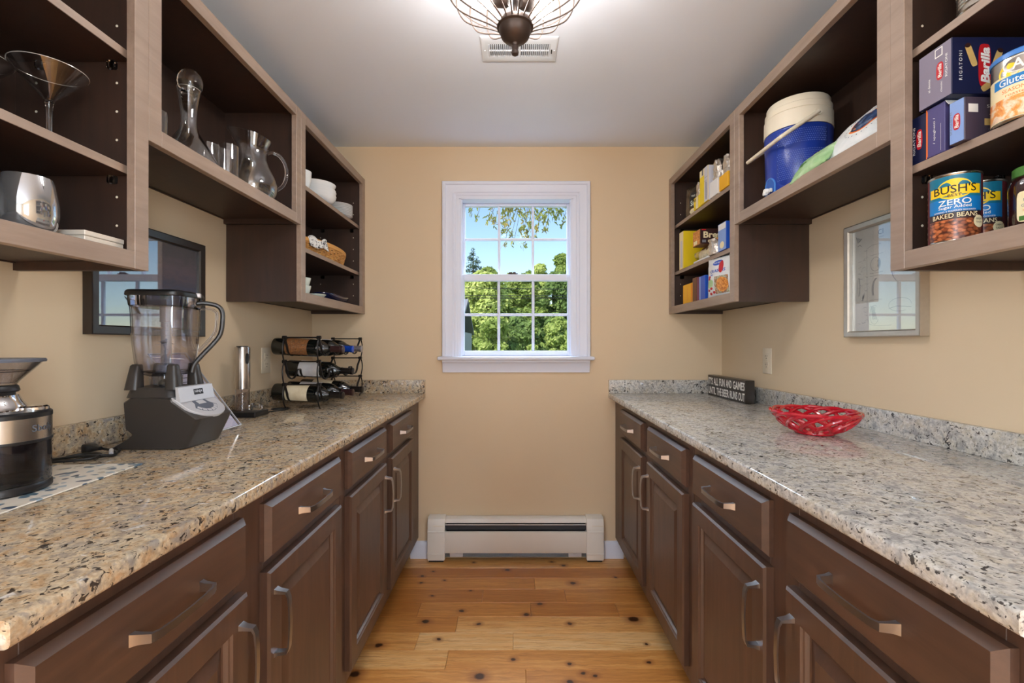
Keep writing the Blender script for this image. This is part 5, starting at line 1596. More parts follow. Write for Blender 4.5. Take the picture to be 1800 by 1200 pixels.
# little cups, flat dish and navy plate on the bottom shelf
for k in range(2):
    dish('sake_cup', bowl_prof(0.032 - 0.003 * k, 0.042), -0.888, 1.905 + 0.004 * k, FL0 + 0.0004 + k * 0.033, M['china_green'], ['pale green cup at the bottom of the two-cup stack behind the stile', 'pale green cup nested on top of another on the bottom left shelf'][k], 'cup', 'stacked pale green cups')
dish('sauce_dish', bowl_prof(0.048, 0.018), -0.890, 2.020, FL0 + 0.0004, M['china_green'], 'shallow pale green dish between the little cups and the navy plate', 'dish', None)
mb = MB()
pl_ = []
for k in range(36):
    a = 2 * PI * k / 36
    pl_.append((0.060 * math.copysign(abs(math.cos(a)) ** 0.8, math.cos(a)), 0.150 * math.copysign(abs(math.sin(a)) ** 0.8, math.sin(a))))
mb.loft([[(x * s_, y * s_, z + lift_ * (0.3 + 0.7 * abs(y / 0.15))) for x, y in pl_] for s_, z, lift_ in ((0.60, 0.001, 0), (0.80, 0.008, 0.0), (1.0, 0.020, 0.014), (0.995, 0.0235, 0.014), (0.78, 0.012, 0.0), (0.58, 0.006, 0))])
o = obj('navy_platter', mb, M['navydish'], None, None, local=True); o.location = (-0.905, 2.245, FL0 + 0.0004); tag(o, 'dark navy glazed platter with upturned ends on the bottom left shelf', 'plate')
# ================================================================== things on the right worktop
# ---- black box sign
sx0, sx1, sy0, sy1, sz1 = 1.046, 1.088, 2.066, 2.468, CT + 0.1066
sg = thing('box_sign', (1.067, (sy0 + sy1) / 2, CT), 'black box sign with white capitals standing in the right corner of the worktop', 'sign')
mb = MB(); mb.box(sx0, sx1, sy0, sy1, CT + 0.0005, sz1, 0.0015); bd = obj('sign_box', mb, M['frame_black'], sg, smooth=0)
Ts = frame_M((sx0, (sy0 + sy1) / 2, (CT + sz1) / 2), (0, -1, 0), (0, 0, 1))
mb = MB()
for yy, ws in ((0.0235, [("IT'S", 0.052), ('ALL', 0.052), ('FUN', 0.060), ('AND', 0.060), ('GAMES', 0.112)]), (-0.0255, [('UNTIL', 0.088), ('THE', 0.056), ('BEER', 0.070), ('RUNS', 0.076), ('OUT', 0.058)])):
    tot = sum(w for _, w in ws); gap = (0.386 - tot) / (len(ws) - 1); x = -0.193
    for wd, w in ws:
        add_text(mb, wd, 0.05, Ts @ Matrix.Translation((x + w / 2, yy, 0)), 0.0012, w, 0.038); x += w + gap
obj('lettering', mb, M['print_white'], sg, normals=False, smooth=0)

# ---- red lattice bowl
rbx, rby = 0.915, 1.392
rb = thing('lattice_bowl', (rbx, rby, CT), 'red glazed bowl of looped open lattice on the right worktop', 'bowl')
mb = MB()
mb.lathe([(0, 0.0005), (0.050, 0.0005), (0.054, 0.002), (0.056, 0.006), (0.055, 0.012), (0.050, 0.013), (0.047, 0.0095), (0, 0.009)], rbx, rby, CT, 48); obj('base_disc', mb, M['red'], rb)
NL = 12
def bowl_pt(h, a, lift=0.0):
    # h 0..1 up the flank
    rr_ = 0.050 + (0.118 - 0.050) * (h ** 0.72)
    return (rbx + (rr_ + lift) * math.cos(a), rby + (rr_ + lift) * math.sin(a), CT + 0.010 + 0.058 * (h ** 1.25))
for k in range(NL):
    a0 = 2 * PI * k / NL
    pts = []
    n = 28
    for i in range(n + 1):
        u = i / n
        h = math.sin(PI * u) ** 0.62
        a = a0 + (u - 0.5) * R(128)
        pts.append(bowl_pt(h, a, 0.0055 * (1 if u < 0.5 else -1) * math.sin(PI * u) * (1 - h ** 6)))
    mb = MB(); mb.tube(pts, 0.0058, 8); obj('lattice_loop', mb, M['red'], rb)

# ================================================================== right wall cabinets
def box_thing(name, x0, x1, y0, y1, z0, z1, m, label, cat='box', group=None, rz=0.0):
    """carton: body plus end flaps; returns root and a helper placing prints on its aisle side (-X) or camera side (-Y)"""
    cx_, cy_ = (x0 + x1) / 2, (y0 + y1) / 2
    t = thing(name, (cx_, cy_, z0), label, cat, group, rz=rz)
    hx, hy, hz = (x1 - x0) / 2, (y1 - y0) / 2, z1 - z0
    mb = MB(); mb.box(-hx, hx, -hy, hy, 0.0003, hz, 0.0012)
    obj('carton', mb, m, t, smooth=0, local=True)
    def side(which):
        if which == 'aisle':
            return frame_M((-hx, 0, hz / 2), (0, -1, 0), (0, 0, 1))
        if which == 'near':
            return frame_M((0, -hy, hz / 2), (1, 0, 0), (0, 0, 1))
        return frame_M((0, 0, hz), (1, 0, 0), (0, 1, 0))
    return t, side, (hx, hy, hz)
def prints(t, name, mb, mats):
    return obj(name, mb, mats, t, normals=False, smooth=0, local=True)
def RZ(deg): return Matrix.Rotation(R(deg), 4, 'Z')
def TR(x, y): return Matrix.Translation((x, y, 0))

# ---- pasta boxes, nearest cabinet, middle shelf
z = FL1
t, sd, (hx, hy, hz) = box_thing('pasta_box', 0.884, 1.065, 0.978, 1.016, z, z + 0.104, M['navy_card'], 'navy pasta box on its edge against the cabinet end, under the violet-sided stack', 'box')
mb = MB(); A = sd('aisle') @ RZ(90)
add_text(mb, 'RIGATONI', 0.01, A @ TR(0.0, 0.011), 0.0, 0.060, 0.0055, mi=0); add_flat_oval(mb, A @ TR(0, -0.002), 0.044, 0.015, 1, power=3.0); add_text(mb, 'Barilla', 0.01, A @ TR(0, -0.002), 0.0002, 0.034, 0.009, shear=0.2, mi=0, lift=0.0007)
prints(t, 'print', mb, [M['print_white'], M['print_red']])
t, sd, (hx, hy, hz) = box_thing('pasta_box', 0.880, 1.062, 0.932, 0.974, z, z + 0.104, M['purple_card'], 'violet-sided pasta box standing open on its edge under the big rigatoni box', 'box')
mb = MB(); A = sd('aisle') @ RZ(90)
add_text(mb, '/ spaghetti /', 0.01, A @ TR(0.0, 0.002), 0.0, 0.055, 0.006, mi=0); add_flat_rect(mb, A, -0.048, 0.048, 0.0172, 0.0186, 1); add_flat_rect(mb, A, -0.046, 0.01, -0.0125, -0.0120, 0); add_flat_rect(mb, sd('aisle'), -0.021, -0.019, -0.052, 0.052, 1)
prints(t, 'print', mb, [M['print_white'], M['print_orange']])
mb = MB(); mb.loft([[(-hx, -hy, hz), (-hx, -hy - 0.001, hz), (-hx + 0.05, -hy - 0.001, hz), (-hx + 0.05, -hy, hz)], [(-hx - 0.004, -hy - 0.012, hz - 0.014), (-hx - 0.004, -hy - 0.013, hz - 0.014), (-hx + 0.05, -hy - 0.013, hz - 0.014), (-hx + 0.05, -hy - 0.012, hz - 0.014)]]); obj('open_flap', mb, M['white_card'], t, smooth=0, local=True)
t, sd, (hx, hy, hz) = box_thing('pasta_box', 0.868, 1.118, 0.886, 0.916, z, z + 0.084, M['taupe_card'], 'long dark spaghetti box with a window strip and pale blue end', 'box', rz=R(3))
mb = MB(); add_flat_rect(mb, sd('aisle'), -hy + 0.0015, hy - 0.0015, -hz / 2 + 0.0015, hz / 2 - 0.001, 0); A = sd('aisle') @ RZ(90)
add_flat_oval(mb, A, 0.032, 0.014, 1, 0.0006, power=3.0); add_text(mb, 'Barilla', 0.01, A, 0.0002, 0.026, 0.008, shear=0.2, mi=2, lift=0.0009); add_text(mb, 'SPAGHETTI', 0.01, A @ TR(0, 0.0108), 0, 0.045, 0.0038, mi=3, lift=0.0006)
Nn = sd('near')
add_flat_rect(mb, Nn, -0.118, -0.098, 0.012, 0.028, 2); add_text(mb, 'SPAGHETTI', 0.01, Nn @ TR(-0.045, 0.024), 0, 0.070, 0.006, mi=2); add_text(mb, 'original', 0.01, Nn @ TR(-0.05, 0.008), 0, 0.05, 0.006, mi=2)
add_flat_rect(mb, Nn, -0.085, 0.10, -0.013, 0.000, 4); add_text(mb, 'COOKS IN 9 MIN', 0.01, Nn @ TR(-0.040, -0.021), 0, 0.075, 0.005, mi=3)
prints(t, 'print', mb, [M['lightblue_card'], M['print_red'], M['print_white'], M['print_grey'], M['rigatoni']])
zz = z + 0.1052
t, sd, (hx, hy, hz) = box_thing('pasta_box', 0.873, 1.060, 0.910, 0.984, zz, zz + 0.114, M['navy_card'], 'large rigatoni pasta box lying on top of the other pasta boxes', 'box')
mb = MB(); A = sd('aisle')
add_flat_rect(mb, A, -hy + 0.0012, hy - 0.0012, -hz / 2 + 0.0015, hz / 2 - 0.0012, 0)
A = A @ RZ(90)
add_flat_oval(mb, A @ TR(0.004, -0.012), 0.036, 0.016, 1, 0.0006, power=3.0); add_text(mb, 'Barilla', 0.01, A @ TR(0.004, -0.012), 0.0002, 0.028, 0.008, shear=0.2, mi=2, lift=0.0010); add_text(mb, 'RIGATONI', 0.01, A @ TR(0.008, -0.026), 0, 0.046, 0.005, mi=2, lift=0.0006)
add_flat_rect(mb, A, 0.034, 0.052, -0.018, -0.001, 2, 0.0006); add_flat_rect(mb, A, 0.036, 0.050, -0.016, -0.003, 0, 0.0009); add_text(mb, 'al dente', 0.01, A @ TR(-0.015, 0.012), 0, 0.028, 0.005, mi=2, lift=0.0006); add_text(mb, 'classic', 0.01, A @ TR(-0.030, -0.015), 0, 0.022, 0.004, mi=2, lift=0.0006)
Nn = sd('near') @ RZ(90)
add_text(mb, 'RIGATONI', 0.01, Nn @ TR(0.0, 0.076), 0, 0.058, 0.0065, spacing=1.5, mi=2)
add_flat_oval(mb, Nn @ TR(0.000, 0.028), 0.086, 0.025, 1, power=4.0); add_text(mb, 'Barilla', 0.01, Nn @ TR(0.000, 0.027), 0.0004, 0.072, 0.018, shear=0.2, mi=2, lift=0.0007)
for (u, v, ang) in ((0.020, 0.055, 20), (0.010, 0.004, -20), (-0.036, 0.015, -55)):
    TT = Nn @ TR(u, v) @ RZ(ang); add_flat_oval(mb, TT, 0.046, 0.013, 3, 0.0005, power=5.0); add_flat_oval(mb, TT @ TR(0.021, 0), 0.009, 0.0125, 4, 0.0008)
prints(t, 'print', mb, [M['mauve_card'], M['print_red'], M['print_white'], M['rigatoni'], M['print_brown']])

# ---- nut can
x, y, z = 0.918, 0.815, FL1; cr = 0.046
t = thing('nut_can', (x, y, z), 'tall nut mix can with a blue plastic lid at the right edge', 'can')
mb = MB(); mb.lathe([(0, z + 0.0005), (cr - 0.002, z + 0.0005), (cr, z + 0.003), (cr, z + 0.118), (0, z + 0.118)], x, y, 0, 48); can = obj('can_body', mb, M['tin'], t)
mb = MB(); mb.lathe([(cr - 0.001, z + 0.112), (cr + 0.0016, z + 0.112), (cr + 0.0018, z + 0.1195), (cr - 0.001, z + 0.1225), (0, z + 0.1215), (0, z + 0.118)], x, y, 0, 48); obj('plastic_lid', mb, M['blue_light'], t)
fa = R(222)
mb = MB()
add_cyl_patch(mb, x, y, cr, fa - R(95), fa + R(95), z + 0.004, z + 0.082, 28, 0); add_cyl_patch(mb, x, y, cr, fa - R(95), fa + R(95), z + 0.005, z + 0.042, 28, 1, 0.0004)
add_cyl_patch(mb, x, y, cr, fa - R(60), fa + R(60), z + 0.062, z + 0.078, 20, 2, 0.0005); add_cyl_oval(mb, x, y, cr, fa - R(30), z + 0.086, 0.03, 0.03, 3, 0.0003)
add_cyl_oval(mb, x, y, cr, fa - R(12), z + 0.096, 0.044, 0.028, 4, 0.0005); add_cyl_oval(mb, x, y, cr, fa - R(12), z + 0.096, 0.040, 0.025, 5, 0.0008)
add_cyl_text(mb, 'A', x, y, cr, fa - R(14), z + 0.096, 0.016, 0.018, 0.001, 6, lift=0.0011)
add_cyl_text(mb, 'Gluten-free', x, y, cr, fa - R(2), z + 0.070, 0.072, 0.0120, 0.0006, 6, lift=0.0009); add_cyl_text(mb, 'SEASONED MIX', x, y, cr, fa - R(4), z + 0.054, 0.060, 0.0065, 0, 7, lift=0.0006); add_cyl_text(mb, 'roasted nuts', x, y, cr, fa - R(4), z + 0.046, 0.050, 0.005, 0, 7, lift=0.0006)
obj('label', mb, [M['print_cream'], M['nuts'], M['print_blue'], M['print_yellow'], M['print_white'], M['steel'], M['print_white'], M['print_orange']], can, normals=False)
# ---- big tin on the top shelf
x, y, z = 0.930, 0.888, FL2; cr = 0.050
t = thing('large_tin', (x, y, z), 'large ribbed tin with a white and red label on the top right shelf', 'can')
mb = MB(); pr2 = [(0, z + 0.0005), (cr - 0.001, z + 0.0005), (cr + 0.001, z + 0.003), (cr, z + 0.006)]
for k in range(4): pr2 += [(cr, z + 0.012 + k * 0.007), (cr - 0.0016, z + 0.0150 + k * 0.007), (cr, z + 0.018 + k * 0.007)]
pr2 += [(cr, z + 0.135), (cr + 0.001, z + 0.138), (cr - 0.001, z + 0.140), (cr - 0.004, z + 0.137), (0, z + 0.137)]
mb.lathe(pr2, x, y, 0, 48); can = obj('can_body', mb, M['tin'], t)
mb = MB(); add_cyl_patch(mb, x, y, cr, 0, 2 * PI, z + 0.042, z + 0.130, 48, 0); add_cyl_oval(mb, x, y, cr, R(205), z + 0.075, 0.034, 0.060, 1, 0.0005); add_cyl_oval(mb, x, y, cr, R(205), z + 0.078, 0.024, 0.040, 2, 0.0008)
obj('label', mb, [M['print_white'], M['print_red'], M['print_orange']], can, normals=False)

# ---- baked bean cans and jam jar, bottom shelf
def bean_can(x, y, fa, label):
    z = FL0; cr = 0.0405; H_ = 0.1525
    t = thing('bean_can', (x, y, z), label, 'can')
    mb = MB(); mb.lathe([(0, z + 0.0005), (cr - 0.001, z + 0.0005), (cr + 0.0012, z + 0.002), (cr + 0.0008, z + 0.005), (cr, z + 0.006), (cr, z + H_ - 0.006), (cr + 0.0008, z + H_ - 0.005), (cr + 0.0012, z + H_ - 0.002), (cr - 0.001, z + H_), (cr - 0.003, z + H_ - 0.004), (0, z + H_ - 0.004)], x, y, 0, 56)
    can = obj('can_body', mb, M['tin'], t)
    mb = MB(); w = R(66)
    add_cyl_patch(mb, x, y, cr, fa - w, fa + w, z + 0.090, z + 0.146, 24, 0, 0.0002)          # teal top
    add_cyl_patch(mb, x, y, cr, fa - w, fa + w, z + 0.066, z + 0.098, 24, 1, 0.0003)          # blue band
    add_cyl_patch(mb, x, y, cr, fa - w, fa + w, z + 0.052, z + 0.068, 24, 2, 0.0003)          # dark band
    add_cyl_patch(mb, x, y, cr, fa - w, fa + w, z + 0.008, z + 0.053, 24, 3, 0.0002)          # picture of beans
    add_cyl_patch(mb, x, y, cr, fa + w, fa + 2 * PI - w, z + 0.007, z + 0.146, 40, 4, 0.0002)  # maroon back
    add_cyl_patch(mb, x, y, cr, fa - R(60), fa + R(60), z + 0.1035, z + 0.1235, 20, 5, 0.0006); add_cyl_oval(mb, x, y, cr, fa, z + 0.1165, 0.056, 0.044, 5, 0.0006)
    add_cyl_text(mb, "BUSH'S", x, y, cr, fa, z + 0.1165, 0.066, 0.0175, 0.0004, 6, lift=0.0010); add_cyl_text(mb, 'BEST', x, y, cr, fa, z + 0.1030, 0.020, 0.0060, 0.0006, 6, lift=0.0010)
    add_cyl_text(mb, 'ZERO', x, y, cr, fa, z + 0.0885, 0.050, 0.0125, 0.0005, 7, lift=0.0008); add_cyl_text(mb, 'Sugar Added', x, y, cr, fa, z + 0.0775, 0.050, 0.0085, 0.0004, 7, lift=0.0008)
    add_cyl_text(mb, 'SIMMERED & SEASONED GOODNESS', x, y, cr, fa, z + 0.0695, 0.066, 0.0034, 0, 7, lift=0.0008)
    add_cyl_text(mb, 'BAKED BEANS', x, y, cr, fa, z + 0.0600, 0.072, 0.0098, 0.0003, 8, lift=0.0008)
    add_cyl_oval(mb, x, y, cr, fa + R(56), z + 0.044, 0.022, 0.026, 8, 0.0010); add_cyl_text(mb, 'GREAT', x, y, cr, fa + R(56), z + 0.049, 0.014, 0.0040, 0, 6, lift=0.0014); add_cyl_text(mb, 'TASTE', x, y, cr, fa + R(56), z + 0.042, 0.014, 0.0040, 0, 6, lift=0.0014)
    for k in range(9): add_cyl_text(mb, 'BEANS', x, y, cr, fa - R(84), z + 0.020 + k * 0.013, 0.008, 0.005, 0, 8, lift=0.0006)
    obj('label', mb, [M['teal'], M['print_blue'], M['print_brown'], M['beans'], M['print_maroon'], M['print_yellow'], M['print_black'], M['print_white'], M['print_cream']], can, normals=False)
    t.scale = (1, 1, 0.93)
    return t
M['teal'] = plain('teal_print', c(24, 112, 140), 0.35, vary=0.05)
bean_can(0.902, 0.934, R(226), 'blue baked beans can at the front of the bottom right shelf')
bean_can(1.000, 0.980, R(212), 'blue baked beans can partly hidden behind the front beans can')
x, y, z = 0.962, 0.838, FL0
t = thing('jam_jar', (x, y, z), 'dark jam jar with a green lid and cream label at the right edge', 'jar')
jr = 0.037
mb = MB(); mb.lathe([(0, z + 0.0005), (jr - 0.004, z + 0.0005), (jr, z + 0.005), (jr, z + 0.090), (jr - 0.004, z + 0.104), (0.029, z + 0.110), (0.029, z + 0.114), (0, z + 0.114)], x, y, 0, 40)
for v in mb.bm.verts:
    a = math.atan2(v.co.y - y, v.co.x - x); rad = math.hypot(v.co.x - x, v.co.y - y)
    if rad > 0.03 and z + 0.006 < v.co.z < z + 0.1:
        k = 1 + 0.03 * math.cos(a * 8); v.co.x = x + (v.co.x - x) * k; v.co.y = y + (v.co.y - y) * k
obj('jar_body', mb, M['jam'], t)
mb = MB(); mb.lathe([(0.030, z + 0.108), (0.0325, z + 0.109), (0.0325, z + 0.124), (0.030, z + 0.1265), (0, z + 0.1268), (0, z + 0.1145), (0.030, z + 0.1145)], x, y, 0, 40); obj('lid', mb, M['greenlid'], t)
mb = MB(); fa = R(208); add_cyl_oval(mb, x, y, jr, fa, z + 0.050, 0.036, 0.056, 0, 0.0016, power=6.0); add_cyl_patch(mb, x, y, jr, fa - R(22), fa + R(22), z + 0.0245, z + 0.033, 8, 1, 0.0020); add_cyl_text(mb, 'PURE', x, y, jr, fa, z + 0.062, 0.016, 0.005, 0, 2, lift=0.0022); add_cyl_text(mb, 'GRAPE', x, y, jr, fa, z + 0.052, 0.022, 0.005, 0, 2, lift=0.0022); add_cyl_text(mb, 'spread', x, y, jr, fa, z + 0.043, 0.018, 0.004, 0, 3, lift=0.0022)
obj('label', mb, [M['print_cream'], M['greenlid'], M['print_grey'], M['print_orange']], t, normals=False)

# ---- blue drink cooler, short cabinet
x, y, z = 0.992, 1.597, FLM; cr = 0.104
t = thing('drink_cooler', (x, y, z), 'blue two-tone drink cooler with a white lid and carry bail', 'cooler')
mb = MB(); mb.lathe([(0, 0.0005), (cr - 0.012, 0.0005), (cr - 0.008, 0.004), (cr - 0.006, 0.03), (cr - 0.001, 0.20), (cr, 0.236), (cr - 0.002, 0.239), (0, 0.239)], x, y, z, 64); body_o = obj('blue_body', mb, M['blue_cooler'], t)
mb = MB(); mb.lathe([(cr - 0.001, 0.2392), (cr + 0.001, 0.2392), (cr + 0.0015, 0.243), (cr + 0.0005, 0.295), (cr - 0.003, 0.2975), (0, 0.2975), (0, 0.2392)], x, y, z, 64); obj('white_collar', mb, M['cream'], t)
mb = MB(); mb.lathe([(0, 0.298), (cr - 0.0035, 0.298), (cr - 0.002, 0.300), (cr - 0.002, 0.3185), (cr - 0.004, 0.3205), (cr - 0.007, 0.322), (cr - 0.007, 0.340), (cr - 0.010, 0.3455), (cr - 0.018, 0.348), (0, 0.3495)], x, y, z, 64); obj('screw_lid', mb, M['cream'], t)
# raised grip panel with rows of dimples on the camera-facing flank
fa = R(246)
mb = MB(); vs, fs = [], []
n = 22
low = [0.035 if abs(i - 11) < 8 else 0.035 + 0.02 * (abs(i - 11) - 7) / 4 for i in range(n + 1)]
lifts = (0.0, 0.0028, 0.0028, 0.0)
for j, (q, lf) in enumerate(((0.0, 0.0), (0.03, 0.0030), (0.97, 0.0030), (1.0, 0.0))):
    for i in range(n + 1):
        a = fa - R(46) + R(92) * i / n; zl = z + low[i]; zh = z + 0.232
        rr_ = cr - 0.006 + 0.006 * (zl + (zh - zl) * q - z) / 0.236
        vs.append(cyl_pt(x, y, rr_ + (lf if 0 < i < n else 0.0), a, zl + (zh - zl) * q))
for j in range(3):
    for i in range(n):
        fs.append((j * (n + 1) + i, j * (n + 1) + i + 1, (j + 1) * (n + 1) + i + 1, (j + 1) * (n + 1) + i))
mb.mesh(vs, fs); gp = obj('grip_panel', mb, M['blue_cooler'], body_o)
mb = MB()
for j in range(24):
    for i in range(26):
        a = fa - R(42) + R(84) * (i + 0.5 * (j % 2)) / 26; zq = z + 0.058 + j * 0.0070
        if 13.2 < j < 16.2: continue
        rr_ = cr - 0.006 + 0.006 * (zq - z) / 0.236 + 0.0030
        mb.mesh([cyl_pt(x, y, rr_ + 0.0011, a, zq)] + [cyl_pt(x, y, rr_ - 0.0003, a + 0.0018 * math.cos(q) / rr_, zq + 0.0018 * math.sin(q)) for q in (0, PI / 3, 2 * PI / 3, PI, 4 * PI / 3, 5 * PI / 3)], [(0, 1, 2), (0, 2, 3), (0, 3, 4), (0, 4, 5), (0, 5, 6), (0, 6, 1)])
o = obj('dimples', mb, plain('pale_blue_stipple', c(120, 140, 205), 0.35, vary=0.05), gp); o['kind'] = 'stuff'
mb = MB(); mb.lathe([(0, 0)], 0, 0, 0, 3)
mb = MB(); vs, fs = [], []
# spigot alcove: arched rim facing the aisle, with push tap
for k in range(25):
    q = PI * k / 24
    vs.append((0.024 * math.cos(q), 0.028 * math.sin(q)))
M['blue_alcove'] = plain('alcove_blue_plastic', c(44, 92, 176), 0.4, vary=0.1)
arch = [(0.024, -0.030)] + vs + [(-0.024, -0.030)]
mb.tube([cyl_pt(x, y, cr - 0.0035, PI + u * 1.25 / cr, z + 0.052 + v) for u, v in arch], 0.0030, 8); al = obj('tap_alcove', mb, M['blue_light'], t)
mb = MB(); add = [cyl_pt(x, y, cr - 0.0028, PI + u * 1.25 / cr, z + 0.052 + v) for u, v in arch]; mb.mesh([cyl_pt(x, y, cr - 0.0028, PI, z + 0.045)] + add, [(0, i + 1, i + 2) for i in range(len(add) - 1)]); obj('alcove_back', mb, M['blue_alcove'], al)
mb = MB(); mb.lathe([(0, 0), (0.009, 0), (0.010, 0.003), (0.010, 0.014), (0.008, 0.017), (0, 0.0175)], 0, 0, 0, 20, 0, Matrix.Translation((x - cr + 0.003, y, z + 0.036)) @ Matrix.Rotation(R(-90), 4, 'Y')); tp = obj('tap', mb, M['white'], t)
mb = MB(); mb.box(x - cr - 0.018, x - cr - 0.004, y - 0.006, y + 0.006, z + 0.020, z + 0.034, 0.003, 2); obj('spout', mb, M['white'], tp)
mb = MB(); mb.box(x - cr - 0.006, x - cr + 0.004, y - 0.022, y - 0.012, z + 0.028, z + 0.042, 0.003, 2); obj('tap_button', mb, M['white'], tp)
# carry bail hanging forward
pz = z + 0.270; dx, dz = -0.817, -0.575; Lb = 0.150
ya, yb_ = y - cr - 0.007, y + cr + 0.007
pts = smooth_path([(x, ya, pz), (x + dx * Lb * 0.5, ya, pz + dz * Lb * 0.5), (x + dx * Lb * 0.92, ya + 0.003, pz + dz * Lb * 0.92), (x + dx * Lb, ya + 0.018, pz + dz * Lb), (x + dx * Lb, y, pz + dz * Lb), (x + dx * Lb, yb_ - 0.018, pz + dz * Lb), (x + dx * Lb * 0.92, yb_ - 0.003, pz + dz * Lb * 0.92), (x + dx * Lb * 0.5, yb_, pz + dz * Lb * 0.5), (x, yb_, pz)], 6)
mb = MB(); mb.tube(pts, 0.0068, 10); bail = obj('carry_bail', mb, M['cream'], t)
t.scale = (1, 1, 0.965)
for yy in (y - cr - 0.007, y + cr + 0.001):
    mb = MB(); mb.lathe([(0, 0), (0.011, 0), (0.011, 0.006), (0, 0.006)], 0, 0, 0, 20, 0, Matrix.Translation((x, yy + 0.006, pz)) @ Matrix.Rotation(R(90), 4, 'X')); obj('bail_pivot', mb, M['cream'], bail)

# ---- soft bags
def pouch(name, w, h, th, T, mat, label, cat='bag', group=None, seed=1, crimp=0.018, prints_fn=None, wr=0.25):
    """pillow bag: w wide, h tall, th thick; crimped top and bottom seams"""
    loc = T.translation.copy()
    t = thing(name, loc, label, cat, group)
    nu, nv = 22, 26
    vs, fs = [], []
    for s_ in (1, -1):
        for j in range(nv + 1):
            for i in range(nu + 1):
                u = i / nu * 2 - 1; v = j / nv * 2 - 1
                body_ = max(0.0, 1 - abs(u) ** 2.4) ** 0.6 * max(0.0, 1 - abs(v) ** 2.6) ** 0.6
                nz_ = mnoise.noise(Vector((u * 2.4 + seed * 7.1, v * 2.4, s_ * 3.0 + seed))) * wr + mnoise.noise(Vector((u * 6 + seed, v * 6, s_ * 2))) * wr * 0.45
                zz_ = s_ * (th / 2 * body_ * (1 + nz_) + 0.0006)
                ex = w / 2 * (1 - 0.07 * (1 - abs(v)) * 1.0 + 0.02 * mnoise.noise(Vector((seed, v * 5, 0))))
                edge = 0.0022 * math.sin(i * 2.1) * (abs(v) ** 14)
                vs.append((u * ex, v * h / 2, zz_ + edge))
    st = (nu + 1) * (nv + 1)
    for s_ in range(2):
        for j in range(nv):
            for i in range(nu):
                a = s_ * st + j * (nu + 1) + i
                f = (a, a + 1, a + nu + 2, a + nu + 1)
                fs.append(f if s_ == 0 else f[::-1])
    bd_ = [j * (nu + 1) for j in range(nv + 1)]
    def idx(i, j): return j * (nu + 1) + i
    loop = [idx(i, 0) for i in range(nu + 1)] + [idx(nu, j) for j in range(1, nv + 1)] + [idx(i, nv) for i in range(nu - 1, -1, -1)] + [idx(0, j) for j in range(nv - 1, 0, -1)]
    for a, b in zip(loop, loop[1:] + loop[:1]):
        fs.append((a, b, b + st, a + st))
    mb = MB(); mb.mesh(vs, fs, 0, T); bo = obj('bag_body', mb, mat, t, smooth=60)
    def surf(u, v, lift=0.0006):
        body_ = max(0.0, 1 - abs(u) ** 2.4) ** 0.6 * max(0.0, 1 - abs(v) ** 2.6) ** 0.6
        nz_ = mnoise.noise(Vector((u * 2.4 + seed * 7.1, v * 2.4, 3.0 + seed))) * wr + mnoise.noise(Vector((u * 6 + seed, v * 6, 2))) * wr * 0.45
        ex = w / 2 * (1 - 0.07 * (1 - abs(v)) + 0.02 * mnoise.noise(Vector((seed, v * 5, 0))))
        return (u * ex, v * h / 2, th / 2 * body_ * (1 + nz_) + 0.0006 + lift)
    def bag_oval(mb_, u0, v0, ru, rv, mi, lift, n=28):
        rings_ = [[(u0, v0)]]
        vs_ = [surf(u0, v0, lift)]; fs_ = []
        for q in (0.33, 0.66, 1.0):
            for k in range(n):
                a = 2 * PI * k / n; vs_.append(surf(u0 + ru * q * math.cos(a), v0 + rv * q * math.sin(a), lift))
        for k in range(n): fs_.append((0, 1 + k, 1 + (k + 1) % n))
        for q in range(2):
            for k in range(n): fs_.append((1 + q * n + k, 1 + q * n + (k + 1) % n, 1 + (q + 1) * n + (k + 1) % n, 1 + (q + 1) * n + k))
        mb_.mesh(vs_, fs_, mi, T)
    def bag_rect(mb_, u0, u1, v0, v1, mi, lift, n=8):
        vs_ = [surf(u0 + (u1 - u0) * i / n, v0 + (v1 - v0) * j / n, lift) for j in range(n + 1) for i in range(n + 1)]
        mb_.mesh(vs_, [(j * (n + 1) + i, j * (n + 1) + i + 1, (j + 1) * (n + 1) + i + 1, (j + 1) * (n + 1) + i) for j in range(n) for i in range(n)], mi, T)
    def bag_text(mb_, txt, u0, v0, wu, hv, mi, lift, bold=0.001, rot=0):
        vs_, fs_ = text_mesh(txt, 0.05, bold)
        W_ = max(v[0] for v in vs_) - min(v[0] for v in vs_); H_ = max(v[1] for v in vs_) - min(v[1] for v in vs_)
        o_ = []
        for v in vs_:
            a, b = v[0] / W_, v[1] / H_
            pu, pv = (u0 + a * wu, v0 + b * hv) if not rot else (u0 - b * wu, v0 + a * hv)
            o_.append(surf(pu, pv, lift))
        mb_.mesh(o_, fs_, mi, T)
    if prints_fn:
        mb = MB(); mats = prints_fn(mb, bag_oval, bag_rect, bag_text); obj('print', mb, mats, bo, normals=False, smooth=60)
    return t, bo
def BT(loc, right, up):
    return frame_M(loc, right, up)
def chip_prints(mb, ov, rc, tx):
    ov(mb, 0.38, -0.18, 0.44, 0.46, 0, 0.0006); ov(mb, 0.38, -0.18, 0.40, 0.42, 1, 0.0009); ov(mb, 0.38, -0.18, 0.35, 0.37, 2, 0.0012)
    for k in range(26):
        a = 2 * PI * k / 26; ov(mb, 0.38 + 0.50 * math.cos(a), -0.18 + 0.52 * math.sin(a), 0.018, 0.016, 2, 0.0008, 6)
    return [M['print_white'], M['print_orange'], mottled('dark_scene_print', [(0.35, c(26, 24, 34)), (0.5, c(40, 66, 110)), (0.62, c(110, 130, 150))], 40)]
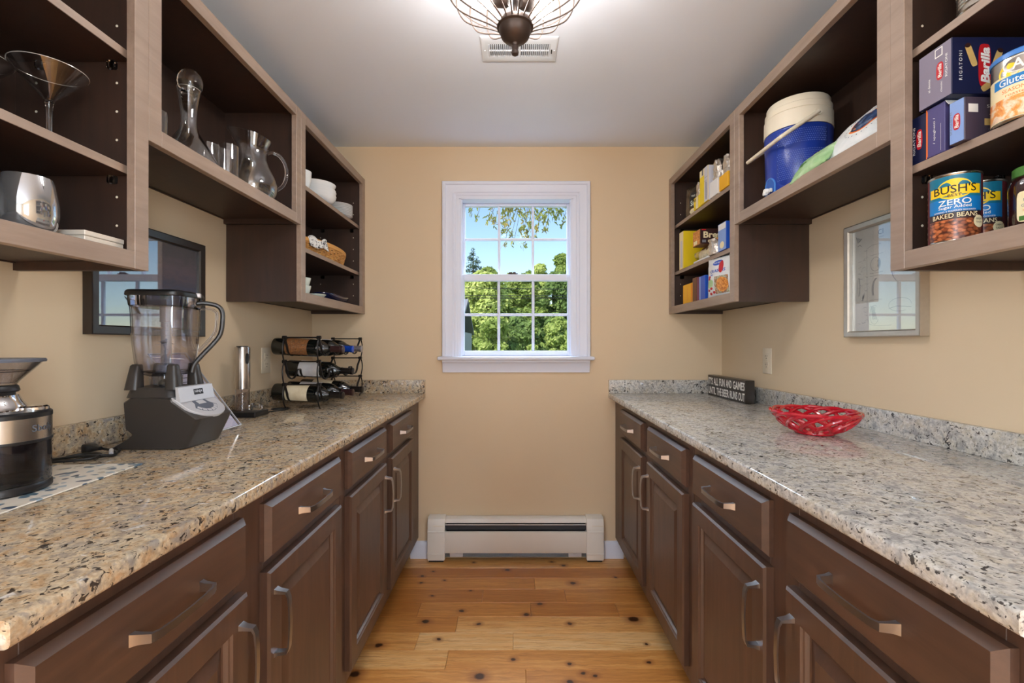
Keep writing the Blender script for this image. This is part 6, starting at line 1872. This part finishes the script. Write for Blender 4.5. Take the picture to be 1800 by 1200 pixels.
pouch('snack_bag', 0.235, 0.165, 0.060, BT((0.945, 1.240, FLM + 0.074), (0.12, -0.97, 0.16), (0.62, 0.16, 0.76)), M['chipbag'], 'white snack bag with a dark round emblem slumped beside the cooler', seed=3, wr=0.13, prints_fn=chip_prints)
pouch('snack_bag', 0.165, 0.085, 0.034, BT((0.884, 1.345, FLM + 0.034), (0.05, -0.98, 0.10), (0.50, 0.16, 0.62)), M['greenbag'], 'pale green snack bag lying under the white snack bag', seed=5,
      prints_fn=lambda mb, ov, rc, tx: (ov(mb, 0.1, 0.55, 0.2, 0.12, 0, 0.0007), ov(mb, -0.35, -0.1, 0.22, 0.2, 1, 0.0007), [M['redbag'], M['greenlid']])[-1])
pouch('snack_bag', 0.100, 0.120, 0.035, BT((1.005, 1.150, FLM + 0.165), (0.2, -0.7, 0.55), (-0.3, 0.3, 0.9)), M['redbag'], 'crumpled red foil bag behind the white snack bag', seed=9, wr=0.6)

# ---- far right cabinet: top shelf
z = FL2
pouch('snack_bag', 0.130, 0.165, 0.050, BT((0.925, 2.345, z + 0.083), (0.30, -0.95, 0), (0.03, 0.0, 1)), M['dimdark_bag'], 'clear and black snack bag at the far end of the upper right shelf', seed=12,
      prints_fn=lambda mb, ov, rc, tx: (rc(mb, -0.10, 0.86, -0.45, 0.45, 0, 0.0006), tx(mb, 'Sa', 0.28, -0.20, 0.50, 0.34, 1, 0.0012), tx(mb, 'VEG', 0.30, 0.25, 0.34, 0.12, 1, 0.0012), ov(mb, 0.3, -0.68, 0.5, 0.16, 2, 0.0008), [M['print_black'], M['china_green'], M['print_cream']])[-1])
def foil_sleeve(t, x0, x1, y0, y1, z0, z1, seed):
    """crumpled foil liner sticking out of a carton"""
    nu = 28; rings_ = []
    for j in range(9):
        v = j / 8; ring = []
        for k in range(nu):
            a = 2 * PI * k / nu
            u, w_ = math.cos(a), math.sin(a)
            u = math.copysign(abs(u) ** 0.6, u); w_ = math.copysign(abs(w_) ** 0.6, w_)
            sq_ = 1 - 0.55 * max(0, v - 0.6) / 0.4
            nz_ = mnoise.noise(Vector((u * 4 + seed, w_ * 4, v * 6))) * 0.14
            ring.append(((x0 + x1) / 2 + (x1 - x0) / 2 * u * (0.96 + nz_) * (1 if v < 0.7 else 1), (y0 + y1) / 2 + (y1 - y0) / 2 * w_ * (0.96 + nz_) * sq_, z0 + (z1 - z0) * v + 0.006 * mnoise.noise(Vector((u * 5, w_ * 5, seed + v))) * v))
        rings_.append(ring)
    mb = MB(); mb.loft(rings_); return obj('foil_liner', mb, M['foil'], t, smooth=12)
t, sd, _ = box_thing('cracker_box', 0.876, 0.960, 2.165, 2.232, z, z + 0.060, M['yellow_card'], 'short yellow cracker box with a tall foil liner beside the dark snack bag', 'box')
mb = MB(); A = sd('aisle'); add_flat_rect(mb, A, -0.008, 0.020, -0.028, 0.028, 0); add_text(mb, 'GR', 0.01, A @ TR(-0.016, 0.016), 0.0004, 0.022, 0.013, mi=1, lift=0.0008); prints(t, 'print', mb, [M['print_cream'], M['print_brown']])
foil_sleeve(t, 0.880, 0.956, 2.168, 2.229, z + 0.0605, z + 0.128, 2)
t, sd, (hx, hy, hz) = box_thing('cracker_box', 0.872, 0.985, 2.058, 2.150, z, z + 0.160, M['yellow_card'], 'tall yellow and grey cracker carton in the middle of the upper right shelf', 'box')
mb = MB(); A = sd('aisle'); add_flat_rect(mb, A, 0.006, 0.0455, -0.079, 0.079, 0); add_flat_rect(mb, A, -0.0455, 0.006, 0.048, 0.079, 1); add_flat_rect(mb, A, -0.020, -0.006, 0.052, 0.079, 2, 0.0006); add_flat_rect(mb, A, 0.010, 0.042, 0.030, 0.0315, 3, 0.0006); add_flat_rect(mb, A, 0.010, 0.036, 0.014, 0.0155, 3, 0.0006); add_flat_rect(mb, A, 0.022, 0.030, -0.070, 0.010, 2, 0.0005)
Nn = sd('near'); add_flat_rect(mb, Nn, -hx + 0.001, hx - 0.001, -0.079, 0.079, 0)
prints(t, 'print', mb, [M['grey_card'], M['print_cream'], M['greyblue'], M['print_grey']])
t, sd, _ = box_thing('cracker_box', 0.874, 0.965, 1.965, 2.045, z, z + 0.070, M['white_card'], 'pale carton with a crumpled foil liner beside the tall yellow carton', 'box')
foil_sleeve(t, 0.878, 0.961, 1.969, 2.041, z + 0.0705, z + 0.158, 6)
t, sd, _ = box_thing('cracker_box', 0.874, 0.960, 1.868, 1.950, z, z + 0.062, M['amber_card'], 'amber carton with a foil liner next to the cabinet stile', 'box')
foil_sleeve(t, 0.878, 0.956, 1.872, 1.946, z + 0.0625, z + 0.140, 8)

# ---- far right cabinet: middle shelf
z = FL1
t, sd, (hx, hy, hz) = box_thing('cracker_box', 0.882, 1.030, 2.385, 2.445, z, z + 0.198, M['yellow_card'], 'large yellow cracker box with crackers pictured at the far end of the middle right shelf', 'box')
mb = MB(); Nn = sd('near'); rr = random.Random(3)
add_flat_oval(mb, Nn @ TR(0.052, -0.035), 0.080, 0.100, 0); add_flat_rect(mb, sd('aisle'), -0.028, 0.028, -0.097, 0.097, 1); add_flat_rect(mb, sd('aisle'), -0.010, 0.010, -0.090, 0.050, 2, 0.0006)
for k in range(26): add_flat_oval(mb, Nn @ TR(rr.uniform(-0.06, 0.04), rr.uniform(-0.09, 0.08)), 0.004, 0.003, 3, 0.0005, 8)
prints(t, 'print', mb, [M['crackers'], M['print_cream'], M['grey_card'], M['amber_card']])
# clear-wrapped cookie pack with the brown box resting on it
t = thing('cookie_pack', (0.945, 2.175, z), 'clear-wrapped pack of pale cookies under the brown cracker box', 'snack pack')
mb = MB(); mb.box(0.882, 1.030, 2.085, 2.255, z + 0.0004, z + 0.010, 0.004, 2); obj('tray', mb, M['white_card'], t)
for k in range(7):
    mb = MB(); mb.lathe([(0, -0.009), (0.024, -0.009), (0.027, -0.006), (0.027, 0.006), (0.024, 0.009), (0, 0.009)], 0, 0, 0, 20, 0, Matrix.Translation((0.93, 2.105 + k * 0.0215, z + 0.0385)) @ Matrix.Rotation(R(90), 4, 'X')); obj('cookie', mb, M['print_cream'], t)
vs = MB(); rings_ = []
for j in range(7):
    yy = 2.088 + 0.164 * j / 6
    rings_.append([(0.935 + 0.050 * u * (1 + 0.05 * math.sin(j * 2.3 + k_)), yy, max(z + 0.0108, z + 0.040 + 0.029 * w_ * (1 + 0.06 * math.sin(j * 3.1 + k_ * 1.7)))) for k_, (u, w_) in enumerate([(math.cos(2 * PI * q / 18), math.sin(2 * PI * q / 18)) for q in range(18)])])
vs.loft(rings_); obj('clear_wrap', vs, thin_pane('crinkly_wrap', (0.95, 0.95, 0.96, 1), 2.5), t, smooth=10)
t, sd, (hx, hy, hz) = box_thing('cracker_box', 0.868, 1.070, 2.135, 2.222, z + 0.0735, z + 0.146, M['brown_card'], 'brown cracker box with cream lettering lying on the cookie pack', 'box')
mb = MB(); Nn = sd('near'); add_flat_rect(mb, Nn, -hx + 0.001, hx - 0.001, -0.035, 0.035, 0); add_text(mb, 'Breton', 0.02, Nn @ TR(-0.022, 0.008), 0.0006, 0.128, 0.030, mi=1, lift=0.0007); add_flat_rect(mb, Nn, -0.094, -0.074, 0.029, 0.034, 2, 0.0006); add_flat_oval(mb, Nn @ TR(-0.058, -0.022), 0.014, 0.014, 1, 0.0006); add_flat_rect(mb, Nn, -0.092, -0.074, -0.028, -0.016, 3, 0.0006); add_flat_rect(mb, Nn, -0.040, -0.018, -0.028, -0.016, 2, 0.0006)
add_flat_rect(mb, sd('aisle'), -0.042, 0.042, -0.034, 0.034, 4); add_flat_rect(mb, sd('aisle'), -0.030, 0.010, -0.030, -0.012, 1, 0.0006)
prints(t, 'print', mb, [M['print_brown'], M['print_cream'], M['print_red'], M['print_grey'], M['crackers']])
t = thing('cracker_sleeve', (0.90, 2.02, z), 'torn silver foil sleeve of crackers in front of the brown cracker box', 'snack pack')
foil_sleeve(t, 0.866, 0.945, 1.985, 2.060, z + 0.0006, z + 0.070, 14)
mb = MB(); mb.lathe([(0, 0.0702), (0.020, 0.0702), (0.021, 0.074), (0, 0.0755)], 0.905, 2.022, z, 16); obj('cracker', mb, M['crackers'], t)
t, sd, (hx, hy, hz) = box_thing('cracker_box', 0.874, 1.010, 1.885, 1.960, z, z + 0.116, M['blue_card'], 'blue cracker box with cream crackers pictured next to the stile', 'box')
mb = MB(); add_flat_rect(mb, sd('aisle'), -0.036, 0.036, -0.057, 0.057, 0); add_flat_rect(mb, sd('aisle'), -0.034, 0.034, 0.030, 0.055, 1, 0.0006); add_flat_oval(mb, sd('aisle') @ TR(0, -0.035), 0.040, 0.030, 2, 0.0006)
for k, (u, v) in enumerate(((-0.03, 0.03), (-0.035, -0.01), (0.01, 0.01), (0.03, -0.03))): add_flat_oval(mb, sd('near') @ TR(u, v), 0.026, 0.026, 2, 0.0005)
prints(t, 'print', mb, [M['lightblue_card'], M['white_card'], M['print_cream']])

# ---- far right cabinet: bottom shelf
z = FL0
t, sd, _ = box_thing('snack_box', 0.880, 1.010, 2.262, 2.385, z, z + 0.104, M['amber_card'], 'amber yellow box at the far end of the bottom right shelf', 'box')
mb = MB(); add_flat_rect(mb, sd('aisle'), 0.048, 0.060, -0.050, 0.050, 0); add_text(mb, 'baking', 0.01, sd('aisle') @ RZ(90) @ TR(0, 0.0), 0, 0.06, 0.012, mi=0); prints(t, 'print', mb, [M['print_orange']])
box_thing('snack_box', 0.876, 1.010, 2.196, 2.248, z, z + 0.122, M['brown_card'], 'narrow brown box between the amber box and the plum box', 'box')
box_thing('snack_box', 0.874, 1.010, 2.166, 2.188, z, z + 0.118, M['plum_card'], 'thin plum coloured box between the brown box and the blue box', 'box')
t, sd, _ = box_thing('snack_box', 0.872, 1.010, 2.088, 2.158, z, z + 0.116, M['blue_card'], 'bright blue box left of the white fruit bag on the bottom right shelf', 'box')
mb = MB(); add_flat_rect(mb, sd('aisle'), -0.033, -0.015, -0.056, 0.056, 0); prints(t, 'print', mb, [M['lightblue_card']])
def crais(mb, ov, rc, tx):
    ov(mb, 0.05, 0.70, 0.40, 0.13, 0, 0.0007); tx(mb, 'Ocean Spray', 0.02, 0.70, 0.56, 0.09, 1, 0.0012)
    tx(mb, 'CRAISINS', 0.08, 0.30, 1.20, 0.15, 0, 0.0009, 0.0012); tx(mb, 'DRIED', -0.40, 0.13, 0.22, 0.08, 0, 0.0009, 0.0004)
    ov(mb, 0.38, 0.46, 0.16, 0.30, 2, 0.0016); rc(mb, -0.12, 0.84, -0.84, 0.02, 3, 0.0007); ov(mb, -0.52, -0.30, 0.30, 0.22, 4, 0.0008); ov(mb, 0.45, -0.42, 0.40, 0.36, 5, 0.0011)
    for (u, v) in ((-0.62, -0.05), (-0.40, -0.55), (-0.66, -0.62), (-0.50, -0.80), (-0.22, -0.75), (-0.58, 0.04)): ov(mb, u, v, 0.11, 0.07, 2, 0.0014, 12)
    return [M['blue_card'], M['print_white'], M['print_red'], M['salad'], M['greenbag'], M['crackers']]
pouch('fruit_bag', 0.180, 0.172, 0.045, BT((0.886, 1.962, z + 0.0875), (0.16, -0.98, 0), (0.02, 0, 1)), M['chipbag'], 'white dried fruit bag with a blue oval emblem next to the stile', seed=21, wr=0.12, prints_fn=crais)

# ================================================================== outdoors, beyond the window
mb = MB(); mb.box(-120, 120, YB + 0.6, 220, -1.7, -1.5); o = obj('ground', mb, M['grass'], None, None, smooth=0); o['kind'] = 'structure'

def leaf_cloud(lobes, n, size, seed, squash=0.55):
    """thousands of small leaf quads scattered through ellipsoid lobes (x,y,z,rx,ry,rz)"""
    rg = np.random.default_rng(seed)
    vol = np.array([l[3] * l[4] * l[5] for l in lobes]); pr = vol / vol.sum()
    k = rg.choice(len(lobes), n, p=pr)
    L = np.array(lobes)[k]
    d = rg.normal(size=(n, 3)); d /= np.linalg.norm(d, axis=1)[:, None]
    rad = rg.random(n) ** (1 / 2.2)
    rad = 0.45 + 0.55 * rad
    ctr = L[:, :3] + d * rad[:, None] * L[:, 3:6]
    nrm_ = d + rg.normal(size=(n, 3)) * 0.7 + np.array([0, 0, 0.35]); nrm_ /= np.linalg.norm(nrm_, axis=1)[:, None]
    t1 = np.cross(nrm_, rg.normal(size=(n, 3))); t1 /= np.linalg.norm(t1, axis=1)[:, None]
    t2 = np.cross(nrm_, t1)
    s_ = size * (0.6 + 0.8 * rg.random(n))[:, None]
    quad = np.stack([ctr - t1 * s_, ctr - t2 * s_ * squash, ctr + t1 * s_, ctr + t2 * s_ * squash], 1).reshape(-1, 3)
    return quad
def leaf_obj(name, quad, mat, parent):
    n = len(quad) // 4
    me = bpy.data.meshes.new(name)
    loc = np.array(root_of(parent).location)
    me.vertices.add(n * 4); me.vertices.foreach_set('co', (quad - loc).astype(np.float32).ravel())
    me.loops.add(n * 4); me.loops.foreach_set('vertex_index', np.arange(n * 4, dtype=np.int32))
    me.polygons.add(n); me.polygons.foreach_set('loop_start', np.arange(0, n * 4, 4, dtype=np.int32))
    try: me.polygons.foreach_set('loop_total', np.full(n, 4, dtype=np.int32))
    except Exception: pass
    me.update(calc_edges=True); me.materials.append(mat)
    o = bpy.data.objects.new(name, me); COL.objects.link(o); o.parent = parent; o['kind'] = 'stuff'
    return o
def lobes_for(cx_, cy_, z0, z1, w, d_, n, seed):
    rg = random.Random(seed); out = []
    for k in range(n):
        f = k / max(1, n - 1); zc_ = z0 + (z1 - z0) * (0.12 + 0.76 * f)
        ww = w * (0.55 + 0.45 * math.sin(PI * min(1, 0.25 + 0.75 * f)))
        r_ = w * rg.uniform(0.17, 0.32)
        out.append((cx_ + rg.uniform(-1, 1) * (ww - r_) * 0.75, cy_ + rg.uniform(-1, 1) * (d_ - r_) * 0.6, zc_, r_, r_ * 0.9, r_ * rg.uniform(0.6, 0.85)))
    return out
def tree(name, cx_, cy_, z0, z1, w, mat, nl, size, seed, label, group=None, lob=16, trunk=True):
    t = thing(name, (cx_, cy_, -1.5), label, 'tree' if 'tree' in name else 'shrub', group)
    leaf_obj('foliage', leaf_cloud(lobes_for(cx_, cy_, z0, z1, w, w * 0.8, lob, seed), nl, size, seed), mat, t)
    mb = MB(); mb.tube([(cx_, cy_, -1.5), (cx_ + 0.05, cy_, z0 + 0.3), (cx_ - 0.05, cy_ + 0.1, (z0 + z1) / 2), (cx_, cy_, z0 + (z1 - z0) * 0.8)], 0.12, 8, radii=[0.05 * w, 0.04 * w, 0.025 * w, 0.008 * w])
    for k in range(5):
        a = k * 2.4; zb = z0 + (z1 - z0) * (0.2 + 0.1 * k); mb.tube([(cx_, cy_, zb), (cx_ + 0.5 * w * math.cos(a), cy_ + 0.5 * w * math.sin(a), zb + 0.3 * w)], 0.02 * w, 5, radii=[0.018 * w, 0.005 * w])
    obj('trunk', mb, M['bark'], t)
    return t
def opx(px, py, Y):
    return ((px - 905.5) * Y / 800, Y, 1.188 - (py - 604) * Y / 800)
# back row
tree('tree', -1.75, 33.0, 1.0, 7.05, 2.2, M['leaf_mid'], 9000, 0.13, 31, 'rounded green tree in the back row beside the tall spruce', lob=25)
tree('tree', 0.15, 34.0, 1.0, 6.85, 1.7, M['leaf_pale'], 7000, 0.13, 32, 'pale green tree low in the middle of the tree line', lob=21)
tree('tree', 1.55, 31.0, 1.0, 7.05, 1.6, M['leaf_pale'], 8000, 0.13, 33, 'yellow green rounded tree in the tree line right of centre', lob=21)
tree('tree', 3.45, 30.0, 1.0, 7.75, 1.9, M['leaf_mid'], 9000, 0.13, 34, 'taller green tree at the right end of the tree line', lob=25)
# middle row
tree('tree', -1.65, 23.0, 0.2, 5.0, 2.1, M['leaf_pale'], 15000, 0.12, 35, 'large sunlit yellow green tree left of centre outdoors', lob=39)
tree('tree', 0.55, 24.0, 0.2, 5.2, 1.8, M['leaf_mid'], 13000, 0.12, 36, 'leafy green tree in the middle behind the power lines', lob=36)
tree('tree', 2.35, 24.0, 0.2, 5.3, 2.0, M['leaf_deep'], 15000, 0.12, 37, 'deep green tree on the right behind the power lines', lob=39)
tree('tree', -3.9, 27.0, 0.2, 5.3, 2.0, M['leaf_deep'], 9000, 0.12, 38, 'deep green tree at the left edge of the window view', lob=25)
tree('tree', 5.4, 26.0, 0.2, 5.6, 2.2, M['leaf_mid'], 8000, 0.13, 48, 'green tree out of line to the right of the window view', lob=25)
tree('tree', -0.45, 27.0, 0.0, 4.9, 1.9, M['leaf_deep'], 12000, 0.12, 61, 'deep green tree filling the gap between the sunlit tree and the middle tree', lob=30)
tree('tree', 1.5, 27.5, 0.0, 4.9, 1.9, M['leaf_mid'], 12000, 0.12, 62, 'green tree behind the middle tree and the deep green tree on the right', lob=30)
# front shrubs
tree('shrub', -0.75, 14.5, -0.6, 2.10, 1.05, M['leaf_mid'], 9000, 0.085, 39, 'broad green shrub at the left in front of the trees', lob=32)
tree('shrub', 0.30, 15.0, -0.6, 2.25, 1.10, M['leaf_deep'], 9000, 0.085, 40, 'dark green shrub in the middle in front of the trees', lob=32)
tree('shrub', 1.45, 15.0, -0.6, 2.25, 0.95, M['leaf_mid'], 8000, 0.085, 41, 'green shrub at the right in front of the trees', lob=28)
tree('shrub', 1.00, 9.6, -1.4, 1.28, 0.42, M['leaf_pale'], 2600, 0.045, 42, 'cream flowering bush at the lower right of the window', lob=18)
tree('shrub', -0.90, 8.4, -1.4, 1.18, 0.36, M['leaf_yellow'], 2000, 0.042, 43, 'yellow flowering bush at the lower left of the window', lob=16)
tree('shrub', 0.52, 12.0, -1.4, 1.42, 0.42, M['leaf_pale'], 2400, 0.06, 44, 'small pale bush low in the middle of the window view', lob=14)

# tall spruce
sx_, sy_ = -2.95, 32.0
t = thing('spruce_tree', (sx_, sy_, -1.5), 'tall blue green spruce rising above the trees at the left', 'tree')
rg = random.Random(8); lob = []
for k in range(15):
    f = k / 14; z = 3.5 + 4.35 * f; rad = 1.25 * (1 - f) ** 0.8 + 0.10
    for q in range(5):
        a = rg.random() * 2 * PI
        lob.append((sx_ + 0.55 * rad * math.cos(a), sy_ + 0.55 * rad * math.sin(a), z + rg.uniform(-0.1, 0.1), 0.50 * rad + 0.05, 0.50 * rad + 0.05, 0.13))
leaf_obj('foliage', leaf_cloud(lob, 6500, 0.10, 50, 0.3), M['leaf_blue'], t)
mb = MB(); mb.tube([(sx_, sy_, -1.5), (sx_, sy_, 3.0), (sx_, sy_, 7.8)], 0.15, 8, radii=[0.2, 0.12, 0.02]); obj('trunk', mb, M['bark'], t)

# near tree whose limb hangs across the upper panes
t = thing('overhanging_tree', (3.4, 7.6, -1.5), 'near tree whose leafy twigs hang across the top window panes', 'tree')
mb = MB(); mb.tube(smooth_path([(3.4, 7.6, -1.5), (3.3, 7.6, 1.2), (3.2, 7.5, 3.0), (3.1, 7.5, 5.0)], 5), 0.16, 10); obj('trunk', mb, M['bark'], t)
limb = smooth_path([(3.22, 7.5, 2.9), (2.4, 7.3, 3.55), (1.3, 7.1, 3.72), (0.4, 7.0, 3.66), (-0.5, 7.0, 3.60), (-0.95, 6.95, 3.45)], 6)
mb = MB(); mb.tube(limb, 0.03, 8, radii=[0.06 - 0.052 * i / (len(limb) - 1) for i in range(len(limb))]); obj('limb', mb, M['bark'], t)
CL = [(150, 190, 40, 14), (235, 270, 35, 10), (430, 290, 60, 22), (500, 350, 50, 22), (700, 170, 80, 45), (620, 250, 40, 18), (690, 370, 60, 32), (640, 470, 40, 14), (760, 520, 35, 14), (880, 140, 60, 30), (940, 270, 45, 22),
      (1000, 180, 50, 24), (1030, 380, 50, 24), (950, 450, 50, 24), (1000, 540, 50, 24), (960, 690, 35, 14), (660, 690, 30, 9), (790, 670, 20, 5), (1180, 230, 70, 45), (1260, 300, 60, 30), (1160, 430, 50, 24), (1270, 460, 40, 16),
      (1380, 190, 60, 30), (1430, 280, 60, 30), (1500, 200, 50, 20), (1550, 330, 40, 10), (1520, 390, 20, 5), (1120, 560, 30, 8), (460, 140, 30, 8), (250, 125, 30, 8), (900, 480, 40, 14), (780, 300, 30, 8), (1330, 130, 50, 20),
      (750, 60, 80, 30), (1100, 50, 90, 30), (1450, 60, 90, 30), (300, 40, 60, 16)]
rg = np.random.default_rng(4); P_ = []
tw = MB()
for (x, y, r_, n) in CL:
    c_ = opx(810 + x / 8.57, 350 + y / 8.57, 7.0); rw = r_ / 8.57 * 7.0 / 800
    best = min(limb, key=lambda p: abs(p.x - c_[0] - 0.12) + 0.2 * abs(p.z - c_[2]))
    mid = Vector(((best.x + c_[0]) / 2 + 0.05, (best.y + c_[1]) / 2, max(c_[2], (best.z + c_[2]) / 2 + 0.04)))
    tw.tube([best, mid, Vector(c_) - Vector((0, 0, rw * 0.7))], 0.003, 5)
    for k in range(n):
        P_.append((c_[0] + rg.normal() * rw * 0.62, c_[1] + rg.normal() * 0.10, c_[2] + rg.normal() * rw * 0.62))
obj('twigs', tw, M['bark'], t)
vs, fs = [], []
for k, p in enumerate(P_):
    d_ = Vector((rg.normal() * 0.55, rg.normal() * 0.5, -0.7 + rg.normal() * 0.45)).normalized()
    s_ = d_.cross(Vector((rg.normal(), rg.normal(), rg.normal()))).normalized(); L_ = 0.040 * (0.7 + 0.6 * rg.random()); W_ = L_ * 0.30
    up_ = d_.cross(s_)
    p = Vector(p); b = len(vs)
    vs += [p - d_ * L_, p - d_ * L_ * 0.3 + s_ * W_ - up_ * W_ * 0.3, p + d_ * L_ * 0.35 + s_ * W_ * 0.8 - up_ * W_ * 0.2, p + d_ * L_, p + d_ * L_ * 0.35 - s_ * W_ * 0.8 - up_ * W_ * 0.2, p - d_ * L_ * 0.3 - s_ * W_ - up_ * W_ * 0.3, p]
    fs += [(b + i, b + (i + 1) % 6, b + 6) for i in range(6)]
mb = MB(); mb.mesh([tuple(v) for v in vs], fs); o = obj('foliage', mb, M['leaf_branch'], t, normals=False); o['kind'] = 'stuff'

# neighbour's house at the left edge
h = thing('neighbour_house', (-4.4, 17.5, -1.5), 'grey neighbouring house at the lower left of the window', 'house')
mb = MB()
for k in range(14): mb.prism([(15.2, -1.5 + 0.22 * k), (15.17, -1.5 + 0.22 * k), (15.2, -1.5 + 0.22 * (k + 1))], 'x', -6.6, -1.86)
mb.box(-6.6, -1.86, 15.2, 19.5, -1.5, 1.62); obj('wall', mb, M['house_wall'], h, smooth=0)
mb = MB(); mb.prism([(14.9, 1.55), (17.4, 2.75), (19.8, 1.55), (19.8, 1.68), (17.4, 2.90), (14.9, 1.68)], 'x', -6.8, -1.79); obj('roof', mb, M['house_roof'], h, smooth=0)
mb = MB(); mb.box(-1.90, -1.84, 15.12, 15.22, -1.5, 1.62); obj('corner_board', mb, M['house_wall'], h)
# power lines
for k, (ya, yb_, yc) in enumerate(((497, 512, 513), (524, 522, 522), (528, 527, 524))):
    Y = 19.0
    a = opx(700, ya + 1, Y); b = opx(1120, yc - 1, Y); m_ = opx(905, yb_, Y)
    mb = MB(); mb.tube(bez((a[0] - 6, Y, a[2] + 0.25), ((a[0] + m_[0]) / 2, Y, m_[2] + 0.03), ((b[0] + m_[0]) / 2, Y, m_[2] - 0.02), (b[0] + 6, Y, b[2] + 0.25), 20), 0.012, 6)
    o = obj('power_line', mb, M['black'], None, (0, Y, m_[2])); tag(o, 'thin overhead power line crossing in front of the trees, ' + ['highest of the three', 'middle one of the three', 'lowest of the three'][k], 'power line', 'overhead power lines')
